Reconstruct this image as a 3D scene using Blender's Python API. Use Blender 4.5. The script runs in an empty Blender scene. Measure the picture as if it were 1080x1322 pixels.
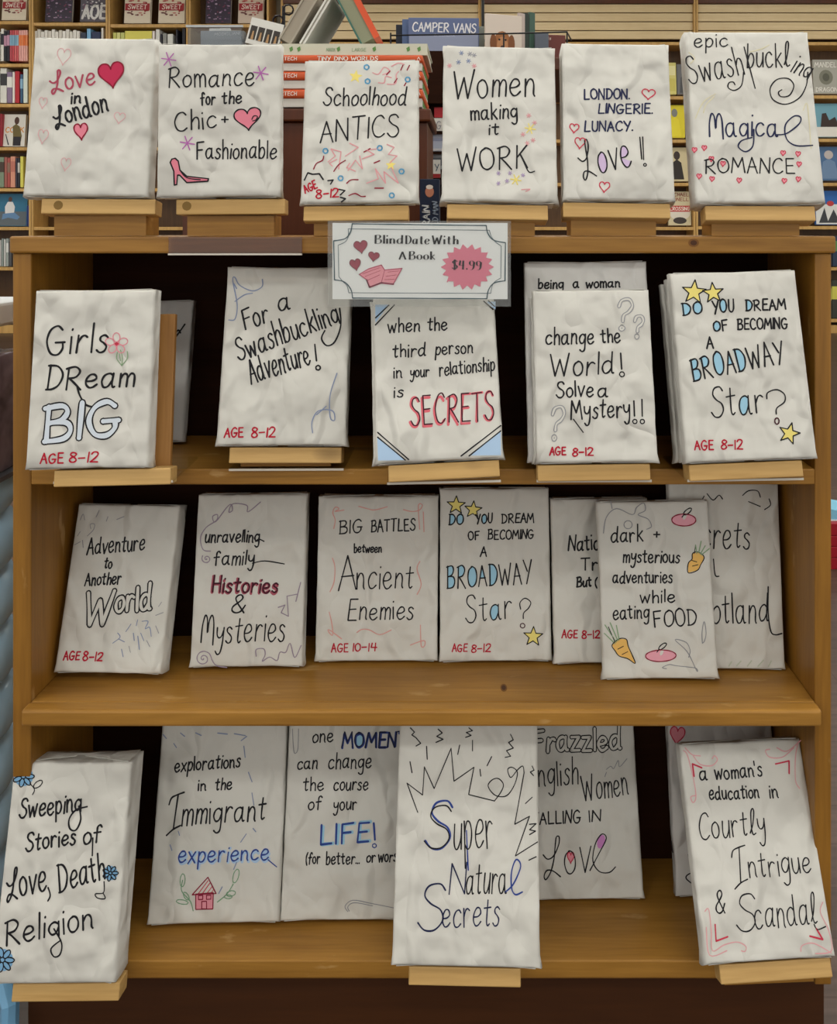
import bpy, bmesh, math, random
from mathutils import Vector, Matrix
R = math.radians
scene = bpy.context.scene
COL = scene.collection

# ---------------------------------------------------------------- camera, world, light, exposure
CAM_H, FPX, VX, VY = 0.945, 1132.0, 615.0, 297.0      # camera height, focal length and principal point (1080x1322 frame)
cam = bpy.data.cameras.new('camera'); cam.sensor_fit = 'HORIZONTAL'; cam.sensor_width = 36
cam.lens = FPX / 1080 * 36
cam.shift_x = (540 - VX) / 1080; cam.shift_y = -(661 - VY) / 1080
cam.clip_start = 0.02
cam_ob = bpy.data.objects.new('camera', cam); COL.objects.link(cam_ob)
cam_ob.location = (0, 0, CAM_H); cam_ob.rotation_euler = (R(90), 0, 0)
scene.camera = cam_ob
world = bpy.data.worlds.new('shop_ambient'); scene.world = world; world.use_nodes = True
world.node_tree.nodes['Background'].inputs[0].default_value = (1.0, 0.985, 0.92, 1)
world.node_tree.nodes['Background'].inputs[1].default_value = 1.15
LAMP = 10.8                                           # radiance of the ceiling light panels
scene.view_settings.view_transform = 'Standard'; scene.view_settings.look = 'None'
scene.view_settings.gamma = 1; scene.view_settings.use_curve_mapping = False
scene.view_settings.exposure = -0.08

def at(px, py, y):            # a point of the place seen at a photo position, at distance y
    return Vector(((px - VX) / FPX * y, y, CAM_H - (py - VY) / FPX * y))

# ---------------------------------------------------------------- materials
def lin(hexs):
    c = [int(hexs[i:i+2], 16) / 255 for i in (0, 2, 4)]
    return tuple((x / 12.92 if x <= .04045 else ((x + .055) / 1.055) ** 2.4) for x in c) + (1,)
MATS = {}
def plain(name, hexs, rough=.6, spec=.3, metal=0, var=0.0, scale=40):
    if name in MATS: return MATS[name]
    m = bpy.data.materials.new(name); m.use_nodes = True; nt = m.node_tree; b = nt.nodes['Principled BSDF']
    b.inputs['Base Color'].default_value = lin(hexs); b.inputs['Roughness'].default_value = rough
    b.inputs['Specular IOR Level'].default_value = spec; b.inputs['Metallic'].default_value = metal
    if var:
        tc = nt.nodes.new('ShaderNodeTexCoord'); n = nt.nodes.new('ShaderNodeTexNoise'); n.inputs['Scale'].default_value = scale
        r = nt.nodes.new('ShaderNodeValToRGB'); c = lin(hexs)
        r.color_ramp.elements[0].position = .35; r.color_ramp.elements[1].position = .65
        r.color_ramp.elements[0].color = tuple(x * (1 - var) for x in c[:3]) + (1,)
        r.color_ramp.elements[1].color = tuple(min(1, x * (1 + var)) for x in c[:3]) + (1,)
        nt.links.new(tc.outputs['Object'], n.inputs['Vector']); nt.links.new(n.outputs['Fac'], r.inputs[0]); nt.links.new(r.outputs[0], b.inputs['Base Color'])
    MATS[name] = m; return m

def wood(name, dark, light, axis='x', rough=.42, spec=.35, knots=True, scratch=True, grain=1.0):
    m = bpy.data.materials.new(name); m.use_nodes = True; nt = m.node_tree; N = nt.nodes.new; Lk = nt.links.new
    b = nt.nodes['Principled BSDF']; b.inputs['Roughness'].default_value = rough; b.inputs['Specular IOR Level'].default_value = spec
    tc = N('ShaderNodeTexCoord'); oi = N('ShaderNodeObjectInfo')
    add = N('ShaderNodeVectorMath'); add.operation = 'ADD'
    cmb = N('ShaderNodeCombineXYZ'); mul = N('ShaderNodeMath'); mul.operation = 'MULTIPLY'; mul.inputs[1].default_value = 9.7
    Lk(oi.outputs['Random'], mul.inputs[0])
    for i in range(3): Lk(mul.outputs[0], cmb.inputs[i])
    Lk(tc.outputs['Object'], add.inputs[0]); Lk(cmb.outputs[0], add.inputs[1])
    def mapped(s):
        mp = N('ShaderNodeMapping'); mp.inputs['Scale'].default_value = s; Lk(add.outputs[0], mp.inputs[0]); return mp
    st = {'x': (2.2, 34, 34), 'z': (34, 34, 2.2), 'y': (34, 2.2, 34)}[axis]
    n1 = N('ShaderNodeTexNoise'); n1.inputs['Scale'].default_value = 1.0 * grain; n1.inputs['Detail'].default_value = 6; n1.inputs['Distortion'].default_value = .7
    Lk(mapped(st).outputs[0], n1.inputs['Vector'])
    n2 = N('ShaderNodeTexNoise'); n2.inputs['Scale'].default_value = 6; n2.inputs['Detail'].default_value = 3
    Lk(mapped((1, 1, 1)).outputs[0], n2.inputs['Vector'])
    n3 = N('ShaderNodeTexNoise'); n3.inputs['Scale'].default_value = 8; n3.inputs['Detail'].default_value = 2
    Lk(mapped(st).outputs[0], n3.inputs['Vector'])
    mx = N('ShaderNodeMix'); mx.data_type = 'FLOAT'; mx.inputs[0].default_value = .35
    Lk(n1.outputs['Fac'], mx.inputs[2]); Lk(n2.outputs['Fac'], mx.inputs[3])
    mx2 = N('ShaderNodeMix'); mx2.data_type = 'FLOAT'; mx2.inputs[0].default_value = .22
    Lk(mx.outputs[0], mx2.inputs[2]); Lk(n3.outputs['Fac'], mx2.inputs[3])
    rp = N('ShaderNodeValToRGB'); rp.color_ramp.elements[0].position = .34; rp.color_ramp.elements[1].position = .66
    rp.color_ramp.elements[0].color = lin(dark); rp.color_ramp.elements[1].color = lin(light)
    Lk(mx2.outputs[0], rp.inputs[0]); col = rp.outputs[0]
    if knots:
        v = N('ShaderNodeTexVoronoi'); v.inputs['Scale'].default_value = 5.0; s2 = {'x': (.75, 1.6, 1.6), 'z': (1.6, 1.6, .75), 'y': (1.6, .75, 1.6)}[axis]
        Lk(mapped(s2).outputs[0], v.inputs['Vector'])
        kr = N('ShaderNodeValToRGB'); kr.color_ramp.elements[0].position = .05; kr.color_ramp.elements[1].position = .11
        kr.color_ramp.elements[0].color = (1, 1, 1, 1); kr.color_ramp.elements[1].color = (0, 0, 0, 1)
        Lk(v.outputs['Distance'], kr.inputs[0])
        km = N('ShaderNodeMix'); km.data_type = 'RGBA'; km.inputs[7].default_value = lin('3a2410')
        kf = N('ShaderNodeMath'); kf.operation = 'MULTIPLY'; kf.inputs[1].default_value = .75; Lk(kr.outputs[0], kf.inputs[0])
        Lk(kf.outputs[0], km.inputs[0]); Lk(col, km.inputs[6]); col = km.outputs[2]
    if scratch:
        n4 = N('ShaderNodeTexNoise'); n4.inputs['Scale'].default_value = 14; n4.inputs['Detail'].default_value = 5
        Lk(mapped((1, 3, 3) if axis == 'x' else (3, 3, 1)).outputs[0], n4.inputs['Vector'])
        sr = N('ShaderNodeValToRGB'); sr.color_ramp.elements[0].position = .66; sr.color_ramp.elements[1].position = .72
        Lk(n4.outputs['Fac'], sr.inputs[0]); sf = N('ShaderNodeMath'); sf.operation = 'MULTIPLY'; sf.inputs[1].default_value = .35; Lk(sr.outputs[0], sf.inputs[0])
        sm = N('ShaderNodeMix'); sm.data_type = 'RGBA'; sm.inputs[7].default_value = lin('d8b47c'); Lk(sf.outputs[0], sm.inputs[0]); Lk(col, sm.inputs[6]); col = sm.outputs[2]
    Lk(col, b.inputs['Base Color'])
    bp = N('ShaderNodeBump'); bp.inputs['Strength'].default_value = .12; bp.inputs['Distance'].default_value = .001
    Lk(n1.outputs['Fac'], bp.inputs['Height']); Lk(bp.outputs[0], b.inputs['Normal'])
    MATS[name] = m; return m

def paper(name, hexs, strength=.8):
    m = bpy.data.materials.new(name); m.use_nodes = True; nt = m.node_tree; N = nt.nodes.new; Lk = nt.links.new
    b = nt.nodes['Principled BSDF']; b.inputs['Roughness'].default_value = .55; b.inputs['Specular IOR Level'].default_value = .25
    b.inputs['Base Color'].default_value = lin(hexs)
    tc = N('ShaderNodeTexCoord'); oi = N('ShaderNodeObjectInfo'); mul = N('ShaderNodeMath'); mul.operation = 'MULTIPLY'; mul.inputs[1].default_value = 13.1
    Lk(oi.outputs['Random'], mul.inputs[0]); cmb = N('ShaderNodeCombineXYZ')
    for i in range(3): Lk(mul.outputs[0], cmb.inputs[i])
    add = N('ShaderNodeVectorMath'); Lk(tc.outputs['Object'], add.inputs[0]); Lk(cmb.outputs[0], add.inputs[1])
    rm = N('ShaderNodeTexNoise'); rm.noise_type = 'RIDGED_MULTIFRACTAL'; rm.inputs['Scale'].default_value = 11; rm.inputs['Detail'].default_value = 4
    rm.inputs['Distortion'].default_value = .6
    Lk(add.outputs[0], rm.inputs['Vector'])
    vo = N('ShaderNodeTexVoronoi'); vo.inputs['Scale'].default_value = 30; vo.feature = 'SMOOTH_F1'; Lk(add.outputs[0], vo.inputs['Vector'])
    nn = N('ShaderNodeTexNoise'); nn.inputs['Scale'].default_value = 22; nn.inputs['Detail'].default_value = 2; Lk(add.outputs[0], nn.inputs['Vector'])
    a1 = N('ShaderNodeMath'); a1.operation = 'MULTIPLY'; a1.inputs[1].default_value = .35; Lk(rm.outputs[0], a1.inputs[0])
    a2 = N('ShaderNodeMath'); a2.operation = 'MULTIPLY_ADD'; a2.inputs[1].default_value = .45; Lk(vo.outputs['Distance'], a2.inputs[0]); Lk(a1.outputs[0], a2.inputs[2])
    a3 = N('ShaderNodeMath'); a3.operation = 'MULTIPLY_ADD'; a3.inputs[1].default_value = .5; Lk(nn.outputs['Fac'], a3.inputs[0]); Lk(a2.outputs[0], a3.inputs[2])
    wv = N('ShaderNodeTexNoise'); wv.inputs['Scale'].default_value = 16; wv.inputs['Detail'].default_value = 2; Lk(add.outputs[0], wv.inputs['Vector'])
    ws = N('ShaderNodeVectorMath'); ws.operation = 'SCALE'; ws.inputs['Scale'].default_value = .05; Lk(wv.outputs['Color'], ws.inputs[0])
    wa = N('ShaderNodeVectorMath'); Lk(add.outputs[0], wa.inputs[0]); Lk(ws.outputs[0], wa.inputs[1])
    mp = N('ShaderNodeMapping'); mp.inputs['Rotation'].default_value = (0, .45, 0); mp.inputs['Scale'].default_value = (21, 21, 8); Lk(wa.outputs[0], mp.inputs[0])
    ve = N('ShaderNodeTexVoronoi'); ve.feature = 'DISTANCE_TO_EDGE'; ve.inputs['Scale'].default_value = 1; Lk(mp.outputs[0], ve.inputs['Vector'])
    vr = N('ShaderNodeMapRange'); vr.interpolation_type = 'SMOOTHSTEP'; vr.inputs[1].default_value = 0; vr.inputs[2].default_value = .22; vr.inputs[3].default_value = .16; vr.inputs[4].default_value = 0; Lk(ve.outputs['Distance'], vr.inputs[0])
    a4 = N('ShaderNodeMath'); Lk(a3.outputs[0], a4.inputs[0]); Lk(vr.outputs[0], a4.inputs[1])
    bp = N('ShaderNodeBump'); bp.inputs['Strength'].default_value = strength; bp.inputs['Distance'].default_value = .019
    Lk(a4.outputs[0], bp.inputs['Height']); Lk(bp.outputs[0], b.inputs['Normal'])
    MATS[name] = m; return m

def acrylic(name, tint=(.93, .94, .93, 1), gloss=.10):
    m = bpy.data.materials.new(name); m.use_nodes = True; nt = m.node_tree; N = nt.nodes.new; Lk = nt.links.new
    nt.nodes.remove(nt.nodes['Principled BSDF']); o = nt.nodes['Material Output']
    t = N('ShaderNodeBsdfTransparent'); t.inputs[0].default_value = tint
    g = N('ShaderNodeBsdfGlossy'); g.inputs['Roughness'].default_value = .06
    f = N('ShaderNodeLayerWeight'); f.inputs['Blend'].default_value = .12; ad = N('ShaderNodeMath'); ad.operation = 'MULTIPLY_ADD'; ad.inputs[1].default_value = .10; ad.inputs[2].default_value = .02 + gloss * .06
    Lk(f.outputs['Facing'], ad.inputs[0]); mx = N('ShaderNodeMixShader'); Lk(ad.outputs[0], mx.inputs[0]); Lk(t.outputs[0], mx.inputs[1]); Lk(g.outputs[0], mx.inputs[2])
    Lk(mx.outputs[0], o.inputs[0]); MATS[name] = m; return m

def floor_mat():
    m = bpy.data.materials.new('floor_planks'); m.use_nodes = True; nt = m.node_tree; N = nt.nodes.new; Lk = nt.links.new
    b = nt.nodes['Principled BSDF']; b.inputs['Roughness'].default_value = .4
    tc = N('ShaderNodeTexCoord'); br = N('ShaderNodeTexBrick'); br.inputs['Scale'].default_value = 1; br.offset = .37
    br.inputs['Brick Width'].default_value = 1.2; br.inputs['Row Height'].default_value = .09; br.inputs['Mortar Size'].default_value = .0015
    br.inputs['Color1'].default_value = lin('57453c'); br.inputs['Color2'].default_value = lin('493830'); br.inputs['Mortar'].default_value = lin('463228')
    Lk(tc.outputs['Object'], br.inputs['Vector'])
    mp = N('ShaderNodeMapping'); mp.inputs['Scale'].default_value = (2, 45, 1); Lk(tc.outputs['Object'], mp.inputs[0])
    n = N('ShaderNodeTexNoise'); n.inputs['Scale'].default_value = 1.5; n.inputs['Detail'].default_value = 6; Lk(mp.outputs[0], n.inputs['Vector'])
    r = N('ShaderNodeValToRGB'); r.color_ramp.elements[0].color = (.55, .5, .47, 1); r.color_ramp.elements[1].color = (1.15, 1.12, 1.1, 1)
    r.color_ramp.elements[0].position = .3; r.color_ramp.elements[1].position = .7; Lk(n.outputs['Fac'], r.inputs[0])
    mx = N('ShaderNodeMix'); mx.data_type = 'RGBA'; mx.blend_type = 'MULTIPLY'; mx.inputs[0].default_value = 1
    Lk(br.outputs['Color'], mx.inputs[6]); Lk(r.outputs[0], mx.inputs[7]); Lk(mx.outputs[2], b.inputs['Base Color'])
    MATS['floor'] = m; return m

def emit(name, rad):
    m = bpy.data.materials.new(name); m.use_nodes = True; nt = m.node_tree; b = nt.nodes['Principled BSDF']
    b.inputs['Emission Color'].default_value = (1, .985, .91, 1); b.inputs['Emission Strength'].default_value = rad; MATS[name] = m; return m

PINE = wood('honey_pine_along_x', '80571f', 'b08039', 'x')
PINEZ = wood('honey_pine_upright', '764f1a', 'a0702b', 'z')
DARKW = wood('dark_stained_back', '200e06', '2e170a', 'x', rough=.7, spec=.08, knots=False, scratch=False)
EASEL = wood('pale_easel_wood', 'ab864e', 'cea86c', 'x', rough=.5, knots=True, scratch=False, grain=1.4)
OAK = wood('oak_easel_upright', '875c2c', 'a97a42', 'z', rough=.5, knots=False, scratch=False, grain=2)
BGW = wood('light_bookcase_wood', 'ac8448', 'cfa664', 'z', knots=False, scratch=False)
SLAT = wood('tan_slat_boards', 'cbb286', 'dbc59a', 'x', knots=False, scratch=False)
BGDARK = wood('bookcase_back_brown', '4a3218', '5f4222', 'z', knots=False, scratch=False)
MAHOG = wood('reddish_dark_wood', '45200f', '592c16', 'z', knots=False, scratch=False)
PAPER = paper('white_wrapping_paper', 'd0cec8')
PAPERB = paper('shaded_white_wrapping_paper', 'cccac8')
ACRYL = acrylic('clear_acrylic'); ACRYLE = plain('acrylic_edge', 'cfc8bd', .25)
INK_HEX = dict(K='1b1a1f', R='b3122f', WR='a8445a', DR='8a1230', RF='bb2a50', PF='de8093', PP='dca6ac', MG='b565b0', YS='ead97a', Y='e6d67c', BL='5597be', PS='dc9aa0',
 BP='8490b0', GP='96969e', VP='a894bc', NV='20264a', VF='cbb4d6', VF2='c884c2', RH='c2364e', PK='e08c9a', YP='d6cfae', LB='a9c4e2', GN='86a37e', PR='d86874', MK='451424',
 GR='8d8e95', W='d0cec8', BF='98c4dc', MR='a85464', VG='958698', SP='d99f98', OR='e2b464', GN2='b8bfac', GN3='76a07e', PK2='db909e', MK2='8a1c38', BN='78a6cc', BN2='2e448f',
 PS2='dca3a8', RG='9c4656', RG2='7a3a46', SPK='e79aa6', SPD='b8506a', SBU='da7d92', KB='2b2028', FR='3a5560', WT='ece8e0', LB2='d0d9e4', AP='e2a0b0')
INKNAME = {}
def ink(c):
    return plain('ink_' + c, INK_HEX[c], .55, .2)

# ---------------------------------------------------------------- objects
def tag(o, label=None, cat=None, group=None, kind=None):
    if label: o['label'] = label
    if cat: o['category'] = cat
    if group: o['group'] = group
    if kind: o['kind'] = kind
    return o
def empty(name, loc=(0, 0, 0), label=None, cat=None, group=None, rot=None):
    o = bpy.data.objects.new(name, None); COL.objects.link(o); o.empty_display_size = .02
    o.location = loc
    if rot is not None: o.rotation_euler = rot
    return tag(o, label, cat, group)

class MB:
    def __init__(s): s.v = []; s.f = []; s.m = []; s.mats = []
    def mi(s, mat):
        if mat not in s.mats: s.mats.append(mat)
        return s.mats.index(mat)
    def face(s, pts, mat):
        b = len(s.v); s.v += [tuple(p) for p in pts]; s.f.append(tuple(range(b, b + len(pts)))); s.m.append(s.mi(mat))
    def mesh(s, verts, faces, mat):
        b = len(s.v); s.v += [tuple(p) for p in verts]; i = s.mi(mat)
        for f in faces: s.f.append(tuple(b + k for k in f)); s.m.append(i)
    def box(s, a, c, mat, bev=0, M=None):
        x0, y0, z0 = a; x1, y1, z1 = c
        bm = bmesh.new(); bmesh.ops.create_cube(bm, size=1)
        for v in bm.verts: v.co = Vector((x0 + (v.co.x + .5) * (x1 - x0), y0 + (v.co.y + .5) * (y1 - y0), z0 + (v.co.z + .5) * (z1 - z0)))
        if bev: bmesh.ops.bevel(bm, geom=bm.edges[:], offset=bev, segments=2, affect='EDGES', profile=.5)
        if M is not None: bm.transform(M)
        bm.verts.index_update(); s.mesh([v.co.copy() for v in bm.verts], [[v.index for v in f.verts] for f in bm.faces], mat); bm.free()
    def tube(s, pts, r, mat, n=8):
        pts = [Vector(p) for p in pts]; rings = []
        for i, p in enumerate(pts):
            d = (pts[min(i + 1, len(pts) - 1)] - pts[max(i - 1, 0)]).normalized()
            a = d.orthogonal().normalized() if i == 0 else (rings_a - d * rings_a.dot(d)).normalized()
            rings_a = a; b = d.cross(a)
            rr = r[i] if isinstance(r, (list, tuple)) else r
            rings.append([p + (a * math.cos(2 * math.pi * k / n) + b * math.sin(2 * math.pi * k / n)) * rr for k in range(n)])
        v = [q for rg in rings for q in rg]; f = []
        for i in range(len(pts) - 1):
            for k in range(n): f.append((i * n + k, i * n + (k + 1) % n, (i + 1) * n + (k + 1) % n, (i + 1) * n + k))
        f.append(tuple(range(n))[::-1]); f.append(tuple(range((len(pts) - 1) * n, len(pts) * n)))
        s.mesh(v, f, mat)
    def build(s, name, parent=None, smooth=False, loc=None):
        me = bpy.data.meshes.new(name); me.from_pydata(s.v, [], s.f)
        for m in s.mats: me.materials.append(m)
        me.polygons.foreach_set('material_index', s.m)
        if smooth: me.polygons.foreach_set('use_smooth', [True] * len(s.f))
        me.update()
        o = bpy.data.objects.new(name, me); COL.objects.link(o)
        if parent: o.parent = parent
        if loc: o.location = loc
        return o

# ---------------------------------------------------------------- handwriting: single-stroke letters on a 10-unit cap height ('!' = straight strokes)
G = {
'A':'!0,0 3,10 6,0;!1,4 5.2,4','B':'!1,10 .8,0;.2,9.6 4,10 5.2,8.2 4,6 1.2,5.2;1.2,5.3 5,5 6,2.6 4.5,.4 .4,0','C':'6,8.5 4.5,10 2,9 .4,5 1.5,1 4,0 6.2,1.4',
'D':'!1,10 1,0;.2,9.8 4,9.4 6.4,6 5.4,2 3,.2 .4,0','E':'!5.5,10 1,10 .8,0 5.7,0;!.9,5.2 4.8,5.3','F':'!5.8,10.2 .8,9.8 1,0;!1,5.3 4.8,5.5',
'G':'6,8.6 4.2,10 1.6,8.6 .4,4.8 1.8,.8 4.4,.1 6.2,2 6.2,4.2;!3.6,4.3 7,4.3','H':'!1,10 1,0;!6,10 6,0;!1,5 6,5.2','I':'!.6,10 .5,0','K':'!1,10 1,0;!5.6,10 1,4.6;!2.6,6 6,0',
'L':'!1,10 .8,0 5.6,.2','M':'!0,0 1.2,10 4,3.5 6.8,10 8,0','N':'!0,0 .6,10 5.6,0 6,10.3','O':'3.5,10 1,8.4 .3,5 1.2,1.4 3.5,0 6,1.6 6.8,5 5.8,8.6 3.5,10 2.6,9.8',
'P':'!1,10 1,0;.3,9.6 4,10 5.8,8 4.4,5.4 1,4.8','R':'!1,9.8 .8,0;0,9.4 3.6,10.2 5.6,8.2 4.2,5.6 1,5;1.6,5 3.6,3 6.4,-.2','S':'5.6,8.6 4.4,10 2,9.6 1.2,7.6 2.6,5.8 4.8,4.4 5.4,2.2 3.8,.2 1.6,.2 .1,1.8',
'T':'!0,10 6,10.2;!3,10 2.9,0','U':'.8,10 .7,3 2,.4 4,.3 5.4,3 5.6,10','V':'!0,10 3,0 6,10','W':'!0,10 2,0 4.4,7.6 6.2,0 8.8,10.4','Y':'!0,10 3,5;!6,10 2.4,-.5',
'a':'4.6,5.2 3.2,6 1.2,5.2 .3,2.8 1.2,.4 3,.6 4.5,3;4.7,6 4.5,2 5,.3 5.7,.4','b':'!.6,10 .6,0;.6,3 2,5.6 3.8,5.6 4.7,3.2 3.6,.6 1.8,0 .6,.8','c':'4.5,5 3.2,6 1.3,5.2 .4,2.8 1.4,.4 3.2,.1 4.8,1.2',
'd':'4.6,4.8 3,5.9 1,4.8 .3,2.4 1.4,.2 3.2,.6 4.6,2.6;4.8,10 4.6,3 4.9,.4 5.6,.3','e':'.6,2.9 3,3.1 4.5,4.2 3.8,5.8 2,5.9 .6,4 .5,1.8 1.8,.1 3.4,.2 4.9,1.4','f':'4.6,8.8 3.6,10 2.2,9 1.9,6 1.8,0;!.2,5.6 4,5.9',
'g':'4.6,5 3,6 1.1,5 .4,2.8 1.6,.8 3.4,1.2 4.6,3.4;4.8,6 4.7,1 4.2,-3 2.4,-4 .8,-3','h':'!.7,10 .7,0;.7,3.4 2.2,5.6 3.6,5.6 4.3,4 4.3,0','i':'!.6,5.8 .6,0;!.7,8.3 .8,8.6','k':'!.7,10 .7,0;!4.2,6 .8,2.6;!1.6,3.4 4.6,0',
'l':'!.7,10 .6,.1','m':'!.6,6 .6,0;.6,3.6 1.8,5.8 3,5.6 3.4,4 3.4,0;3.4,3.6 4.6,5.8 5.8,5.6 6.3,4 6.3,0','n':'!.6,6 .6,0;.6,3.4 2,5.7 3.4,5.7 4.2,4 4.2,1 4.7,0','o':'2.6,6 .9,5 .3,2.8 1.2,.5 2.8,.1 4.3,1.4 4.6,3.6 3.8,5.4 2.6,6 2,5.8',
'p':'!.6,6 .6,-4;.6,3.4 2,5.8 3.8,5.5 4.6,3.2 3.6,.6 2,0 .7,1','r':'!.6,6 .6,0;.6,3.2 1.8,5.4 3,5.9 4,5.3','s':'3.8,5.2 2.6,6 1.2,5.4 1.2,4.2 2.6,3.2 3.6,2 3,.4 1.4,0 .2,.9','t':'2.1,9 1.9,4 2,1 2.7,.1 3.6,.7;!.1,6.2 4,6.5',
'u':'.5,6 .5,2 1.4,.2 2.8,.3 4.2,2.6 4.4,6;!4.4,6 4.6,0','v':'!0,6 2.2,0 4.4,6.2','w':'!0,6 1.5,0 3.2,5 4.8,0 6.4,6.2','x':'!.2,6 4.4,0;!4.4,6 .2,-.3','y':'.4,6 .6,3.4 1.8,2.2 3.4,2.8 4.4,5;4.5,6 4.2,0 3.2,-3.4 1.6,-4 .4,-2.8','z':'!.3,6 4.2,6 .3,0 4.6,0',
'0':'2.6,10 .8,8 .3,5 .9,1.6 2.6,0 4.4,1.8 4.9,5 4.4,8.4 2.6,10','1':'!.6,10 .6,0','2':'.4,8 1.6,10 3.8,9.8 4.6,7.6 3,4 .2,.2;!.2,.2 5,0','4':'!1,10 .4,4.4 5.4,4.4;!4,10 4,0','8':'3.4,5.4 1.2,7.4 1.7,9.6 3.4,10 4.8,8.6 4.2,6.6 1.4,4.2 .6,2 1.8,.1 3.8,.2 5,2.2 4,4.4 3,5.6','9':'4.6,8 3,10 1,9.4 .4,7 1.6,5 3.6,5.2 4.7,7.5;4.7,9 4.4,3 3,.4 1.2,.2',
'-':'!0,4.5 4,4.7','!':'!.6,10 .6,3;!.6,.6 .7,.9','?':'.4,7.6 1.2,9.6 3.6,10 4.8,8 3.8,6 2.2,4.8 2,2.8;1.8,1.2 1.3,.6 1.8,0 2.4,.6 1.8,1.2','&':'5.4,0 1.6,6.6 1.8,9 3.4,9.6 4.2,8 3,6 .6,3.4 .4,1.2 2,0 4,.8 5.6,4','+':'!2.5,6.5 2.5,1.5;!0,4 5,4',
',':'!.8,1 .2,-2','.':'!.3,.2 .4,.5',"'":'!.5,10 .4,7.5','(':'2,10.5 .6,7 .6,3 2,-1','$':'5.2,8.4 4.2,9.6 2,9.4 1,7.6 2.6,5.8 4.6,4.2 5.2,2.2 3.8,.4 1.6,.4 .3,1.6;!2.9,10.8 2.9,-.8',
'{':'0,5.4 1.8,4.2 4.2,5 6.2,8 6.3,10 5.2,10 4.8,8 4.3,4 3,.6 1.2,-1.2 .5,-.2 1.6,1.2 4,1 7,-.6',     # script L
'^':'0,0 .4,6 1.8,10 3.2,8.6 3.6,3.5 4.4,8 6,10 7.2,7 7.2,-1',   # round M
'%':'4.6,5 3,6 1.1,5 .4,2.8 1.6,.8 3.4,1.2 4.6,3.4;!4.8,6 4.7,-.2',   # g whose tail is drawn as a flourish
'}':'.2,7.4 1,9 3,9.6 5.6,10;!3.4,9.7 2.4,1;0,-.4 2.4,.9 5,1.6',                                     # serif I
'~':'0,1 1.8,4 3,8.6 2.4,10.2 1.2,8.6 1,3 1.8,.4 3.4,.8',                                            # looped l
}
GL = {}
for ch, s in G.items():
    st = []
    for q in s.split(';'):
        straight = q.startswith('!'); st.append((straight, [tuple(float(a) for a in p.split(',')) for p in q.lstrip('!').split()]))
    GL[ch] = (st, max(p[0] for _, k in st for p in k))

def smooth_line(p, n=5, closed=False):
    if len(p) < 3: return p
    q = [p[-1]] + p + [p[0], p[1]] if closed else [p[0]] + p + [p[-1]]
    out = []
    for i in range(1, len(q) - 2):
        a, b, c, d = q[i - 1], q[i], q[i + 1], q[i + 2]
        for k in range(n):
            t = k / n
            out.append(tuple(.5 * (2 * b[j] + (c[j] - a[j]) * t + (2 * a[j] - 5 * b[j] + 4 * c[j] - d[j]) * t * t + (3 * b[j] - a[j] - 3 * c[j] + d[j]) * t ** 3) for j in (0, 1)))
    out.append(q[-2]); return out

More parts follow.
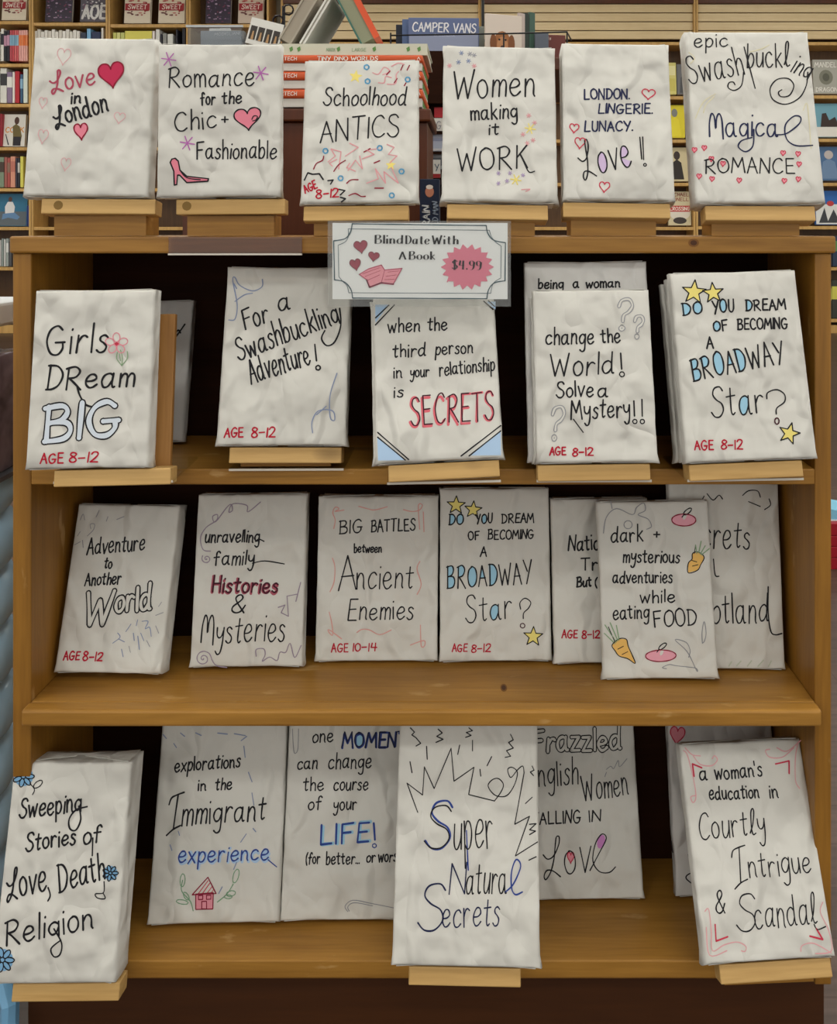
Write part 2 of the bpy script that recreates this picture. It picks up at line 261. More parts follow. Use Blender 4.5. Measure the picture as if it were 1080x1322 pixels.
class Page:
    """the front of a sheet: 2-D drawing in millimetres from its lower left corner, put on the sheet's real surface"""
    def __init__(s, w, surf): s.w = w; s.surf = surf
    def p3(s, x, y, off):
        X = x / 1000 - s.w / 2; Z = y / 1000
        return (X, -s.surf(X, Z) - off / 1000, Z)
    def ribbon(s, mb, pts, w, mat, off, didone=False):
        pts = [p for i, p in enumerate(pts) if i == 0 or (abs(p[0] - pts[i-1][0]) + abs(p[1] - pts[i-1][1])) > .02]
        if len(pts) == 1: pts = [pts[0], (pts[0][0] + .05, pts[0][1])]
        n = len(pts); Lf = []; Rt = []
        for i in range(n):
            a = pts[max(i - 1, 0)]; b = pts[min(i + 1, n - 1)]
            dx, dy = b[0] - a[0], b[1] - a[1]; d = math.hypot(dx, dy) or 1
            nx, ny = -dy / d, dx / d
            if didone: ww = w * (.38 + 1.8 * abs(dy / d) ** 3)
            else: ww = w * (1 + .12 * math.sin(i * .7 + pts[0][0]))
            Lf.append((pts[i][0] + nx * ww / 2, pts[i][1] + ny * ww / 2)); Rt.append((pts[i][0] - nx * ww / 2, pts[i][1] - ny * ww / 2))
        vs = [s.p3(*q, off) for q in Lf] + [s.p3(*q, off) for q in Rt]
        fs = [(i, n + i, n + i + 1, i + 1) for i in range(n - 1)]
        mb.mesh(vs, fs, mat)
        if not didone:
            for e in (pts[0], pts[-1]):
                mb.face([s.p3(e[0] + w / 2 * math.cos(k * math.pi / 4), e[1] + w / 2 * math.sin(k * math.pi / 4), off) for k in range(8)], mat)
    def stroke(s, mb, pts, w, mat, off, sm=1, closed=0, didone=False):
        if sm and len(pts) > 2: s.ribbon(mb, smooth_line(pts, 5, closed), w, mat, off, didone)
        else:
            if closed: pts = pts + [pts[0]]
            for a, b in zip(pts, pts[1:]):
                k = max(1, int(math.hypot(b[0] - a[0], b[1] - a[1]) / 6))
                s.ribbon(mb, [(a[0] + (b[0] - a[0]) * i / k, a[1] + (b[1] - a[1]) * i / k) for i in range(k + 1)], w, mat, off, didone)
    def fill(s, mb, pts, mat, off):
        ys = [p[1] for p in pts]; lo, hi = min(ys), max(ys); n = max(4, min(60, int((hi - lo) / .45))); E = list(zip(pts, pts[1:] + pts[:1]))
        def cross(y):
            return sorted(a[0] + (y - a[1]) / (b[1] - a[1]) * (b[0] - a[0]) for a, b in E if (a[1] <= y) != (b[1] <= y))
        for i in range(n):
            y0 = lo + (hi - lo) * i / n; y1 = lo + (hi - lo) * (i + 1) / n; ym = (y0 + y1) / 2
            c0, cm, c1 = cross(y0 + 1e-4), cross(ym), cross(y1 - 1e-4)
            if not (len(c0) == len(cm) == len(c1)): c0 = c1 = cm
            for k in range(0, len(cm) - 1, 2):
                m = max(1, int((cm[k + 1] - cm[k]) / 5))
                for j in range(m):
                    f = lambda c, t: c[k] + (c[k + 1] - c[k]) * t
                    mb.face([s.p3(f(c0, j / m), y0, off), s.p3(f(c0, (j + 1) / m), y0, off), s.p3(f(c1, (j + 1) / m), y1, off), s.p3(f(c1, j / m), y1, off)], mat)
    def text(s, mb, txt, x0, y0, x1, y1, H, pen, mat, off, rnd=None, fill=None, inner=0, didone=False, slant=.05, cf=None):
        gap = 2.2 if didone else 1.5; tot = sum((GL[c][1] if c != ' ' else 3) + gap for c in txt) - gap
        Ln = math.hypot(x1 - x0, y1 - y0); sx = Ln / tot; sy = H / 10; ux, uy = (x1 - x0) / Ln, (y1 - y0) / Ln
        passes = [(pen, mat, off)] + ([(inner, fill, off + .07)] if fill else [])
        jit = [(rnd.uniform(-.35, .35), rnd.uniform(.93, 1.07), rnd.uniform(-.05, .07)) if rnd and not didone else (0, 1, 0) for _ in txt]
        for w, mt, of in passes:
            cx = 0; ci = 0
            for c, (jy, js, jl) in zip(txt, jit):
                if c == ' ': cx += 3 + gap; ci += 1; continue
                if cf and str(ci) in cf.split(':')[1] and w == pen:
                    sts = GL[c][0]; loops = [[(1.2, 4), (3, 9.6), (5, 4)]] if c == 'A' else [sts[1][1] + [(1, 5)]] if c == 'R' else [sts[0][1]] if c == 'a' else [k for st_, k in sts if not st_]
                    for lp in loops:
                        q = []
                        for px, py in smooth_line(lp, 4):
                            a = (cx + px) * sx + py * sy * (slant + jl); b = (py * js + jy) * sy; q.append((x0 + ux * a - uy * b, y0 + uy * a + ux * b))
                        s.fill(mb, q, ink(cf.split(':')[0]), .22)
                ci += 1
                for straight, pts in GL[c][0]:
                    q = []
                    for px, py in pts:
                        a = (cx + px) * sx + py * sy * (slant + jl) * (not didone); b = (py * js + jy) * sy
                        q.append((x0 + ux * a - uy * b, y0 + uy * a + ux * b))
                    if didone and len(q) == 2 and math.hypot(q[1][0] - q[0][0], q[1][1] - q[0][1]) < sy:
                        s.fill(mb, [(q[0][0] + .95 * sy * math.cos(k * .6283), q[0][1] + .95 * sy * (.7 + math.sin(k * .6283))) for k in range(10)], mt, of); continue
                    s.stroke(mb, q, w, mt, of, 0 if straight else 1, 0, didone)
                cx += GL[c][1] + gap

OFF = {'letter_filling': .22, 'shadow_lettering': .28, 'hollow_lettering': .34}
def write_page(page, ops, parent, rnd, alias={}):
    """every part of the drawing is a mesh of its own; separate hearts, stars, flowers stay separate parts"""
    parts = []; cur = {}
    single = ('lettering', 'lower_lettering', 'age_lettering', 'pink_lettering', 'blue_lettering', 'drawn_burst', 'printed_lettering', 'printed_frame', 'drawn_house', 'drawn_shoe', 'printed_book', 'printed_burst')
    def pts(t): return [tuple(float(a) for a in p.split(',')) for p in t.split()]
    anchors = {}
    for o in ops:
        kind, part, col = o[0], o[1], o[2]
        if kind == 'T': anchor = (o[5], o[6])
        else:
            P = pts(o[-1]); anchor = (sum(p[0] for p in P) / len(P), sum(p[1] for p in P) / len(P))
        key = part
        if part not in single:
            best = None
            for (pn, i), (ax, ay) in anchors.items():
                if pn == part and math.hypot(ax - anchor[0], ay - anchor[1]) < {'drawn_flower': 24, 'drawn_carrot': 28, 'drawn_apple': 17, 'drawn_question_mark': 1, 'drawn_corner_stripe': 24, 'drawn_vine': 17, 'drawn_ornament': 12, 'shadow_lettering': .5, 'hollow_lettering': .5, 'drawn_squiggle': .3, 'drawn_zigzag': .3}.get(part, 2.2): best = (pn, i); break
            if best is None:
                best = (part, len(anchors)); anchors[best] = anchor
            key = best
        if key not in cur: cur[key] = MB(); parts.append((part, cur[key]))
        mb = cur[key]; off = OFF.get(part, .40)
        if kind == 'T':
            _, _, _, pen, txt, x0, y0, x1, y1, H, ex = o
            page.text(mb, txt, x0, y0, x1, y1, H, pen, ink(col), off, rnd, ink(ex['fill']) if 'fill' in ex else None, ex.get('inner', 0), bool(ex.get('didone')), cf=ex.get('cf'))
        elif kind == 'S':
            _, _, _, pen, sm, cl, t = o
            page.stroke(mb, pts(t), pen, ink(col), off, sm, cl)
        else: page.fill(mb, pts(o[-1]), ink(col), .24 if col != 'W' else .3)
    for part, mb in parts: mb.build(part, parent)

# ---------------------------------------------------------------- wrapped books
def crease_field(w, h, rnd):
    cr = []
    for _ in range(13):
        a = rnd.uniform(0, math.pi); cr.append((math.cos(a), math.sin(a), rnd.uniform(-w / 2, w / 2), rnd.uniform(0, h), rnd.uniform(-.0006, .0008), rnd.uniform(.006, .016), rnd.uniform(.03, .09)))
    def f(x, z):
        s = 0
        for c, n, px, pz, amp, wd, ln in cr:
            d = (x - px) * c + (z - pz) * n; l = -(x - px) * n + (z - pz) * c
            s += amp * math.exp(-(d / wd) ** 2 - (l / ln) ** 2)
        ed = min(1, max(0, min(w / 2 - abs(x), z, h - z)) / .02)
        return s * ed + .0006 * ed
    return f

def wrap_mesh(w, h, t, seed, mat, ears=True):
    rnd = random.Random(seed); f = crease_field(w, h, rnd); r = min(.003, t * .3); mb = MB()
    nx, nz = max(8, int(w / .006)), max(8, int(h / .006))
    V = []; idx = {}
    for j in range(nz + 1):
        for i in range(nx + 1):
            x = -w / 2 + r + (w - 2 * r) * i / nx; z = r + (h - 2 * r) * j / nz
            idx[i, j] = len(V); V.append((x, -f(x, z), z))
    Fc = [(idx[i, j], idx[i + 1, j], idx[i + 1, j + 1], idx[i, j + 1]) for j in range(nz) for i in range(nx)]
    loop = [(i, 0) for i in range(nx)] + [(nx, j) for j in range(nz)] + [(i, nz) for i in range(nx, 0, -1)] + [(0, j) for j in range(nz, 0, -1)]
    prev = [idx[k] for k in loop]
    cur = [V[k] for k in prev]; ears_at = {(0, 0): rnd.uniform(.001, .0035), (nx, 0): rnd.uniform(.001, .003), (0, nz): rnd.uniform(0, .0015), (nx, nz): rnd.uniform(0, .0015)}
    wob = [rnd.uniform(-1, 1) for _ in loop]; wob = [(wob[k - 1] + wob[k] + wob[(k + 1) % len(wob)]) / 3 for k in range(len(wob))]
    rings = [(.75 * r, .25 * r, .3), (r, r, .6), (r, t * .35, 1), (r, t * .65, 1), (r, t - r, .5), (.7 * r, t - .2 * r, .2)]
    for out, yy, jw in rings:
        new = []
        for k, (i, j) in enumerate(loop):
            x, _, z = cur[k]
            ox = (-1 if i == 0 else 1 if i == nx else 0); oz = (-1 if j == 0 else 1 if j == nz else 0)
            o = out + wob[k] * .0007 * jw
            e = ears_at.get((i, j), 0) * jw if ears else 0
            new.append(len(V)); V.append((x + ox * (o + e), yy, z + oz * (o + e * .7)))
        n = len(loop)
        for k in range(n): Fc.append((prev[k], new[k], new[(k + 1) % n], prev[(k + 1) % n]))
        prev = new
    Fc.append(tuple(prev)[::-1])
    Fc = [tuple(reversed(q)) if False else q for q in Fc]
    mb.mesh(V, Fc, mat); return mb, f

def page_frame(yaw, lean, roll):
    cy, sy = math.cos(yaw), math.sin(yaw); U = Vector((cy, sy, 0)); B = Vector((-sy, cy, 0)); Z = Vector((0, 0, 1))
    V = math.sin(lean) * B + math.cos(lean) * Z; N = math.cos(lean) * B - math.sin(lean) * Z
    c, s = math.cos(roll), math.sin(roll); U, V = c * U + s * V, c * V - s * U
    return Matrix((U, N, V)).transposed()

def fold_part(mb, w, t, z, dz):     # folded paper end: two trapezoid flaps meeting in the middle
    for s in (-1, 1):
        a = [(s * w * .47, .0015), (s * w * .04, t * .5), (s * w * .04, t * .62), (s * w * .47, t - .0015)]
        top = [(x, y, z) for x, y in a]; bot = [(x, y, z + dz) for x, y in a]
        mb.mesh(top + bot, [(0, 1, 2, 3), (7, 6, 5, 4), (0, 4, 5, 1), (1, 5, 6, 2), (2, 6, 7, 3), (3, 7, 4, 0)], PAPER)

def wrapped_book(b, ops=None, shift=0.0, dims=None, label=None, mat=None, seed=0, group=None):
    root = empty('wrapped_book', b['loc'], label or b['label'], 'book', group)
    M3 = page_frame(R(b['yaw']), R(b['lean']), R(b['roll'])); root.rotation_euler = M3.to_euler()
    w, h, t = dims or (b['w'], b['h'], b['t'])
    if shift: root.location = Vector(b['loc']) + M3 @ Vector((0, shift, 0))
    mb, f = wrap_mesh(w, h, t, seed, mat or PAPER); wrap = mb.build('paper_wrapping', root, smooth=True)
    fm = MB(); fold_part(fm, w, t, -.0004, -.0005); fm.build('folded_paper_end', root)
    fm = MB(); fold_part(fm, w, t, h + .0004, .0005); fm.build('folded_paper_end', root)
    if ops: write_page(Page(w, f), ops, wrap, random.Random(seed + 5))
    return root, M3

BOOKS = [
dict(key='love', label='white wrapped book lettered Love in London, leftmost on the top row', loc=[-0.4395, 0.985, 0.9833], yaw=2.1, lean=8.47, roll=-0.29, w=0.1382, h=0.1855, t=0.026, ink=[
  ('T','pink_lettering','WR', 2.22, '{ove', 23.2, 120.6, 72.0, 129.4, 23.8, {}),
  ('T','lettering','K', 2.37, 'in', 46.2, 107.0, 57.1, 108.0, 13.0, {}),
  ('T','lettering','K', 2.52, '{ondon', 30.8, 79.2, 89.1, 98.6, 23.2, {}),
  ('F','drawn_heart','RF','88.8,148.1 89.0,150.6 91.5,155.2 96.9,156.7 102.0,153.0 103.2,146.1 100.0,138.9 95.5,132.3 93.2,127.2 92.9,125.3 92.0,127.0 88.0,130.9 81.6,135.5 76.1,141.1 74.8,147.9 78.3,153.2 83.9,153.8 87.8,150.3'),
  ('S','drawn_heart','DR', 1.68, 1, 1, '88.8,148.1 89.0,150.6 91.5,155.2 96.9,156.7 102.0,153.0 103.2,146.1 100.0,138.9 95.5,132.3 93.2,127.2 92.9,125.3 92.0,127.0 88.0,130.9 81.6,135.5 76.1,141.1 74.8,147.9 78.3,153.2 83.9,153.8 87.8,150.3'),
  ('F','drawn_heart','PF','59.4,78.6 59.5,80.1 60.8,82.9 63.7,83.6 66.4,80.9 67.0,76.6 65.3,72.2 62.9,68.2 61.6,65.2 61.5,63.9 61.0,65.1 58.9,67.8 55.5,71.0 52.7,74.9 52.0,79.3 53.9,82.4 56.8,82.4 58.9,80.1'),
  ('S','drawn_heart','DR', 1.58, 1, 1, '59.4,78.6 59.5,80.1 60.8,82.9 63.7,83.6 66.4,80.9 67.0,76.6 65.3,72.2 62.9,68.2 61.6,65.2 61.5,63.9 61.0,65.1 58.9,67.8 55.5,71.0 52.7,74.9 52.0,79.3 53.9,82.4 56.8,82.4 58.9,80.1'),
  ('S','drawn_heart','PP', 0.85, 1, 1, '35.2,166.9 35.6,168.4 37.5,170.9 40.5,170.9 42.7,167.6 42.4,163.1 39.8,159.1 36.6,155.7 34.6,152.9 34.2,151.7 34.0,153.0 32.4,156.2 29.7,160.2 27.6,164.7 27.8,169.3 30.4,172.0 33.4,171.3 35.0,168.5'),
  ('S','drawn_heart','PP', 0.81, 1, 1, '15.3,110.2 15.6,111.2 16.7,112.9 18.5,112.9 19.7,110.7 19.6,107.7 18.0,105.0 16.1,102.7 15.0,100.9 14.8,100.1 14.6,100.9 13.7,103.0 12.1,105.7 10.9,108.7 11.0,111.7 12.5,113.6 14.3,113.2 15.2,111.3'),
  ('S','drawn_heart','PP', 0.78, 1, 1, '18.4,71.7 18.7,73.0 20.1,75.0 22.3,75.1 23.9,72.3 23.7,68.5 21.7,65.1 19.4,62.2 17.9,59.8 17.7,58.8 17.5,59.9 16.4,62.6 14.4,66.0 12.8,69.8 13.1,73.6 14.9,76.0 17.1,75.4 18.2,73.0'),
  ('S','drawn_heart','PP', 0.81, 1, 1, '102.5,93.4 102.8,94.4 104.4,96.0 106.7,95.9 108.4,93.7 108.2,90.7 106.0,88.1 103.4,85.9 101.8,84.1 101.5,83.3 101.4,84.1 100.1,86.3 98.0,89.0 96.4,92.1 96.7,95.1 98.7,96.9 101.1,96.4 102.3,94.5'),
  ('S','drawn_heart','PP', 0.77, 1, 1, '46.0,39.4 46.3,40.5 47.6,42.4 49.7,42.4 51.2,39.9 50.9,36.5 49.1,33.5 46.8,30.9 45.5,28.8 45.2,28.0 45.0,28.9 44.0,31.3 42.1,34.4 40.7,37.8 41.0,41.2 42.8,43.2 44.8,42.7 45.9,40.6'),
]),
dict(key='romance', label='white wrapped book lettered Romance for the Chic, with a pink shoe drawing', loc=[-0.2901, 0.985, 0.9824], yaw=2.1, lean=3.44, roll=0.41, w=0.1372, h=0.1741, t=0.022, ink=[
  ('S','drawn_star','MG', 1.25, 0, 0, '4.1,157.5 20.2,155.0'),
  ('S','drawn_star','MG', 1.26, 0, 0, '9.4,164.1 14.9,148.4'),
  ('S','drawn_star','MG', 1.26, 0, 0, '17.4,162.9 6.9,149.6'),
  ('S','drawn_star','MG', 1.26, 0, 0, '107.4,141.4 123.8,138.9'),
  ('S','drawn_star','MG', 1.27, 0, 0, '112.9,148.1 118.4,132.2'),
  ('S','drawn_star','MG', 1.27, 0, 0, '121.1,146.8 110.2,133.5'),
  ('S','drawn_star','MG', 1.23, 0, 0, '26.0,62.0 42.0,59.4'),
  ('S','drawn_star','MG', 1.23, 0, 0, '31.3,68.5 36.8,52.9'),
  ('S','drawn_star','MG', 1.23, 0, 0, '39.3,67.2 28.8,54.2'),
  ('T','lettering','K', 1.76, 'Romance', 11.5, 123.4, 107.7, 126.7, 22.6, {}),
  ('T','lettering','K', 1.92, 'for', 48.4, 104.0, 64.0, 104.7, 14.4, {}),
  ('T','lettering','K', 1.93, 'the', 72.2, 105.5, 93.7, 106.6, 14.4, {}),
  ('T','lettering','K', 1.74, 'Chic', 19.6, 74.0, 65.9, 78.6, 22.3, {}),
  ('T','lettering','K', 1.74, '+', 72.0, 82.2, 79.1, 82.3, 12.4, {}),
  ('F','drawn_heart','PF','100.5,94.0 100.9,96.0 104.0,99.8 109.7,100.9 114.7,97.8 115.2,92.0 111.1,86.0 105.8,80.6 102.8,76.4 102.3,74.8 101.6,76.2 97.8,79.6 91.7,83.6 86.6,88.4 86.1,94.1 90.3,98.4 96.1,98.8 99.8,95.9'),
  ('S','drawn_heart','K', 1.56, 1, 1, '100.5,94.0 100.9,96.0 104.0,99.8 109.7,100.9 114.7,97.8 115.2,92.0 111.1,86.0 105.8,80.6 102.8,76.4 102.3,74.8 101.6,76.2 97.8,79.6 91.7,83.6 86.6,88.4 86.1,94.1 90.3,98.4 96.1,98.8 99.8,95.9'),
  ('S','drawn_heart','K', 1.25, 1, 0, '105.7,87.5 107.9,91.3 111.9,90.8 110.3,87.0 106.6,85.7'),
  ('T','lettering','K', 1.73, 'Fashionable', 43.6, 42.4, 132.8, 43.3, 20.4, {}),
  ('F','drawn_shoe','PF','15.3,38.9 17.1,42.6 20.7,43.6 24.3,40.3 26.4,29.9 33.9,23.0 58.0,20.3 57.3,17.5 33.8,16.0 26.1,24.4 23.7,24.4 22.7,14.0 20.0,13.3 19.5,28.9'),
  ('S','drawn_shoe','K', 1.53, 0, 1, '15.3,38.9 17.1,42.6 20.7,43.6 24.3,40.3 26.4,29.9 33.9,23.0 58.0,20.3 57.3,17.5 33.8,16.0 26.1,24.4 23.7,24.4 22.7,14.0 20.0,13.3 19.5,28.9'),
  ('S','drawn_shoe','K', 1.22, 1, 0, '26.4,29.9 33.9,21.5 48.9,19.2'),
]),
dict(key='school', label='white wrapped book lettered Schoolhood ANTICS with confetti squiggles, on the top row', loc=[-0.1315, 0.985, 0.9759], yaw=0.86, lean=12.85, roll=0.6, w=0.1323, h=0.1716, t=0.014, ink=[
  ('F','drawn_star','YS','60.4,159.7 61.7,153.6 67.5,152.4 62.5,149.3 63.3,143.1 58.9,147.3 53.7,144.6 55.9,150.3 51.8,154.9 57.7,154.3'),
  ('F','drawn_star','YS','100.8,50.1 102.4,45.6 107.0,45.3 103.4,42.4 104.7,37.7 100.8,40.4 97.0,37.8 98.2,42.4 94.6,45.4 99.2,45.6'),
  ('S','drawn_ornament','BL', 1.78, 1, 1, '74.5,162.5 74.0,160.9 72.7,159.8 71.0,159.9 69.7,160.9 69.2,162.6 69.6,164.3 71.0,165.3 72.6,165.3 74.0,164.2'),
  ('S','drawn_ornament','BL', 1.77, 1, 1, '76.0,144.8 75.5,143.1 74.2,142.1 72.6,142.1 71.2,143.1 70.7,144.8 71.2,146.5 72.5,147.5 74.1,147.5 75.5,146.4'),
  ('S','drawn_ornament','BL', 1.77, 1, 1, '122.3,146.8 121.8,145.1 120.5,144.1 118.9,144.1 117.6,145.1 117.1,146.8 117.6,148.5 118.9,149.5 120.5,149.5 121.8,148.4'),
  ('S','drawn_ornament','BL', 1.71, 1, 1, '90.9,63.5 90.4,61.9 89.1,60.9 87.5,60.9 86.2,61.9 85.7,63.5 86.2,65.1 87.5,66.1 89.1,66.1 90.4,65.1'),
  ('S','drawn_ornament','BL', 1.72, 1, 1, '29.3,60.9 28.8,59.3 27.5,58.3 25.9,58.3 24.6,59.3 24.0,60.9 24.5,62.6 25.8,63.5 27.4,63.5 28.7,62.5'),
  ('S','drawn_ornament','BL', 1.69, 1, 1, '47.1,28.4 46.7,26.8 45.4,25.8 43.8,25.9 42.5,26.9 41.9,28.4 42.4,30.0 43.7,31.0 45.3,31.0 46.6,30.0'),
  ('S','drawn_ornament','BL', 1.68, 1, 1, '104.9,7.8 104.4,6.2 103.1,5.2 101.5,5.3 100.2,6.2 99.7,7.8 100.2,9.4 101.5,10.4 103.1,10.3 104.4,9.4'),
  ('S','drawn_ornament','BL', 1.7, 1, 1, '115.8,35.7 115.3,34.1 114.0,33.1 112.4,33.1 111.1,34.1 110.6,35.7 111.1,37.3 112.4,38.3 114.0,38.3 115.3,37.3'),
  ('T','lettering','K', 1.77, 'Schoolhood', 22.5, 116.1, 117.5, 115.2, 21.8, {}),
  ('T','lettering','K', 1.74, 'ANTICS', 20.5, 71.3, 110.1, 77.7, 25.6, {}),
  ('T','age_lettering','R', 1.7, 'AGE', 5.3, 11.2, 18.5, 17.8, 9.1, {}),
  ('T','age_lettering','R', 1.69, '8-12', 16.8, 5.0, 42.6, 6.9, 9.4, {}),
  ('S','drawn_zigzag','K', 1.69, 0, 0, '3.7,26.7 7.3,35.2 12.9,33.4 20.4,34.0 24.8,27.2'),
  ('S','drawn_zigzag','K', 1.69, 0, 0, '30.3,25.8 36.1,26.5 33.3,21.8'),
  ('S','drawn_zigzag','K', 1.68, 0, 0, '42.5,15.6 49.6,13.9 44.5,8.9'),
  ('S','drawn_zigzag','K', 1.68, 0, 0, '44.6,6.2 50.4,4.5 46.0,0.8'),
  ('S','drawn_squiggle','DR', 1.36, 1, 0, '13.7,39.5 16.8,46.3 23.3,49.7 24.8,54.8'),
  ('S','drawn_squiggle','DR', 1.36, 1, 0, '36.6,36.6 42.0,44.4 49.4,49.5'),
  ('S','drawn_squiggle','DR', 1.35, 1, 0, '51.4,22.3 56.2,26.3 64.3,26.3'),
  ('S','drawn_squiggle','DR', 1.34, 1, 0, '54.2,8.1 61.3,10.4 67.8,7.0 72.7,7.0'),
  ('S','drawn_squiggle','DR', 1.35, 1, 0, '83.2,16.3 92.9,16.3'),
  ('S','drawn_squiggle','DR', 1.36, 1, 0, '82.0,45.8 88.4,48.5'),
  ('S','drawn_squiggle','DR', 1.37, 1, 0, '70.4,58.9 77.5,62.9'),
  ('S','drawn_squiggle','DR', 1.42, 1, 0, '95.2,152.7 99.1,157.6'),
  ('S','drawn_squiggle','DR', 1.41, 1, 0, '104.2,142.7 107.5,148.0'),
  ('S','drawn_squiggle','DR', 1.42, 1, 0, '111.7,158.6 114.0,164.6'),
  ('S','drawn_squiggle','DR', 1.42, 1, 0, '119.0,158.5 121.7,164.5'),
  ('S','drawn_squiggle','DR', 1.41, 1, 0, '115.8,139.1 117.7,142.6'),
  ('S','drawn_squiggle','PS', 1.2, 0, 0, '29.9,47.9 37.9,54.7 32.8,63.3 44.3,59.8 42.1,39.3'),
  ('S','drawn_squiggle','PS', 1.2, 0, 0, '49.3,54.6 63.8,64.7 53.9,70.0'),
  ('S','drawn_squiggle','PS', 1.19, 0, 0, '52.8,37.5 60.8,49.4 69.0,39.1 65.6,54.4'),
  ('S','drawn_squiggle','PS', 1.2, 0, 0, '68.9,51.0 81.9,56.0 73.7,61.2 86.7,62.8'),
  ('S','drawn_squiggle','PS', 1.18, 0, 0, '74.1,22.1 87.0,27.1 83.6,39.0 95.1,22.0 93.4,35.5 109.7,21.9 101.5,40.5'),
  ('S','drawn_squiggle','PS', 1.2, 0, 0, '96.4,67.9 104.6,64.4 98.1,55.9 107.9,54.1 99.8,45.6'),
  ('S','drawn_squiggle','PS', 1.19, 0, 0, '34.8,42.8 31.5,46.2 39.6,50.9'),
  ('S','drawn_squiggle','PS', 1.19, 0, 0, '54.3,46.0 51.1,40.9 61.0,36.4'),
  ('S','drawn_squiggle','PS', 1.24, 1, 0, '79.2,155.4 85.9,153.5 92.4,162.3 99.1,156.9 90.8,152.8'),
  ('S','drawn_squiggle','PS', 1.24, 1, 0, '86.0,142.9 92.6,142.8 94.2,150.6 100.8,149.1'),
  ('S','drawn_squiggle','PS', 1.24, 1, 0, '95.9,141.0 105.8,142.0 106.4,152.6 109.1,156.8'),
  ('S','drawn_squiggle','PS', 1.25, 1, 0, '100.7,163.3 109.0,167.5 115.7,165.6'),
]),
dict(key='women', label='white wrapped book lettered Women making it WORK, on the top row', loc=[0.0262, 0.985, 0.9772], yaw=2.55, lean=13.99, roll=-0.83, w=0.1308, h=0.1893, t=0.026, ink=[
  ('S','drawn_star','BP', 0.91, 0, 0, '18.0,180.0 23.3,179.2'),
  ('S','drawn_star','BP', 0.91, 0, 0, '19.7,182.3 21.6,176.9'),
  ('S','drawn_star','BP', 0.91, 0, 0, '22.3,181.9 19.0,177.3'),
  ('S','drawn_star','GP', 0.91, 0, 0, '28.0,179.0 33.3,178.2'),
  ('S','drawn_star','GP', 0.91, 0, 0, '29.7,181.3 31.6,175.9'),
  ('S','drawn_star','GP', 0.91, 0, 0, '32.4,180.9 28.9,176.3'),
  ('S','drawn_star','BP', 0.9, 0, 0, '14.8,168.3 20.0,167.5'),
  ('S','drawn_star','BP', 0.9, 0, 0, '16.5,170.6 18.3,165.2'),
  ('S','drawn_star','BP', 0.9, 0, 0, '19.1,170.2 15.7,165.6'),
  ('S','drawn_star','BP', 0.9, 0, 0, '26.4,169.9 31.7,169.1'),
  ('S','drawn_star','BP', 0.9, 0, 0, '28.1,172.2 30.0,166.8'),
  ('S','drawn_star','BP', 0.91, 0, 0, '30.7,171.8 27.3,167.2'),
  ('S','drawn_star','GP', 0.91, 0, 0, '33.0,177.4 38.3,176.6'),
  ('S','drawn_star','GP', 0.91, 0, 0, '34.7,179.7 36.6,174.3'),
  ('S','drawn_star','GP', 0.91, 0, 0, '37.4,179.3 34.0,174.7'),
  ('S','drawn_star','PS', 0.9, 0, 0, '4.3,163.5 9.5,162.8'),
  ('S','drawn_star','PS', 0.9, 0, 0, '6.0,165.8 7.8,160.5'),
  ('S','drawn_star','PS', 0.9, 0, 0, '8.6,165.4 5.2,160.9'),
  ('S','drawn_star','PS', 0.9, 0, 0, '33.1,163.7 38.3,162.9'),
  ('S','drawn_star','PS', 0.9, 0, 0, '34.8,165.9 36.6,160.6'),
  ('S','drawn_star','PS', 0.9, 0, 0, '37.4,165.5 34.0,161.0'),
  ('S','drawn_star','PS', 0.89, 0, 0, '96.2,103.4 101.5,102.6'),
  ('S','drawn_star','PS', 0.89, 0, 0, '98.0,105.7 99.8,100.4'),
  ('S','drawn_star','PS', 0.89, 0, 0, '100.6,105.2 97.1,100.8'),
  ('S','drawn_star','PS', 0.87, 0, 0, '89.3,80.4 94.6,79.5'),
  ('S','drawn_star','PS', 0.88, 0, 0, '91.1,82.6 92.8,77.4'),
  ('S','drawn_star','PS', 0.88, 0, 0, '93.7,82.2 90.2,77.8'),
  ('S','drawn_star','PS', 0.87, 0, 0, '100.9,73.7 106.1,72.9'),
  ('S','drawn_star','PS', 0.87, 0, 0, '102.6,75.9 104.4,70.7'),
  ('S','drawn_star','PS', 0.88, 0, 0, '105.3,75.5 101.8,71.1'),
  ('S','drawn_star','PS', 0.87, 0, 0, '94.2,70.0 99.4,69.2'),
  ('S','drawn_star','PS', 0.87, 0, 0, '96.0,72.2 97.7,67.0'),
  ('S','drawn_star','PS', 0.87, 0, 0, '98.6,71.8 95.1,67.4'),
  ('S','drawn_star','PS', 0.88, 0, 0, '102.8,94.8 108.1,94.0'),
  ('S','drawn_star','PS', 0.88, 0, 0, '104.6,97.0 106.3,91.8'),
  ('S','drawn_star','PS', 0.88, 0, 0, '107.2,96.6 103.7,92.2'),
  ('S','drawn_star','VP', 0.85, 0, 0, '61.5,33.1 65.9,32.4'),
  ('S','drawn_star','VP', 0.85, 0, 0, '62.9,35.0 64.5,30.5'),
  ('S','drawn_star','VP', 0.85, 0, 0, '65.2,34.6 62.2,30.9'),
  ('S','drawn_star','VP', 0.85, 0, 0, '71.2,24.1 75.7,23.4'),
  ('S','drawn_star','VP', 0.85, 0, 0, '72.7,26.0 74.2,21.5'),
  ('S','drawn_star','VP', 0.85, 0, 0, '74.9,25.6 72.0,21.9'),
  ('S','drawn_star','VP', 0.85, 0, 0, '61.4,21.2 65.9,20.5'),
  ('S','drawn_star','VP', 0.85, 0, 0, '62.9,23.1 64.4,18.6'),
  ('S','drawn_star','VP', 0.85, 0, 0, '65.1,22.7 62.2,19.0'),
  ('S','drawn_star','VP', 0.85, 0, 0, '89.2,31.3 93.7,30.5'),
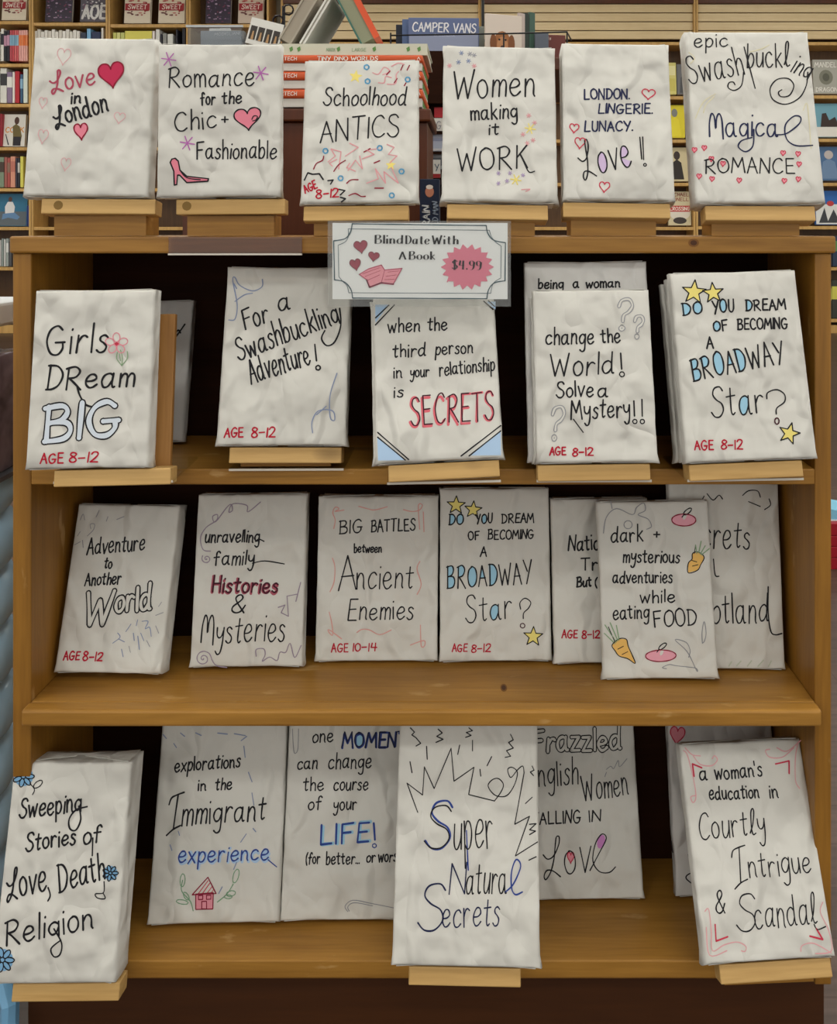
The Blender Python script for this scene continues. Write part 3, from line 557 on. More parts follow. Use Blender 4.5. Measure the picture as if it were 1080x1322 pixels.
  ('S','drawn_star','VP', 0.86, 0, 0, '90.7,33.1 92.2,28.6'),
  ('S','drawn_star','VP', 0.86, 0, 0, '93.0,32.7 90.0,29.0'),
  ('S','drawn_star','VP', 0.85, 0, 0, '74.5,33.4 79.0,32.6'),
  ('S','drawn_star','VP', 0.85, 0, 0, '76.0,35.2 77.5,30.8'),
  ('S','drawn_star','VP', 0.85, 0, 0, '78.2,34.8 75.3,31.1'),
  ('S','drawn_star','YS', 1.41, 0, 0, '94.5,88.1 106.3,86.3'),
  ('S','drawn_star','YS', 1.41, 0, 0, '98.4,93.1 102.3,81.3'),
  ('S','drawn_star','YS', 1.41, 0, 0, '104.3,92.2 96.4,82.3'),
  ('S','drawn_star','YS', 1.36, 0, 0, '77.4,26.2 89.0,24.3'),
  ('S','drawn_star','YS', 1.37, 0, 0, '81.3,31.0 85.2,19.6'),
  ('S','drawn_star','YS', 1.37, 0, 0, '87.1,30.0 79.4,20.5'),
  ('S','drawn_ornament','PS', 1.02, 1, 0, '89.7,13.8 99.5,14.7 94.5,11.9'),
  ('T','lettering','K', 2.01, 'Women', 11.9, 121.4, 105.9, 128.2, 35.8, {}),
  ('T','lettering','K', 1.97, 'making', 31.7, 96.4, 85.5, 100.1, 19.7, {}),
  ('T','lettering','K', 1.95, 'it', 52.3, 78.9, 63.8, 79.2, 13.3, {}),
  ('T','lettering','K', 1.92, 'WORK', 17.8, 34.6, 96.5, 40.2, 27.4, {}),
  ('S','lettering','K', 1.38, 1, 0, '91.6,48.7 98.1,35.1 104.7,35.9'),
]),
dict(key='london', label='white wrapped book lettered London Lingerie Lunacy Love with red heart outlines', loc=[0.1607, 0.985, 0.9791], yaw=0.32, lean=14.38, roll=-0.82, w=0.1252, h=0.1915, t=0.036, ink=[
  ('T','lettering','NV', 1.91, 'LONDON.', 24.2, 120.3, 76.7, 121.4, 12.3, {}),
  ('T','lettering','NV', 1.89, 'LINGERIE.', 40.0, 103.4, 102.7, 103.7, 11.5, {}),
  ('T','lettering','NV', 1.86, 'LUNACY.', 23.7, 81.1, 79.2, 82.1, 12.0, {}),
  ('T','lettering','K', 1.64, '{ove', 20.9, 26.2, 77.9, 39.2, 40.6, {'cf': 'VF:13'}),
  ('S','lettering','K', 1.49, 0, 0, '87.4,74.3 88.7,48.1'),
  ('S','lettering','K', 1.49, 0, 0, '90.6,74.7 90.9,47.5'),
  ('S','lettering','K', 1.3, 1, 1, '93.7,41.4 93.4,40.4 92.6,39.8 91.6,39.8 90.9,40.4 90.6,41.3 91.0,42.3 91.8,42.9 92.7,42.9 93.5,42.3'),
  ('S','drawn_heart','RH', 1.38, 1, 1, '99.5,130.4 100.0,131.4 101.9,133.0 104.8,133.0 106.9,130.9 106.6,127.9 103.9,125.3 100.7,123.1 98.8,121.3 98.4,120.6 98.2,121.4 96.7,123.4 94.0,126.1 92.0,129.0 92.4,131.9 94.9,133.7 97.8,133.3 99.3,131.4'),
  ('S','drawn_heart','RH', 1.33, 1, 1, '12.8,87.1 13.1,87.9 14.4,89.3 16.5,89.3 17.9,87.6 17.7,85.0 15.9,82.8 13.7,80.8 12.3,79.2 12.1,78.6 11.9,79.3 10.9,81.0 9.1,83.3 7.7,85.8 7.9,88.3 9.6,89.9 11.6,89.5 12.7,87.9'),
  ('S','drawn_heart','RH', 1.31, 1, 1, '19.2,69.7 19.5,70.8 21.0,72.5 23.3,72.5 24.9,70.4 24.6,67.3 22.5,64.5 20.1,62.1 18.6,60.2 18.2,59.4 18.1,60.2 17.0,62.4 15.0,65.1 13.4,68.1 13.7,71.2 15.7,73.1 17.9,72.7 19.1,70.8'),
  ('S','drawn_heart','RH', 1.27, 1, 1, '46.0,17.5 46.3,18.4 47.8,20.0 50.0,20.0 51.6,18.0 51.3,15.1 49.2,12.6 46.8,10.4 45.3,8.6 45.0,7.9 44.8,8.7 43.7,10.7 41.8,13.2 40.3,16.0 40.6,18.8 42.5,20.6 44.7,20.2 45.9,18.4'),
]),
dict(key='epic', label='white wrapped book lettered epic Swashbuckling Magical ROMANCE, rightmost on the top row', loc=[0.3194, 0.985, 0.9759], yaw=-0.69, lean=15.79, roll=-0.2, w=0.1449, h=0.213, t=0.034, ink=[
  ('T','lettering','K', 1.66, 'epic', 8.6, 192.1, 48.3, 193.8, 19.2, {}),
  ('T','lettering','K', 1.61, 'Swash', 1.2, 143.4, 65.7, 156.4, 35.9, {}),
  ('T','lettering','K', 1.64, 'buck~', 68.4, 166.0, 119.2, 167.0, 32.2, {}),
  ('T','lettering','K', 1.62, 'in%', 118.7, 160.8, 138.0, 150.2, 26.1, {}),
  ('S','lettering','K', 1.44, 1, 0, '139.7,160.2 136.3,143.1 126.6,127.3 109.9,119.3 96.2,125.5 94.2,139.5 103.2,150.8 116.2,151.9 121.8,143.1 115.8,130.8 106.0,129.0 103.3,134.3 107.5,137.8'),
  ('S','lettering','K', 1.43, 1, 0, '64.7,159.9 60.9,142.9 52.5,136.6 45.4,140.1 46.8,146.4 51.6,147.1 53.3,143.6'),
  ('S','lettering','K', 1.47, 0, 0, '67.7,192.5 76.6,139.4'),
  ('T','lettering','NV', 1.89, '^a%ica', 19.8, 78.7, 97.4, 79.3, 28.3, {}),
  ('S','lettering','NV', 1.68, 1, 0, '96.4,81.3 108.1,83.0 123.3,94.7 125.8,103.2 118.0,104.2 107.4,93.0 107.4,76.3 117.5,68.0 136.3,68.6'),
  ('S','lettering','NV', 1.68, 1, 0, '71.0,88.0 68.5,68.1 59.7,60.6 51.8,66.5 56.0,74.0 68.1,78.0'),
  ('T','lettering','K', 1.63, 'ROMANCE', 11.3, 34.3, 112.7, 35.1, 18.1, {}),
  ('F','drawn_heart','PK','1.7,64.0 1.9,64.5 2.6,65.3 3.7,65.3 4.4,64.2 4.2,62.8 3.2,61.5 2.0,60.4 1.2,59.5 1.1,59.1 1.0,59.5 0.5,60.5 -0.4,61.8 -1.0,63.3 -0.8,64.7 0.1,65.6 1.2,65.4 1.7,64.5'),
  ('S','drawn_heart','RH', 0.98, 1, 1, '1.7,64.0 1.9,64.5 2.6,65.3 3.7,65.3 4.4,64.2 4.2,62.8 3.2,61.5 2.0,60.4 1.2,59.5 1.1,59.1 1.0,59.5 0.5,60.5 -0.4,61.8 -1.0,63.3 -0.8,64.7 0.1,65.6 1.2,65.4 1.7,64.5'),
  ('F','drawn_heart','PK','12.8,66.3 13.0,66.8 13.8,67.6 14.8,67.6 15.5,66.5 15.3,65.0 14.3,63.7 13.1,62.6 12.3,61.7 12.2,61.3 12.1,61.7 11.6,62.8 10.8,64.1 10.1,65.5 10.3,67.0 11.3,67.9 12.3,67.7 12.8,66.8'),
  ('S','drawn_heart','RH', 0.99, 1, 1, '12.8,66.3 13.0,66.8 13.8,67.6 14.8,67.6 15.5,66.5 15.3,65.0 14.3,63.7 13.1,62.6 12.3,61.7 12.2,61.3 12.1,61.7 11.6,62.8 10.8,64.1 10.1,65.5 10.3,67.0 11.3,67.9 12.3,67.7 12.8,66.8'),
  ('F','drawn_heart','PK','102.0,60.2 102.2,60.7 103.0,61.5 104.1,61.5 104.7,60.4 104.5,59.0 103.4,57.7 102.1,56.5 101.3,55.6 101.2,55.2 101.1,55.7 100.7,56.7 99.8,58.0 99.2,59.5 99.5,60.9 100.5,61.8 101.5,61.6 102.0,60.7'),
  ('S','drawn_heart','RH', 0.99, 1, 1, '102.0,60.2 102.2,60.7 103.0,61.5 104.1,61.5 104.7,60.4 104.5,59.0 103.4,57.7 102.1,56.5 101.3,55.6 101.2,55.2 101.1,55.7 100.7,56.7 99.8,58.0 99.2,59.5 99.5,60.9 100.5,61.8 101.5,61.6 102.0,60.7'),
  ('F','drawn_heart','PK','119.0,59.2 119.2,59.7 119.9,60.5 121.0,60.5 121.7,59.4 121.4,57.9 120.3,56.6 119.0,55.5 118.2,54.6 118.1,54.2 118.0,54.6 117.6,55.7 116.7,57.0 116.2,58.4 116.4,59.9 117.4,60.8 118.5,60.6 118.9,59.7'),
  ('S','drawn_heart','RH', 0.99, 1, 1, '119.0,59.2 119.2,59.7 119.9,60.5 121.0,60.5 121.7,59.4 121.4,57.9 120.3,56.6 119.0,55.5 118.2,54.6 118.1,54.2 118.0,54.6 117.6,55.7 116.7,57.0 116.2,58.4 116.4,59.9 117.4,60.8 118.5,60.6 118.9,59.7'),
  ('F','drawn_heart','PK','118.9,46.8 119.1,47.3 119.9,48.1 121.0,48.1 121.6,47.0 121.4,45.6 120.3,44.3 119.0,43.2 118.2,42.3 118.0,41.9 118.0,42.3 117.6,43.3 116.7,44.6 116.2,46.1 116.4,47.5 117.4,48.4 118.5,48.2 118.9,47.3'),
  ('S','drawn_heart','RH', 0.98, 1, 1, '118.9,46.8 119.1,47.3 119.9,48.1 121.0,48.1 121.6,47.0 121.4,45.6 120.3,44.3 119.0,43.2 118.2,42.3 118.0,41.9 118.0,42.3 117.6,43.3 116.7,44.6 116.2,46.1 116.4,47.5 117.4,48.4 118.5,48.2 118.9,47.3'),
  ('F','drawn_heart','PK','5.0,32.1 5.2,32.6 5.9,33.4 7.0,33.4 7.7,32.3 7.5,30.9 6.5,29.7 5.3,28.6 4.5,27.7 4.4,27.3 4.3,27.7 3.9,28.7 3.0,30.0 2.3,31.4 2.5,32.8 3.5,33.7 4.5,33.5 5.0,32.6'),
  ('S','drawn_heart','RH', 0.95, 1, 1, '5.0,32.1 5.2,32.6 5.9,33.4 7.0,33.4 7.7,32.3 7.5,30.9 6.5,29.7 5.3,28.6 4.5,27.7 4.4,27.3 4.3,27.7 3.9,28.7 3.0,30.0 2.3,31.4 2.5,32.8 3.5,33.7 4.5,33.5 5.0,32.6'),
  ('F','drawn_heart','PK','19.3,28.9 19.5,29.4 20.2,30.1 21.3,30.1 22.0,29.1 21.8,27.7 20.8,26.4 19.6,25.4 18.8,24.5 18.7,24.1 18.6,24.5 18.1,25.5 17.3,26.8 16.6,28.2 16.8,29.6 17.8,30.5 18.8,30.3 19.3,29.4'),
  ('S','drawn_heart','RH', 0.95, 1, 1, '19.3,28.9 19.5,29.4 20.2,30.1 21.3,30.1 22.0,29.1 21.8,27.7 20.8,26.4 19.6,25.4 18.8,24.5 18.7,24.1 18.6,24.5 18.1,25.5 17.3,26.8 16.6,28.2 16.8,29.6 17.8,30.5 18.8,30.3 19.3,29.4'),
  ('F','drawn_heart','PK','49.8,27.2 49.9,27.6 50.7,28.4 51.7,28.4 52.4,27.4 52.2,26.0 51.2,24.7 49.9,23.6 49.2,22.8 49.0,22.4 49.0,22.8 48.5,23.8 47.7,25.1 47.0,26.5 47.3,27.9 48.2,28.8 49.2,28.6 49.7,27.7'),
  ('S','drawn_heart','RH', 0.95, 1, 1, '49.8,27.2 49.9,27.6 50.7,28.4 51.7,28.4 52.4,27.4 52.2,26.0 51.2,24.7 49.9,23.6 49.2,22.8 49.0,22.4 49.0,22.8 48.5,23.8 47.7,25.1 47.0,26.5 47.3,27.9 48.2,28.8 49.2,28.6 49.7,27.7'),
  ('F','drawn_heart','PK','100.4,26.6 100.6,27.1 101.4,27.9 102.4,27.9 103.1,26.9 102.9,25.4 101.8,24.2 100.5,23.1 99.8,22.2 99.6,21.8 99.5,22.2 99.1,23.2 98.3,24.5 97.7,25.9 97.9,27.4 98.9,28.2 100.0,28.0 100.4,27.1'),
  ('S','drawn_heart','RH', 0.96, 1, 1, '100.4,26.6 100.6,27.1 101.4,27.9 102.4,27.9 103.1,26.9 102.9,25.4 101.8,24.2 100.5,23.1 99.8,22.2 99.6,21.8 99.5,22.2 99.1,23.2 98.3,24.5 97.7,25.9 97.9,27.4 98.9,28.2 100.0,28.0 100.4,27.1'),
  ('F','drawn_heart','PK','116.5,28.8 116.7,29.3 117.5,30.0 118.5,30.0 119.2,29.0 118.9,27.6 117.9,26.3 116.6,25.2 115.8,24.4 115.6,24.0 115.6,24.4 115.2,25.4 114.3,26.7 113.8,28.1 114.0,29.5 115.0,30.4 116.0,30.2 116.5,29.3'),
  ('S','drawn_heart','RH', 0.96, 1, 1, '116.5,28.8 116.7,29.3 117.5,30.0 118.5,30.0 119.2,29.0 118.9,27.6 117.9,26.3 116.6,25.2 115.8,24.4 115.6,24.0 115.6,24.4 115.2,25.4 114.3,26.7 113.8,28.1 114.0,29.5 115.0,30.4 116.0,30.2 116.5,29.3'),
  ('F','drawn_heart','PK','20.1,52.9 20.3,53.4 21.0,54.2 22.0,54.2 22.7,53.1 22.5,51.7 21.5,50.4 20.3,49.3 19.6,48.4 19.4,48.0 19.3,48.4 18.9,49.4 18.0,50.7 17.3,52.2 17.5,53.6 18.5,54.5 19.5,54.3 20.0,53.4'),
  ('S','drawn_heart','RH', 0.97, 1, 1, '20.1,52.9 20.3,53.4 21.0,54.2 22.0,54.2 22.7,53.1 22.5,51.7 21.5,50.4 20.3,49.3 19.6,48.4 19.4,48.0 19.3,48.4 18.9,49.4 18.0,50.7 17.3,52.2 17.5,53.6 18.5,54.5 19.5,54.3 20.0,53.4'),
  ('F','drawn_heart','PK','32.8,47.0 33.0,47.5 33.8,48.3 34.8,48.3 35.5,47.3 35.3,45.8 34.3,44.6 33.1,43.5 32.3,42.6 32.1,42.2 32.1,42.6 31.6,43.6 30.7,44.9 30.1,46.3 30.3,47.8 31.3,48.7 32.3,48.5 32.8,47.5'),
  ('S','drawn_heart','RH', 0.97, 1, 1, '32.8,47.0 33.0,47.5 33.8,48.3 34.8,48.3 35.5,47.3 35.3,45.8 34.3,44.6 33.1,43.5 32.3,42.6 32.1,42.2 32.1,42.6 31.6,43.6 30.7,44.9 30.1,46.3 30.3,47.8 31.3,48.7 32.3,48.5 32.8,47.5'),
  ('S','drawn_ornament','YP', 1.02, 1, 0, '4.9,101.5 15.3,121.9 30.1,132.3'),
  ('S','drawn_ornament','YP', 1.02, 1, 0, '14.6,108.3 18.3,118.5 28.3,128.9'),
  ('S','drawn_ornament','YP', 1.04, 1, 0, '129.8,111.8 135.3,118.7 134.3,64.7'),
  ('S','drawn_ornament','YP', 1.09, 1, 0, '2.5,185.5 8.6,178.3 3.4,171.1'),
  ('S','drawn_ornament','YP', 1.1, 1, 0, '73.8,185.9 87.1,189.7 97.4,195.2'),
]),
dict(key='girls', label='white wrapped book lettered Girls Dream BIG with a pink flower', loc=[-0.4158, 0.935, 0.691], yaw=2.54, lean=8.81, roll=0.59, w=0.1283, h=0.1902, t=0.027, ink=[
  ('T','lettering','K', 2.29, 'Girls', 14.7, 120.3, 79.1, 122.2, 31.4, {}),
  ('T','lettering','K', 2.27, 'DReam', 16.6, 83.5, 110.2, 84.8, 24.3, {}),
  ('S','lettering','K', 2.02, 1, 0, '50.5,87.0 53.6,76.9 60.4,66.8 68.9,63.9'),
  ('T','hollow_lettering','K', 7.97, 'BIG', 17.2, 28.8, 95.7, 33.4, 34.5, {'fill': 'LB2','inner': 4.98}),
  ('S','drawn_flower','PK', 1.03, 1, 1, '89.5,143.1 91.2,142.6 92.5,141.2 93.3,139.3 93.4,137.2 92.8,135.2 91.5,133.9 89.9,133.4 88.3,133.9 86.9,135.3 86.1,137.2 86.0,139.3 86.6,141.2 87.9,142.6'),
  ('S','drawn_flower','PK', 1.03, 1, 1, '101.5,134.9 101.7,133.2 100.9,131.6 99.3,130.3 97.3,129.6 95.3,129.7 93.6,130.6 92.6,132.0 92.4,133.7 93.2,135.4 94.8,136.6 96.8,137.3 98.8,137.2 100.5,136.3'),
  ('S','drawn_flower','PK', 1.03, 1, 1, '97.6,121.9 96.0,121.3 94.2,121.7 92.4,122.8 91.1,124.5 90.5,126.5 90.7,128.4 91.7,129.7 93.2,130.3 95.1,130.0 96.8,128.8 98.2,127.1 98.8,125.1 98.6,123.2'),
  ('S','drawn_flower','PK', 1.03, 1, 1, '83.2,122.0 82.1,123.4 81.7,125.2 82.2,127.2 83.4,128.9 85.0,130.0 86.8,130.3 88.4,129.7 89.5,128.4 89.9,126.5 89.4,124.5 88.3,122.8 86.6,121.7 84.8,121.4'),
  ('S','drawn_flower','PK', 1.03, 1, 1, '78.2,135.0 79.1,136.4 80.7,137.3 82.7,137.4 84.8,136.7 86.4,135.4 87.3,133.7 87.4,132.0 86.5,130.6 84.8,129.8 82.8,129.7 80.8,130.4 79.1,131.7 78.2,133.3'),
  ('F','drawn_flower','RH','92.4,131.0 92.2,130.1 91.6,129.4 90.6,129.0 89.5,129.0 88.6,129.4 87.9,130.2 87.6,131.0 87.8,131.9 88.4,132.6 89.4,133.0 90.4,133.0 91.4,132.6 92.1,131.9'),
  ('S','drawn_flower','GN', 1.03, 1, 0, '94.4,124.5 97.0,117.0 96.7,107.4'),
  ('S','drawn_flower','GN', 1.02, 1, 0, '96.7,107.7 91.0,115.3 91.4,122.1'),
  ('S','drawn_flower','GN', 1.02, 1, 0, '96.7,107.7 102.2,115.2 101.9,122.7'),
  ('S','drawn_flower','GN', 1.03, 1, 0, '93.5,120.4 95.2,112.9'),
  ('T','age_lettering','R', 1.65, 'AGE', 15.8, 6.3, 39.5, 6.3, 9.8, {}),
  ('T','age_lettering','R', 1.66, '8-12', 45.1, 6.4, 75.5, 6.2, 9.9, {}),
]),
dict(key='swash', label='white wrapped book lettered For a Swashbuckling Adventure, left of the price sign', loc=[-0.2201, 0.985, 0.7031], yaw=0.77, lean=13.32, roll=-0.2, w=0.1452, h=0.2036, t=0.022, ink=[
  ('T','lettering','K', 2.08, 'For', 24.5, 128.8, 52.2, 138.7, 24.6, {}),
  ('T','lettering','K', 2.11, 'a', 62.6, 151.1, 75.7, 153.9, 24.8, {}),
  ('T','lettering','K', 2.06, 'Swashbucklin%', 20.2, 93.9, 133.9, 139.0, 27.2, {}),
  ('T','lettering','K', 2.01, 'Adventure', 36.2, 67.7, 102.6, 91.3, 27.3, {}),
  ('S','lettering','K', 1.87, 1, 0, '133.2,155.0 135.2,134.6 129.1,116.2 120.1,111.7 113.7,119.7 117.0,128.9'),
  ('S','lettering','K', 1.82, 0, 0, '106.2,113.0 109.0,94.2'),
  ('S','lettering','K', 1.79, 1, 1, '113.6,86.4 113.2,84.9 112.0,84.0 110.4,84.0 109.1,84.9 108.6,86.4 109.0,87.8 110.3,88.8 111.8,88.8 113.1,87.9'),
  ('S','drawn_ornament','BP', 1.3, 1, 0, '5.5,141.1 12.7,142.3 14.2,159.1 7.2,187.4 9.5,191.2 15.7,181.8 31.0,175.2 41.8,180.2 41.7,189.0'),
  ('S','drawn_ornament','BP', 1.32, 1, 0, '11.4,162.8 22.0,170.5 31.1,172.5'),
  ('S','drawn_ornament','BP', 1.34, 1, 0, '8.9,183.6 12.3,177.9'),
  ('S','drawn_ornament','BP', 1.25, 1, 0, '132.9,80.2 126.1,55.4 127.1,31.1 132.2,27.8 129.4,38.1 113.4,37.9 106.8,25.7 107.9,13.8'),
  ('S','drawn_ornament','BP', 1.21, 1, 0, '111.8,33.7 122.1,43.2'),
  ('T','age_lettering','R', 1.72, 'AGE', 9.1, 8.6, 30.1, 9.5, 10.2, {}),
  ('T','age_lettering','R', 1.72, '8-12', 38.9, 8.6, 65.9, 9.6, 10.2, {}),
]),
dict(key='third', label='white wrapped book lettered SECRETS in red, below the price sign', loc=[-0.039, 0.935, 0.6992], yaw=4.69, lean=17.33, roll=1.65, w=0.1357, h=0.1943, t=0.022, ink=[
  ('T','lettering','K', 1.76, 'when', 15.9, 139.3, 50.8, 140.5, 15.0, {}),
  ('T','lettering','K', 1.78, 'the', 59.6, 140.2, 81.2, 140.7, 15.2, {}),
  ('T','lettering','K', 1.73, 'third', 20.2, 111.8, 56.3, 112.4, 14.8, {}),
  ('T','lettering','K', 1.62, 'person', 67.0, 113.4, 108.5, 113.2, 14.5, {}),
  ('T','lettering','K', 1.57, 'in', 20.5, 89.3, 29.7, 89.6, 12.2, {}),
  ('T','lettering','K', 1.58, 'your', 38.8, 89.8, 59.4, 89.9, 12.2, {}),
  ('T','lettering','K', 1.6, 'relationship', 70.7, 89.6, 132.0, 93.5, 14.8, {}),
  ('T','lettering','K', 1.55, 'is', 20.1, 68.5, 30.5, 68.7, 12.0, {}),
  ('T','shadow_lettering','PR', 2.77, 'SECRETS', 37.1, 36.6, 127.4, 39.3, 30.0, {}),
  ('T','lettering','MK', 1.42, 'SECRETS', 38.3, 37.4, 128.5, 40.2, 30.0, {}),
  ('F','drawn_corner_stripe','LB','1.8,27.5 31.5,2.4 2.3,3.1'),
  ('F','drawn_corner_stripe','LB','134.6,27.3 133.4,2.3 100.4,3.6'),
  ('F','drawn_corner_stripe','LB','2.5,172.0 17.1,171.5 2.3,151.4'),
  ('F','drawn_corner_stripe','LB','127.2,170.9 137.6,170.9 136.9,161.4'),
  ('S','drawn_corner_stripe','K', 1.34, 0, 0, '2.4,32.4 34.6,2.7'),
  ('S','drawn_corner_stripe','K', 1.34, 0, 0, '2.2,27.5 31.0,2.4'),
  ('S','drawn_corner_stripe','K', 1.39, 0, 0, '135.1,33.5 90.4,3.5'),
  ('S','drawn_corner_stripe','K', 1.38, 0, 0, '134.7,27.8 99.0,3.2'),
  ('S','drawn_corner_stripe','K', 1.45, 0, 0, '2.5,157.0 17.5,170.7'),
  ('S','drawn_corner_stripe','K', 1.45, 0, 0, '2.2,149.0 23.7,170.7'),
  ('S','drawn_corner_stripe','K', 1.51, 0, 0, '124.3,171.5 134.2,161.9'),
  ('S','drawn_corner_stripe','K', 1.51, 0, 0, '129.7,171.9 136.0,165.4'),
]),
dict(key='change', label='white wrapped book lettered Change the World, Solve a Mystery, with grey question marks', loc=[0.1296, 0.94, 0.6958], yaw=0.51, lean=12.11, roll=0.57, w=0.1301, h=0.1863, t=0.014, ink=[
  ('T','lettering','K', 1.85, 'change', 12.5, 126.1, 65.6, 126.4, 17.8, {}),
  ('T','lettering','K', 1.85, 'the', 73.9, 126.9, 94.9, 127.8, 15.8, {}),
  ('T','lettering','K', 1.83, 'World', 17.5, 92.7, 86.1, 93.3, 24.2, {}),
  ('S','lettering','K', 1.64, 0, 0, '95.0,116.0 95.3,98.6'),
  ('S','lettering','K', 1.3, 1, 1, '98.0,93.0 97.5,91.5 96.1,90.6 94.5,90.6 93.2,91.6 92.7,93.1 93.3,94.6 94.7,95.6 96.3,95.5 97.6,94.6'),
  ('T','lettering','K', 1.81, 'Solve', 22.7, 69.2, 62.8, 69.7, 16.8, {}),
  ('T','lettering','K', 1.81, 'a', 67.7, 69.0, 78.6, 69.4, 16.8, {}),
  ('T','lettering','K', 1.8, 'Mystery', 38.0, 45.7, 102.0, 47.7, 19.9, {}),
  ('S','lettering','K', 1.61, 0, 0, '107.0,64.3 106.9,48.2'),
  ('S','lettering','K', 1.61, 0, 0, '115.9,65.8 115.4,48.1'),
  ('S','lettering','K', 1.28, 1, 1, '109.3,42.4 108.8,41.1 107.6,40.3 106.2,40.4 105.1,41.2 104.7,42.5 105.2,43.8 106.4,44.6 107.8,44.6 108.9,43.8'),
  ('S','lettering','K', 1.28, 1, 1, '117.4,42.3 116.9,41.0 115.8,40.2 114.3,40.2 113.2,41.0 112.9,42.4 113.4,43.7 114.5,44.5 116.0,44.4 117.1,43.6'),
  ('S','lettering','K', 1.28, 0, 0, '40.6,45.7 50.6,31.7'),
  ('T','drawn_question_mark','GR', 3.99, '?', 91.1, 141.4, 107.4, 141.1, 34.9, {'fill': 'W','inner': 2.0}),
  ('T','drawn_question_mark','GR', 3.97, '?', 109.7, 132.1, 120.0, 131.9, 23.8, {'fill': 'W','inner': 1.99}),
  ('T','drawn_question_mark','GR', 3.84, '?', 13.8, 24.5, 27.5, 24.2, 35.9, {'fill': 'W','inner': 1.92}),
  ('T','age_lettering','R', 1.6, 'AGE', 13.9, 8.0, 31.2, 8.3, 8.2, {}),
  ('T','age_lettering','R', 1.6, '8-12', 37.7, 7.2, 60.5, 7.4, 8.2, {}),
]),
dict(key='dream2', label='larger white wrapped Broadway Star book with yellow stars, on the second shelf', loc=[0.2972, 0.945, 0.6968], yaw=3.21, lean=12.89, roll=1.39, w=0.1438, h=0.2064, t=0.018, ink=[
  ('F','drawn_star','Y','27.3,198.3 29.0,188.7 38.8,187.2 29.9,182.0 30.8,172.2 23.6,178.6 14.4,174.2 18.8,183.3 12.2,190.2 22.1,189.5'),
  ('S','drawn_star','K', 1.34, 0, 1, '27.3,198.3 29.0,188.7 38.8,187.2 29.9,182.0 30.8,172.2 23.6,178.6 14.4,174.2 18.8,183.3 12.2,190.2 22.1,189.5'),
  ('F','drawn_star','Y','46.4,194.8 49.3,187.0 58.0,187.1 51.1,181.5 53.3,173.5 46.2,177.7 38.9,172.7 41.3,180.9 34.6,185.8 43.3,186.7'),
  ('S','drawn_star','K', 1.35, 0, 1, '46.4,194.8 49.3,187.0 58.0,187.1 51.1,181.5 53.3,173.5 46.2,177.7 38.9,172.7 41.3,180.9 34.6,185.8 43.3,186.7'),
  ('T','lettering','K', 1.86, 'DO', 9.3, 158.9, 31.7, 159.9, 12.7, {'cf': 'BF:01'}),
  ('T','lettering','K', 1.87, 'YOU', 43.5, 159.8, 67.8, 161.1, 14.1, {'cf': 'BF:1'}),
  ('T','lettering','K', 1.89, 'DREAM', 81.2, 161.6, 127.0, 161.9, 12.1, {'cf': 'BF:0'}),
  ('T','lettering','K', 1.86, 'OF', 42.5, 139.9, 58.9, 140.7, 11.0, {'cf': 'BF:0'}),
  ('T','lettering','K', 1.88, 'BECOMING', 69.8, 141.0, 126.3, 140.4, 12.1, {}),
  ('T','lettering','K', 1.85, 'A', 33.2, 121.1, 40.6, 121.2, 12.6, {}),
  ('T','lettering','K', 1.85, 'BROADWAY', 14.2, 86.4, 118.6, 102.7, 24.4, {'cf': 'BF:01234'}),
  ('T','lettering','K', 1.65, 'Star', 31.3, 46.7, 89.8, 50.0, 32.0, {'cf': 'BF:2'}),
  ('S','lettering','K', 1.48, 1, 0, '94.5,64.5 96.2,71.0 106.8,73.8 114.7,68.5 113.8,60.4 104.6,54.2 103.2,47.7'),
  ('S','lettering','MK', 1.47, 1, 1, '105.4,40.1 104.7,38.2 103.4,37.1 101.9,37.2 100.9,38.4 100.7,40.3 101.3,42.2 102.6,43.4 104.1,43.3 105.2,42.1'),
  ('F','drawn_star','Y','119.5,37.8 119.4,29.6 127.3,26.7 119.1,23.8 118.2,15.6 113.2,22.0 104.8,19.8 110.0,26.6 105.6,33.5 113.8,31.3'),
  ('S','drawn_star','K', 1.31, 0, 1, '119.5,37.8 119.4,29.6 127.3,26.7 119.1,23.8 118.2,15.6 113.2,22.0 104.8,19.8 110.0,26.6 105.6,33.5 113.8,31.3'),
  ('T','age_lettering','R', 1.62, 'AGE', 9.6, 13.3, 30.1, 12.9, 9.3, {}),
  ('T','age_lettering','R', 1.62, '8-12', 37.8, 12.9, 62.2, 12.3, 9.3, {}),
]),
dict(key='being', label='shaded wrapped book lettered being a woman, peeking out above the Change the World book', loc=[0.1284, 0.972, 0.6883], yaw=0.59, lean=11.61, roll=0.51, w=0.142, h=0.2245, t=0.014, ink=[
  ('T','lettering','K', 1.92, 'being', 15.4, 193.4, 44.3, 193.8, 11.0, {}),
  ('T','lettering','K', 1.92, 'a', 55.7, 193.6, 62.2, 193.9, 11.0, {}),
  ('T','lettering','K', 1.92, 'woman', 70.5, 194.1, 109.7, 194.3, 11.0, {}),
]),
dict(key='behindgirls', label='shaded wrapped book half hidden behind the Girls Dream BIG book and its oak easel', loc=[-0.4328, 1.1048, 0.6785], yaw=0.99, lean=14.69, roll=0.23, w=0.1247, h=0.1799, t=0.018, ink=[
  ('S','lettering','K', 2.14, 1, 0, '103.4,131.9 107.9,140.5 111.5,137.0'),
  ('S','letter_stroke','K', 2.18, 1, 0, '116.3,148.2 107.5,134.0 104.3,131.0'),
]),
dict(key='adv', label='white wrapped book lettered Adventure to Another World, leftmost on the third shelf', loc=[-0.4388, 1.0423, 0.4183], yaw=-0.3, lean=17.51, roll=-0.78, w=0.1273, h=0.1909, t=0.032, ink=[
  ('T','lettering','K', 1.93, 'Adventure', 19.8, 131.3, 90.1, 138.1, 20.0, {}),
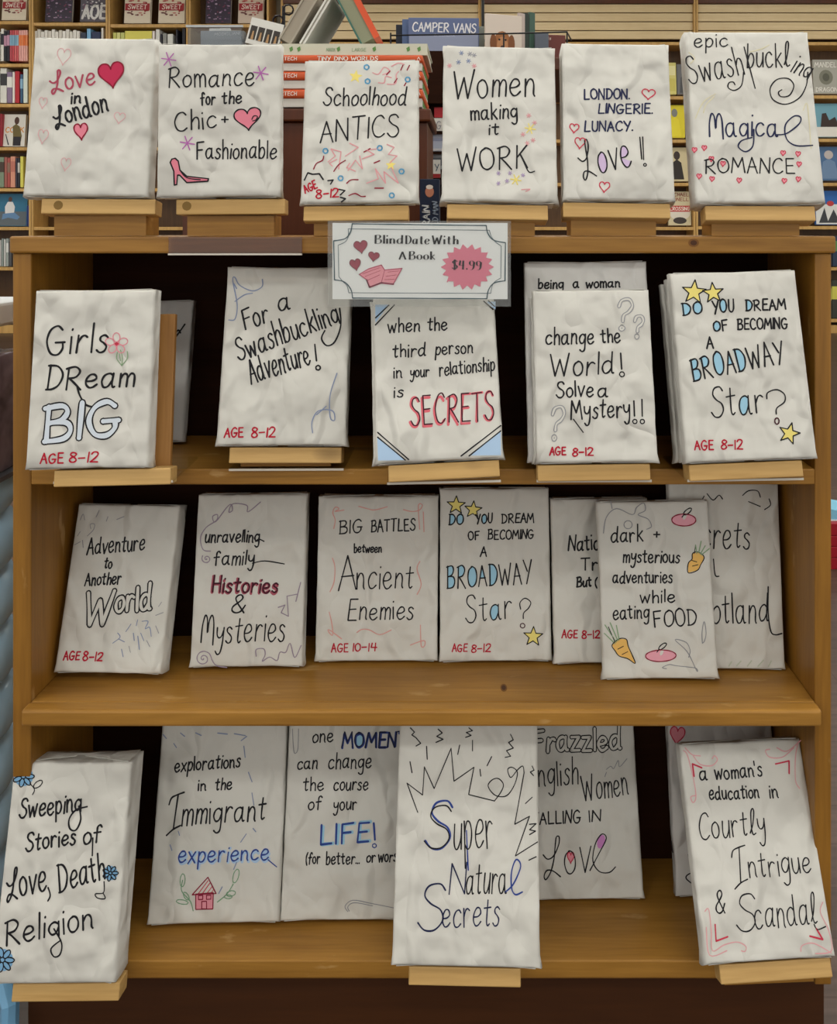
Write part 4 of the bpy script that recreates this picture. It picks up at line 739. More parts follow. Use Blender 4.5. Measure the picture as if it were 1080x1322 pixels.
  ('T','lettering','K', 1.91, 'to', 43.0, 116.2, 52.6, 116.7, 12.3, {}),
  ('T','lettering','K', 1.89, 'Another', 22.7, 95.8, 66.0, 99.0, 14.2, {}),
  ('T','hollow_lettering','K', 7.29, 'W', 28.3, 52.5, 59.6, 54.0, 34.8, {'fill': 'W','inner': 3.98}),
  ('T','hollow_lettering','K', 6.7, 'orld', 63.5, 66.5, 106.0, 71.5, 28.2, {'fill': 'W','inner': 3.35}),
  ('S','drawn_squiggle','GP', 0.87, 1, 0, '5.5,172.1 8.1,179.1 11.0,172.2'),
  ('S','drawn_squiggle','GP', 0.88, 1, 0, '25.0,176.0 27.5,183.8'),
  ('S','drawn_squiggle','GP', 0.88, 1, 0, '38.5,171.1 39.6,176.4'),
  ('S','drawn_squiggle','GP', 0.88, 1, 0, '51.0,173.2 59.7,176.9'),
  ('S','drawn_squiggle','GP', 0.86, 1, 0, '4.8,153.1 7.7,158.3'),
  ('S','drawn_squiggle','GP', 0.87, 1, 0, '17.5,153.4 23.7,160.4 24.4,167.3 19.0,167.2 20.5,162.1'),
  ('S','drawn_squiggle','GP', 0.86, 1, 0, '2.9,142.8 9.5,146.4'),
  ('S','drawn_squiggle','GP', 0.86, 1, 0, '14.2,139.7 12.1,148.2'),
  ('S','drawn_squiggle','BP', 0.98, 1, 0, '65.9,32.7 73.8,39.2 70.3,44.0'),
  ('S','drawn_squiggle','BP', 0.98, 1, 0, '72.3,37.5 79.8,34.3'),
  ('S','drawn_squiggle','BP', 0.99, 1, 0, '80.0,45.7 85.0,53.9'),
  ('S','drawn_squiggle','BP', 0.99, 1, 0, '98.1,57.3 105.3,57.3 102.8,49.1 108.0,50.8 111.1,41.0'),
  ('S','drawn_squiggle','BP', 0.99, 1, 0, '89.2,44.1 91.4,36.0'),
  ('S','drawn_squiggle','BP', 0.99, 1, 0, '95.0,40.9 98.8,26.3'),
  ('S','drawn_squiggle','BP', 0.99, 1, 0, '98.1,44.2 102.8,36.1'),
  ('S','drawn_squiggle','BP', 0.98, 1, 0, '77.4,26.3 80.4,18.2'),
  ('S','drawn_squiggle','BP', 0.99, 1, 0, '91.6,52.3 92.5,58.9'),
  ('S','drawn_squiggle','GP', 0.83, 1, 0, '113.5,64.0 122.1,67.4'),
  ('S','drawn_squiggle','GP', 0.84, 1, 0, '115.8,74.0 118.8,79.0'),
  ('S','drawn_squiggle','GP', 0.83, 1, 0, '115.0,52.5 119.7,44.3'),
  ('S','drawn_squiggle','GP', 0.82, 1, 0, '106.4,36.1 110.8,29.6'),
  ('S','drawn_squiggle','GP', 0.82, 1, 0, '85.9,29.5 88.5,23.1'),
  ('T','age_lettering','R', 1.8, 'AGE', 9.3, 13.3, 28.3, 14.3, 9.0, {}),
  ('T','age_lettering','R', 1.8, '8-12', 31.9, 13.0, 55.7, 13.4, 9.0, {}),
]),
dict(key='unrav', label='white wrapped book lettered unravelling family Histories and Mysteries, grey curls round it', loc=[-0.281, 1.0677, 0.413], yaw=0.16, lean=10.42, roll=0.29, w=0.1369, h=0.2022, t=0.024, ink=[
  ('T','lettering','K', 1.96, 'unravelling', 11.3, 145.4, 79.2, 145.1, 14.7, {}),
  ('S','lettering','K', 1.57, 1, 0, '74.8,145.9 79.0,148.6 85.3,146.1'),
  ('T','lettering','K', 1.95, 'family', 23.6, 118.1, 73.7, 118.9, 17.4, {}),
  ('S','lettering','K', 1.39, 1, 0, '72.2,120.3 87.3,122.8 111.4,119.1'),
  ('T','shadow_lettering','MR', 3.45, 'Histories', 21.8, 86.2, 103.3, 84.8, 18.0, {}),
  ('T','lettering','MK', 2.13, 'Histories', 22.5, 86.9, 104.0, 85.5, 18.0, {}),
  ('T','lettering','K', 1.93, '&', 48.0, 63.3, 64.4, 63.2, 21.3, {}),
  ('T','lettering','K', 1.73, '^ysteries', 12.8, 27.7, 114.4, 30.2, 32.2, {}),
  ('S','drawn_ornament','VG', 1.22, 1, 0, '19.2,134.8 9.9,136.7 5.9,150.7 12.3,162.9 24.9,171.4 25.7,178.4 19.9,176.1 23.8,169.7 37.1,187.0 42.4,190.4 44.2,183.4 39.9,181.3 44.3,191.1 62.0,189.3 63.8,181.3 79.0,193.2'),
  ('S','drawn_ornament','VG', 1.22, 1, 0, '14.8,125.8 15.2,125.5 15.0,125.0 14.1,124.8 13.1,125.4 12.7,126.8 13.6,128.2 15.6,128.6 17.8,127.5 18.8,125.1 17.7,122.5 14.8,121.2 11.3,122.2 9.0,125.4 9.6,129.4'),
  ('S','drawn_ornament','VG', 1.2, 0, 0, '132.4,97.2 127.1,75.0 129.3,83.6 116.1,81.3 118.7,58.0 109.6,62.2 113.9,71.0 105.8,68.4'),
  ('S','drawn_ornament','VG', 1.19, 1, 0, '81.0,12.3 80.7,20.1 89.7,20.7 91.7,13.9 88.4,6.5 97.2,11.2 106.4,7.2 109.6,16.6 116.7,16.6 121.7,26.8 127.7,10.5 135.0,24.0'),
  ('S','drawn_ornament','VG', 1.2, 1, 0, '16.6,10.0 17.0,9.6 16.8,8.9 15.8,8.6 14.5,9.2 13.9,10.9 14.7,12.7 17.1,13.6 19.9,12.7 21.7,9.9 21.1,6.5 17.9,4.2 13.4,4.4 9.7,7.6 9.0,12.5 12.0,16.9 17.7,18.3 23.7,15.7 26.8,9.9'),
  ('S','drawn_ornament','VG', 1.2, 1, 0, '26.8,9.3 32.6,2.1 45.4,-0.3'),
]),
dict(key='big', label='white wrapped book lettered BIG BATTLES between Ancient Enemies with pink flourishes', loc=[-0.1241, 1.0846, 0.4115], yaw=0.51, lean=7.18, roll=-0.0, w=0.151, h=0.1975, t=0.022, ink=[
  ('T','lettering','K', 1.67, 'BIG', 26.9, 153.0, 55.1, 153.7, 15.5, {}),
  ('T','lettering','K', 1.68, 'BATTLES', 67.0, 154.6, 122.4, 156.8, 14.4, {}),
  ('T','lettering','K', 1.68, 'between', 46.0, 130.0, 80.4, 130.6, 10.2, {}),
  ('T','lettering','K', 1.68, 'A', 27.5, 84.1, 49.0, 85.9, 38.4, {}),
  ('T','lettering','K', 1.69, 'ncient', 49.0, 85.9, 119.7, 86.8, 30.2, {}),
  ('T','lettering','K', 1.7, 'Enemies', 38.4, 49.7, 120.3, 50.4, 23.6, {}),
  ('S','drawn_ornament','SP', 1.19, 1, 0, '20.3,159.2 21.8,169.6 18.6,178.5 21.6,185.1 26.3,183.0 21.1,180.0 32.5,181.6'),
  ('S','drawn_ornament','SP', 1.19, 1, 0, '51.0,186.1 62.0,183.2 71.3,181.7 86.9,185.4'),
  ('S','drawn_ornament','SP', 1.19, 1, 0, '107.3,181.9 118.3,179.6 127.7,181.4 131.4,187.4 126.3,186.5 128.1,158.0'),
  ('S','drawn_ornament','SP', 1.2, 1, 0, '132.5,179.0 133.5,155.0'),
  ('S','drawn_ornament','SP', 1.2, 1, 0, '19.1,123.4 22.3,113.0 21.8,95.0 16.9,83.0'),
  ('S','drawn_ornament','SP', 1.21, 1, 0, '128.7,118.9 125.1,109.8 130.4,91.7 125.5,79.5'),
  ('S','drawn_ornament','SP', 1.21, 1, 0, '16.5,58.9 19.7,46.8 21.4,31.7 16.7,34.7 16.7,37.8 32.4,27.0'),
  ('S','drawn_ornament','SP', 1.21, 1, 0, '51.1,34.5 57.4,38.1 66.8,37.4 79.5,31.8 93.6,37.2'),
  ('S','drawn_ornament','SP', 1.22, 1, 0, '129.9,43.0 131.0,18.6 135.1,18.5 134.1,24.6 117.6,19.3'),
  ('T','age_lettering','R', 1.53, 'AGE', 20.0, 11.4, 40.4, 11.8, 9.7, {}),
  ('T','age_lettering','R', 1.53, '10-14', 46.0, 12.3, 75.6, 12.6, 9.7, {}),
]),
dict(key='dream3', label='smaller white wrapped Broadway Star book with yellow stars, on the third shelf', loc=[0.0237, 1.0847, 0.4114], yaw=1.2, lean=8.7, roll=0.08, w=0.1385, h=0.2066, t=0.018, ink=[
  ('F','drawn_star','Y','20.8,198.5 23.5,190.7 32.0,189.9 25.2,185.2 27.1,177.2 20.2,182.1 12.9,178.0 15.5,185.7 9.0,191.1 17.6,191.0'),
  ('S','drawn_star','K', 1.22, 0, 1, '20.8,198.5 23.5,190.7 32.0,189.9 25.2,185.2 27.1,177.2 20.2,182.1 12.9,178.0 15.5,185.7 9.0,191.1 17.6,191.0'),
  ('F','drawn_star','Y','43.0,192.2 45.2,184.7 53.2,183.5 46.4,179.4 47.9,171.8 41.6,176.7 34.5,173.2 37.3,180.4 31.5,185.8 39.6,185.3'),
  ('S','drawn_star','K', 1.22, 0, 1, '43.0,192.2 45.2,184.7 53.2,183.5 46.4,179.4 47.9,171.8 41.6,176.7 34.5,173.2 37.3,180.4 31.5,185.8 39.6,185.3'),
  ('T','lettering','K', 1.7, 'DO', 10.8, 163.1, 29.3, 163.9, 12.8, {'cf': 'BF:01'}),
  ('T','lettering','K', 1.7, 'YOU', 45.1, 164.2, 65.7, 165.0, 11.5, {'cf': 'BF:1'}),
  ('T','lettering','K', 1.7, 'DREAM', 77.8, 164.8, 118.5, 165.2, 10.9, {}),
  ('T','lettering','K', 1.7, 'OF', 35.6, 144.7, 49.2, 145.1, 10.6, {}),
  ('T','lettering','K', 1.69, 'BECOMING', 60.3, 145.2, 117.7, 145.9, 10.9, {}),
  ('T','lettering','K', 1.69, 'A', 50.7, 124.2, 58.3, 124.4, 12.1, {}),
  ('T','lettering','K', 1.68, 'BROADWAY', 8.5, 85.7, 114.8, 92.5, 25.3, {'cf': 'BF:01234'}),
  ('T','lettering','K', 1.51, 'Star', 32.2, 46.4, 89.4, 51.0, 31.7, {'cf': 'BF:2'}),
  ('S','lettering','K', 1.34, 1, 0, '100.7,61.3 99.9,68.8 106.2,74.1 113.3,69.5 110.8,62.6 104.5,56.8 103.8,50.2'),
  ('S','lettering','MK', 1.19, 1, 1, '105.6,41.9 105.1,40.3 103.7,39.3 101.9,39.4 100.5,40.4 100.0,41.9 100.5,43.5 101.9,44.5 103.7,44.4 105.1,43.4'),
  ('F','drawn_star','Y','116.6,40.8 119.2,32.8 127.9,31.9 120.7,27.1 122.5,18.9 115.5,24.0 107.9,19.8 110.8,27.7 104.2,33.4 113.0,33.2'),
  ('S','drawn_star','K', 1.19, 0, 1, '116.6,40.8 119.2,32.8 127.9,31.9 120.7,27.1 122.5,18.9 115.5,24.0 107.9,19.8 110.8,27.7 104.2,33.4 113.0,33.2'),
  ('T','age_lettering','R', 1.5, 'AGE', 15.4, 12.0, 33.7, 12.4, 8.9, {}),
  ('T','age_lettering','R', 1.5, '8-12', 38.4, 11.2, 62.6, 11.5, 8.9, {}),
]),
dict(key='nat', label='white wrapped book lettered National, half hidden behind the eating FOOD book', loc=[0.1575, 1.0789, 0.4122], yaw=1.25, lean=10.14, roll=0.35, w=0.1231, h=0.1946, t=0.02, ink=[
  ('T','lettering','K', 2.09, 'National', 20.4, 132.2, 80.9, 134.3, 18.4, {}),
  ('T','lettering','K', 2.07, 'Tr', 35.8, 108.9, 56.0, 109.1, 14.1, {}),
  ('T','lettering','K', 2.23, 'But', 29.3, 89.7, 47.6, 90.0, 11.3, {}),
  ('T','lettering','K', 1.86, '(', 51.8, 89.3, 54.6, 89.2, 11.3, {}),
  ('T','age_lettering','R', 1.62, 'AGE', 9.5, 29.8, 28.6, 30.1, 8.7, {}),
  ('T','age_lettering','R', 1.62, '8-12', 33.7, 29.1, 56.2, 29.3, 8.7, {}),
]),
dict(key='dark', label='white wrapped book lettered dark, mysterious and eating FOOD, with drawn carrots and apples', loc=[0.2189, 1.0423, 0.4114], yaw=-2.26, lean=9.86, roll=1.4, w=0.1356, h=0.2029, t=0.016, ink=[
  ('T','lettering','K', 1.88, 'dark', 15.2, 155.9, 54.1, 157.0, 18.8, {}),
  ('T','lettering','K', 1.87, '+', 67.4, 160.1, 74.2, 160.0, 11.3, {}),
  ('T','lettering','K', 1.84, 'mysterious', 28.7, 132.8, 96.7, 131.4, 15.1, {}),
  ('T','lettering','K', 1.82, 'adventuries', 15.5, 108.6, 86.8, 108.9, 14.3, {}),
  ('T','lettering','K', 1.79, 'while', 47.5, 86.0, 88.7, 86.6, 14.1, {}),
  ('T','lettering','K', 1.78, 'eating', 14.0, 67.4, 56.9, 68.5, 15.9, {}),
  ('T','lettering','K', 1.76, 'FOOD', 62.0, 58.2, 113.4, 60.0, 18.8, {}),
  ('F','drawn_apple','AP','119.7,180.7 118.1,177.7 113.9,175.4 108.0,174.1 101.5,174.3 95.7,175.7 91.8,178.3 90.6,181.3 92.2,184.4 96.5,186.7 102.4,187.9 108.9,187.8 114.7,186.3 118.5,183.8'),
  ('S','drawn_apple','DR', 1.34, 1, 1, '119.7,180.7 118.1,177.7 113.9,175.4 108.0,174.1 101.5,174.3 95.7,175.7 91.8,178.3 90.6,181.3 92.2,184.4 96.5,186.7 102.4,187.9 108.9,187.8 114.7,186.3 118.5,183.8'),
  ('F','drawn_apple','W','108.4,184.3 106.6,181.9 104.8,181.3 104.0,182.9 104.6,185.7 106.4,188.2 108.2,188.8 109.0,187.1'),
  ('S','drawn_apple','K', 1.35, 1, 1, '115.1,194.4 114.6,192.0 111.6,189.1 107.9,187.2 105.5,187.6 106.0,189.9 109.0,192.8 112.8,194.7'),
  ('S','drawn_apple','K', 1.34, 0, 0, '106.0,187.7 103.1,184.4'),
  ('F','drawn_apple','AP','87.0,26.3 85.0,23.5 79.9,21.2 72.6,19.9 64.6,19.8 57.4,20.9 52.5,23.1 50.9,25.9 52.8,28.7 58.0,31.0 65.3,32.3 73.4,32.4 80.5,31.3 85.4,29.1'),
  ('S','drawn_apple','DR', 1.22, 1, 1, '87.0,26.3 85.0,23.5 79.9,21.2 72.6,19.9 64.6,19.8 57.4,20.9 52.5,23.1 50.9,25.9 52.8,28.7 58.0,31.0 65.3,32.3 73.4,32.4 80.5,31.3 85.4,29.1'),
  ('F','drawn_apple','W','72.0,29.2 70.4,26.9 68.6,26.3 67.8,27.8 68.4,30.4 70.0,32.7 71.8,33.3 72.6,31.8'),
  ('S','drawn_apple','K', 1.24, 1, 1, '76.2,39.8 75.8,37.7 72.9,34.9 69.3,33.1 67.0,33.3 67.4,35.4 70.3,38.3 73.9,40.1'),
  ('S','drawn_apple','K', 1.23, 0, 0, '67.5,33.4 64.6,30.3'),
  ('F','drawn_carrot','OR','113.5,142.0 120.3,143.5 127.2,137.6 122.5,128.9 118.1,122.5 106.9,119.7 107.7,130.7 112.4,135.5'),
  ('S','drawn_carrot','K', 1.14, 1, 1, '113.5,142.0 120.3,143.5 127.2,137.6 122.5,128.9 118.1,122.5 106.9,119.7 107.7,130.7 112.4,135.5'),
  ('S','drawn_carrot','GN', 1.3, 0, 0, '118.5,141.9 117.6,151.7'),
  ('S','drawn_carrot','GN', 1.3, 0, 0, '120.9,142.5 124.6,155.9'),
  ('S','drawn_carrot','GN', 1.3, 0, 0, '122.8,141.2 129.2,150.6'),
  ('S','drawn_carrot','GN', 1.3, 0, 0, '124.1,140.2 133.9,147.2'),
  ('F','drawn_carrot','OR','11.7,38.4 20.5,45.4 28.9,44.8 30.8,37.1 34.7,27.8 38.2,17.7 29.5,23.1 19.6,26.1 14.8,32.2'),
  ('S','drawn_carrot','K', 1.1, 1, 1, '11.7,38.4 20.5,45.4 28.9,44.8 30.8,37.1 34.7,27.8 38.2,17.7 29.5,23.1 19.6,26.1 14.8,32.2'),
  ('S','drawn_carrot','GN', 1.25, 0, 0, '15.2,40.0 3.1,51.5'),
  ('S','drawn_carrot','GN', 1.25, 0, 0, '16.9,41.6 4.2,61.0'),
  ('S','drawn_carrot','GN', 1.25, 0, 0, '18.7,43.2 10.5,63.6'),
  ('S','drawn_carrot','GN', 1.25, 0, 0, '20.4,44.1 17.8,60.5'),
  ('S','drawn_carrot','K', 0.98, 0, 0, '112.3,133.9 117.8,132.2'),
  ('S','drawn_carrot','K', 0.97, 0, 0, '112.5,127.4 119.2,128.9'),
  ('S','drawn_carrot','K', 0.94, 0, 0, '18.3,33.8 25.1,37.0'),
  ('S','drawn_carrot','K', 0.93, 0, 0, '23.0,27.7 29.8,30.9'),
  ('S','drawn_carrot','K', 0.98, 0, 0, '117.5,150.7 115.5,141.9'),
  ('S','drawn_carrot','K', 0.95, 0, 0, '8.2,58.8 15.2,41.6'),
  ('S','drawn_ornament','GR', 1.02, 1, 0, '6.9,166.8 11.2,185.4 24.0,195.4 43.0,188.1 48.6,196.5 57.6,201.4 58.9,192.8 49.9,188.0 61.8,182.6 65.4,174.1 59.4,170.9'),
  ('S','drawn_ornament','GR', 0.91, 1, 0, '74.9,11.6 70.1,13.0 78.5,16.2 86.5,14.8 108.9,12.1 110.3,9.1 100.5,30.2 86.8,43.8 99.7,40.8 103.9,31.7 101.7,24.1'),
  ('S','drawn_ornament','GR', 0.92, 1, 0, '119.0,39.5 119.3,51.8 122.5,64.1 124.1,51.8 121.8,42.6 119.0,39.5'),
  ('S','drawn_ornament','GR', 1.03, 1, 0, '18.7,195.5 17.3,204.1'),
  ('S','drawn_ornament','GR', 1.01, 1, 1, '42.0,176.3 40.9,173.5 38.4,171.9 35.4,171.9 33.0,173.7 32.2,176.5 33.3,179.2 35.8,180.9 38.9,180.8 41.2,179.1'),
]),
dict(key='scot', label='large white wrapped book ending in Scotland, at the right end of the third shelf', loc=[0.3063, 1.0652, 0.4115], yaw=1.2, lean=8.88, roll=-0.96, w=0.1383, h=0.2211, t=0.018, ink=[
  ('T','lettering','K', 1.78, 'Secrets', 9.9, 141.1, 99.2, 141.4, 34.0, {}),
  ('S','lettering','K', 1.53, 1, 0, '53.7,127.9 55.3,109.4 59.8,107.8'),
  ('T','lower_lettering','K', 1.75, 'Scotland', 21.6, 51.4, 119.0, 55.2, 35.1, {}),
  ('S','lower_lettering','K', 1.63, 1, 0, '120.4,96.1 119.3,66.0 121.7,44.6 127.0,40.1 135.4,41.6'),
  ('S','drawn_ornament','K', 1.32, 1, 0, '47.9,205.9 55.3,198.4 62.8,204.3 67.2,199.8'),
  ('S','drawn_ornament','K', 1.32, 1, 0, '92.6,204.5 100.3,210.1 111.5,210.0 114.8,202.5'),
  ('S','drawn_ornament','K', 1.31, 1, 0, '99.7,197.0 114.2,191.3'),
  ('S','drawn_ornament','K', 1.31, 1, 0, '125.8,200.5 127.2,193.1 119.5,187.6'),
  ('S','drawn_ornament','K', 1.31, 1, 0, '31.1,197.4 40.4,198.5 44.1,203.0'),
  ('S','drawn_ornament','GN2', 1.42, 1, 0, '69.1,3.8 72.5,8.9'),
  ('S','drawn_ornament','GN2', 1.42, 1, 0, '78.8,4.3 83.9,9.5'),
  ('S','drawn_ornament','GN2', 1.42, 1, 0, '91.7,3.8 96.9,10.0'),
  ('S','drawn_ornament','GN2', 1.42, 1, 0, '104.6,3.8 111.5,10.9'),
  ('S','drawn_ornament','GN2', 1.42, 1, 0, '117.5,3.8 121.1,10.0'),
]),
dict(key='sweep', label='thick white wrapped book lettered Sweeping Stories of Love, Death, Religion, at bottom left', loc=[-0.4618, 0.955, 0.1237], yaw=0.89, lean=13.2, roll=-0.11, w=0.1336, h=0.2165, t=0.042, ink=[
  ('F','drawn_flower','BN','23.6,203.3 22.9,198.9 20.1,195.4 15.8,193.5 10.7,193.5 6.0,195.5 2.5,199.0 0.9,203.3 1.6,207.6 4.4,211.1 8.7,213.0 13.8,213.0 18.5,211.1 22.0,207.6'),
  ('S','drawn_flower','K', 1.19, 1, 1, '24.7,203.3 23.4,201.6 19.9,201.0 16.3,201.6 14.6,203.3 15.9,204.9 19.4,205.6 23.0,204.9'),
  ('S','drawn_flower','K', 1.19, 1, 1, '20.9,194.7 18.5,194.7 15.5,196.7 13.6,199.6 13.9,201.6 16.3,201.6 19.3,199.6 21.2,196.7'),
  ('S','drawn_flower','K', 1.19, 1, 1, '10.6,192.6 8.9,194.2 8.6,197.4 9.9,200.3 11.9,201.2 13.6,199.6 13.9,196.4 12.6,193.5'),
  ('S','drawn_flower','K', 1.19, 1, 1, '1.6,198.5 1.9,200.6 4.5,202.5 8.0,203.3 10.2,202.4 9.9,200.3 7.2,198.4 3.8,197.6'),
  ('S','drawn_flower','K', 1.19, 1, 1, '0.6,208.0 2.6,208.9 6.2,208.2 9.3,206.2 10.0,204.2 8.0,203.3 4.4,204.0 1.3,206.0'),
  ('S','drawn_flower','K', 1.19, 1, 1, '8.4,213.9 10.6,213.0 12.4,210.2 12.8,207.0 11.5,205.3 9.3,206.2 7.4,209.1 7.1,212.3'),
  ('S','drawn_flower','K', 1.19, 1, 1, '19.1,211.8 19.8,209.8 18.5,206.9 15.9,204.9 13.6,204.9 12.8,207.0 14.1,209.8 16.7,211.8'),
  ('S','drawn_flower','K', 1.06, 1, 0, '20.7,196.2 26.4,190.1 24.9,184.8'),
  ('S','drawn_flower','K', 1.06, 1, 1, '34.0,198.7 34.5,197.5 34.1,195.9 32.8,194.1 30.9,192.6 28.8,191.7 26.9,191.4 25.6,192.0 25.1,193.2 25.5,194.8 26.8,196.6 28.6,198.1 30.8,199.0 32.7,199.3'),
  ('T','lettering','K', 2.09, 'Sweepin%', 12.1, 161.1, 80.8, 168.0, 19.7, {}),
  ('S','lettering','K', 1.87, 1, 0, '78.4,172.7 81.7,159.4 77.4,148.8 70.6,150.2 68.7,159.5 75.2,168.8 87.6,172.2'),
  ('T','lettering','K', 2.1, 'Stories', 23.3, 127.9, 77.9, 135.0, 17.1, {}),
  ('T','lettering','K', 2.1, 'of', 86.4, 134.9, 106.6, 135.9, 17.7, {}),
  ('S','lettering','K', 1.61, 0, 0, '97.0,140.7 98.3,123.4'),
  ('T','lettering','K', 2.1, '{ove', 7.7, 81.5, 51.1, 89.1, 29.5, {}),
  ('S','lettering','K', 1.61, 1, 0, '52.6,92.5 55.8,85.0 53.9,79.7'),
  ('T','lettering','K', 2.11, 'Death', 64.5, 88.1, 114.5, 100.0, 26.4, {}),
  ('F','drawn_flower','BN','128.0,105.7 127.6,102.7 125.6,100.2 122.5,98.8 118.9,98.9 115.5,100.3 113.0,102.8 111.8,105.9 112.3,109.0 114.3,111.4 117.4,112.8 121.0,112.8 124.4,111.4 126.9,108.8'),
  ('S','drawn_flower','K', 1.22, 1, 1, '128.8,105.7 127.9,104.6 125.4,104.1 122.8,104.6 121.6,105.8 122.6,107.0 125.0,107.4 127.6,106.9'),
  ('S','drawn_flower','K', 1.22, 1, 1, '126.1,99.7 124.4,99.7 122.3,101.1 120.9,103.2 121.1,104.6 122.8,104.6 125.0,103.2 126.4,101.1'),
  ('S','drawn_flower','K', 1.22, 1, 1, '118.8,98.2 117.6,99.4 117.4,101.7 118.2,103.7 119.7,104.4 120.9,103.2 121.1,100.9 120.2,98.8'),
  ('S','drawn_flower','K', 1.21, 1, 1, '112.3,102.5 112.5,103.9 114.4,105.3 116.9,105.8 118.5,105.2 118.2,103.7 116.4,102.3 113.9,101.8'),
  ('S','drawn_flower','K', 1.21, 1, 1, '111.6,109.3 113.0,109.9 115.6,109.4 117.8,107.9 118.3,106.5 116.9,105.8 114.3,106.4 112.1,107.8'),
  ('S','drawn_flower','K', 1.21, 1, 1, '117.1,113.4 118.7,112.8 120.0,110.7 120.3,108.4 119.4,107.3 117.8,107.9 116.5,110.0 116.2,112.3'),
  ('S','drawn_flower','K', 1.21, 1, 1, '124.8,111.9 125.3,110.4 124.4,108.4 122.6,107.0 120.9,107.0 120.3,108.4 121.2,110.5 123.1,111.9'),
  ('S','drawn_flower','K', 1.21, 1, 0, '113.8,97.8 114.3,87.1 105.4,85.8 108.2,81.8 116.5,81.2 113.8,86.6'),
  ('T','lettering','K', 2.12, 'Reli%ion', 11.4, 36.9, 105.9, 52.8, 23.7, {}),
  ('S','lettering','K', 1.62, 1, 0, '63.4,52.8 73.3,39.2 72.6,28.5 66.2,26.4 62.3,34.0 72.1,42.0'),
  ('F','drawn_flower','BN','22.4,23.4 21.6,18.7 18.7,15.0 14.1,13.0 8.7,13.1 3.7,15.3 0.0,19.1 -1.6,23.7 -0.9,28.3 2.0,32.0 6.6,34.0 11.9,33.9 17.0,31.8 20.7,28.0'),
  ('S','drawn_flower','K', 1.21, 1, 1, '23.5,23.3 22.1,21.6 18.4,20.9 14.6,21.7 12.9,23.5 14.2,25.2 17.9,25.9 21.8,25.1'),
  ('S','drawn_flower','K', 1.22, 1, 1, '19.5,14.2 17.0,14.3 13.8,16.5 11.8,19.6 12.1,21.8 14.6,21.7 17.8,19.5 19.8,16.4'),
  ('S','drawn_flower','K', 1.21, 1, 1, '8.6,12.2 6.8,13.9 6.5,17.3 7.8,20.4 10.0,21.3 11.8,19.6 12.1,16.2 10.8,13.1'),
  ('S','drawn_flower','K', 1.21, 1, 1, '-1.0,18.6 -0.6,20.8 2.2,22.9 5.8,23.6 8.2,22.6 7.8,20.4 5.0,18.4 1.4,17.6'),
  ('S','drawn_flower','K', 1.21, 1, 1, '-2.0,28.8 0.1,29.7 4.0,28.9 7.2,26.7 8.0,24.6 5.8,23.6 2.0,24.5 -1.2,26.6'),
  ('S','drawn_flower','K', 1.21, 1, 1, '6.3,35.0 8.6,34.0 10.6,30.9 10.9,27.5 9.6,25.7 7.2,26.7 5.3,29.9 4.9,33.3'),
  ('S','drawn_flower','K', 1.21, 1, 1, '17.6,32.6 18.4,30.4 17.0,27.3 14.2,25.2 11.7,25.3 10.9,27.5 12.3,30.5 15.1,32.6'),
]),
dict(key='expl', label='white wrapped book lettered explorations in the Immigrant experience with a pink house', loc=[-0.3138, 1.0443, 0.1188], yaw=1.08, lean=15.5, roll=0.45, w=0.1561, h=0.2374, t=0.02, ink=[
  ('T','lettering','K', 1.88, 'explorations', 20.1, 162.0, 100.1, 165.3, 15.2, {}),
  ('T','lettering','K', 1.85, 'in', 50.1, 140.4, 59.8, 140.9, 12.6, {}),
  ('T','lettering','K', 1.85, 'the', 71.2, 140.7, 91.3, 141.3, 13.2, {}),
  ('T','lettering','K', 1.97, '}', 15.7, 95.1, 33.8, 97.1, 39.8, {}),
  ('T','lettering','K', 1.98, 'mmigrant', 32.3, 103.4, 133.9, 107.6, 27.1, {}),
  ('T','shadow_lettering','LB', 3.43, 'experience', 32.9, 63.5, 141.1, 64.2, 17.7, {}),
  ('T','blue_lettering','BN2', 1.76, 'experience', 31.5, 64.3, 140.1, 65.1, 17.7, {}),
  ('S','drawn_ornament','BN2', 1.14, 0, 0, '140.1,65.1 150.9,57.2'),
  ('F','drawn_house','PK2','55.6,31.2 76.5,32.1 77.0,15.4 56.8,15.3'),
  ('S','drawn_house','MK2', 1.11, 0, 1, '55.6,31.2 76.5,32.1 77.0,15.4 56.8,15.3'),
  ('S','drawn_house','MK2', 1.25, 0, 1, '51.5,30.5 69.0,48.2 79.8,31.2'),
  ('S','drawn_house','RH', 0.97, 0, 0, '58.8,31.7 69.5,44.8'),
  ('S','drawn_house','RH', 0.97, 0, 0, '63.6,31.6 71.7,42.0'),
  ('S','drawn_house','RH', 0.97, 0, 0, '69.1,31.8 74.5,38.3'),
  ('S','drawn_house','RH', 0.97, 0, 0, '73.6,31.7 76.9,35.5'),
  ('S','drawn_house','MK2', 1.11, 0, 1, '59.0,29.5 64.1,29.7 64.4,25.5 59.3,25.4'),
  ('S','drawn_house','MK2', 1.11, 0, 1, '68.6,29.6 73.8,29.7 74.0,25.6 68.9,25.4'),
  ('S','drawn_house','MK2', 1.1, 0, 1, '63.8,15.7 63.3,23.4 69.0,23.5 69.6,15.5'),
  ('S','drawn_vine','GN3', 1.1, 1, 0, '53.7,14.0 49.8,23.7 38.6,34.9 39.1,46.0'),
  ('S','drawn_vine','GN3', 1.1, 1, 0, '82.0,22.4 92.8,30.4 99.7,40.5'),
  ('S','drawn_vine','GN3', 0.98, 1, 1, '42.0,45.7 41.6,42.9 40.8,40.6 39.6,39.5 38.3,39.6 37.1,41.0 36.4,43.4 36.2,46.3 36.5,49.1 37.4,51.4 38.6,52.6 39.9,52.4 41.0,51.0 41.8,48.6'),
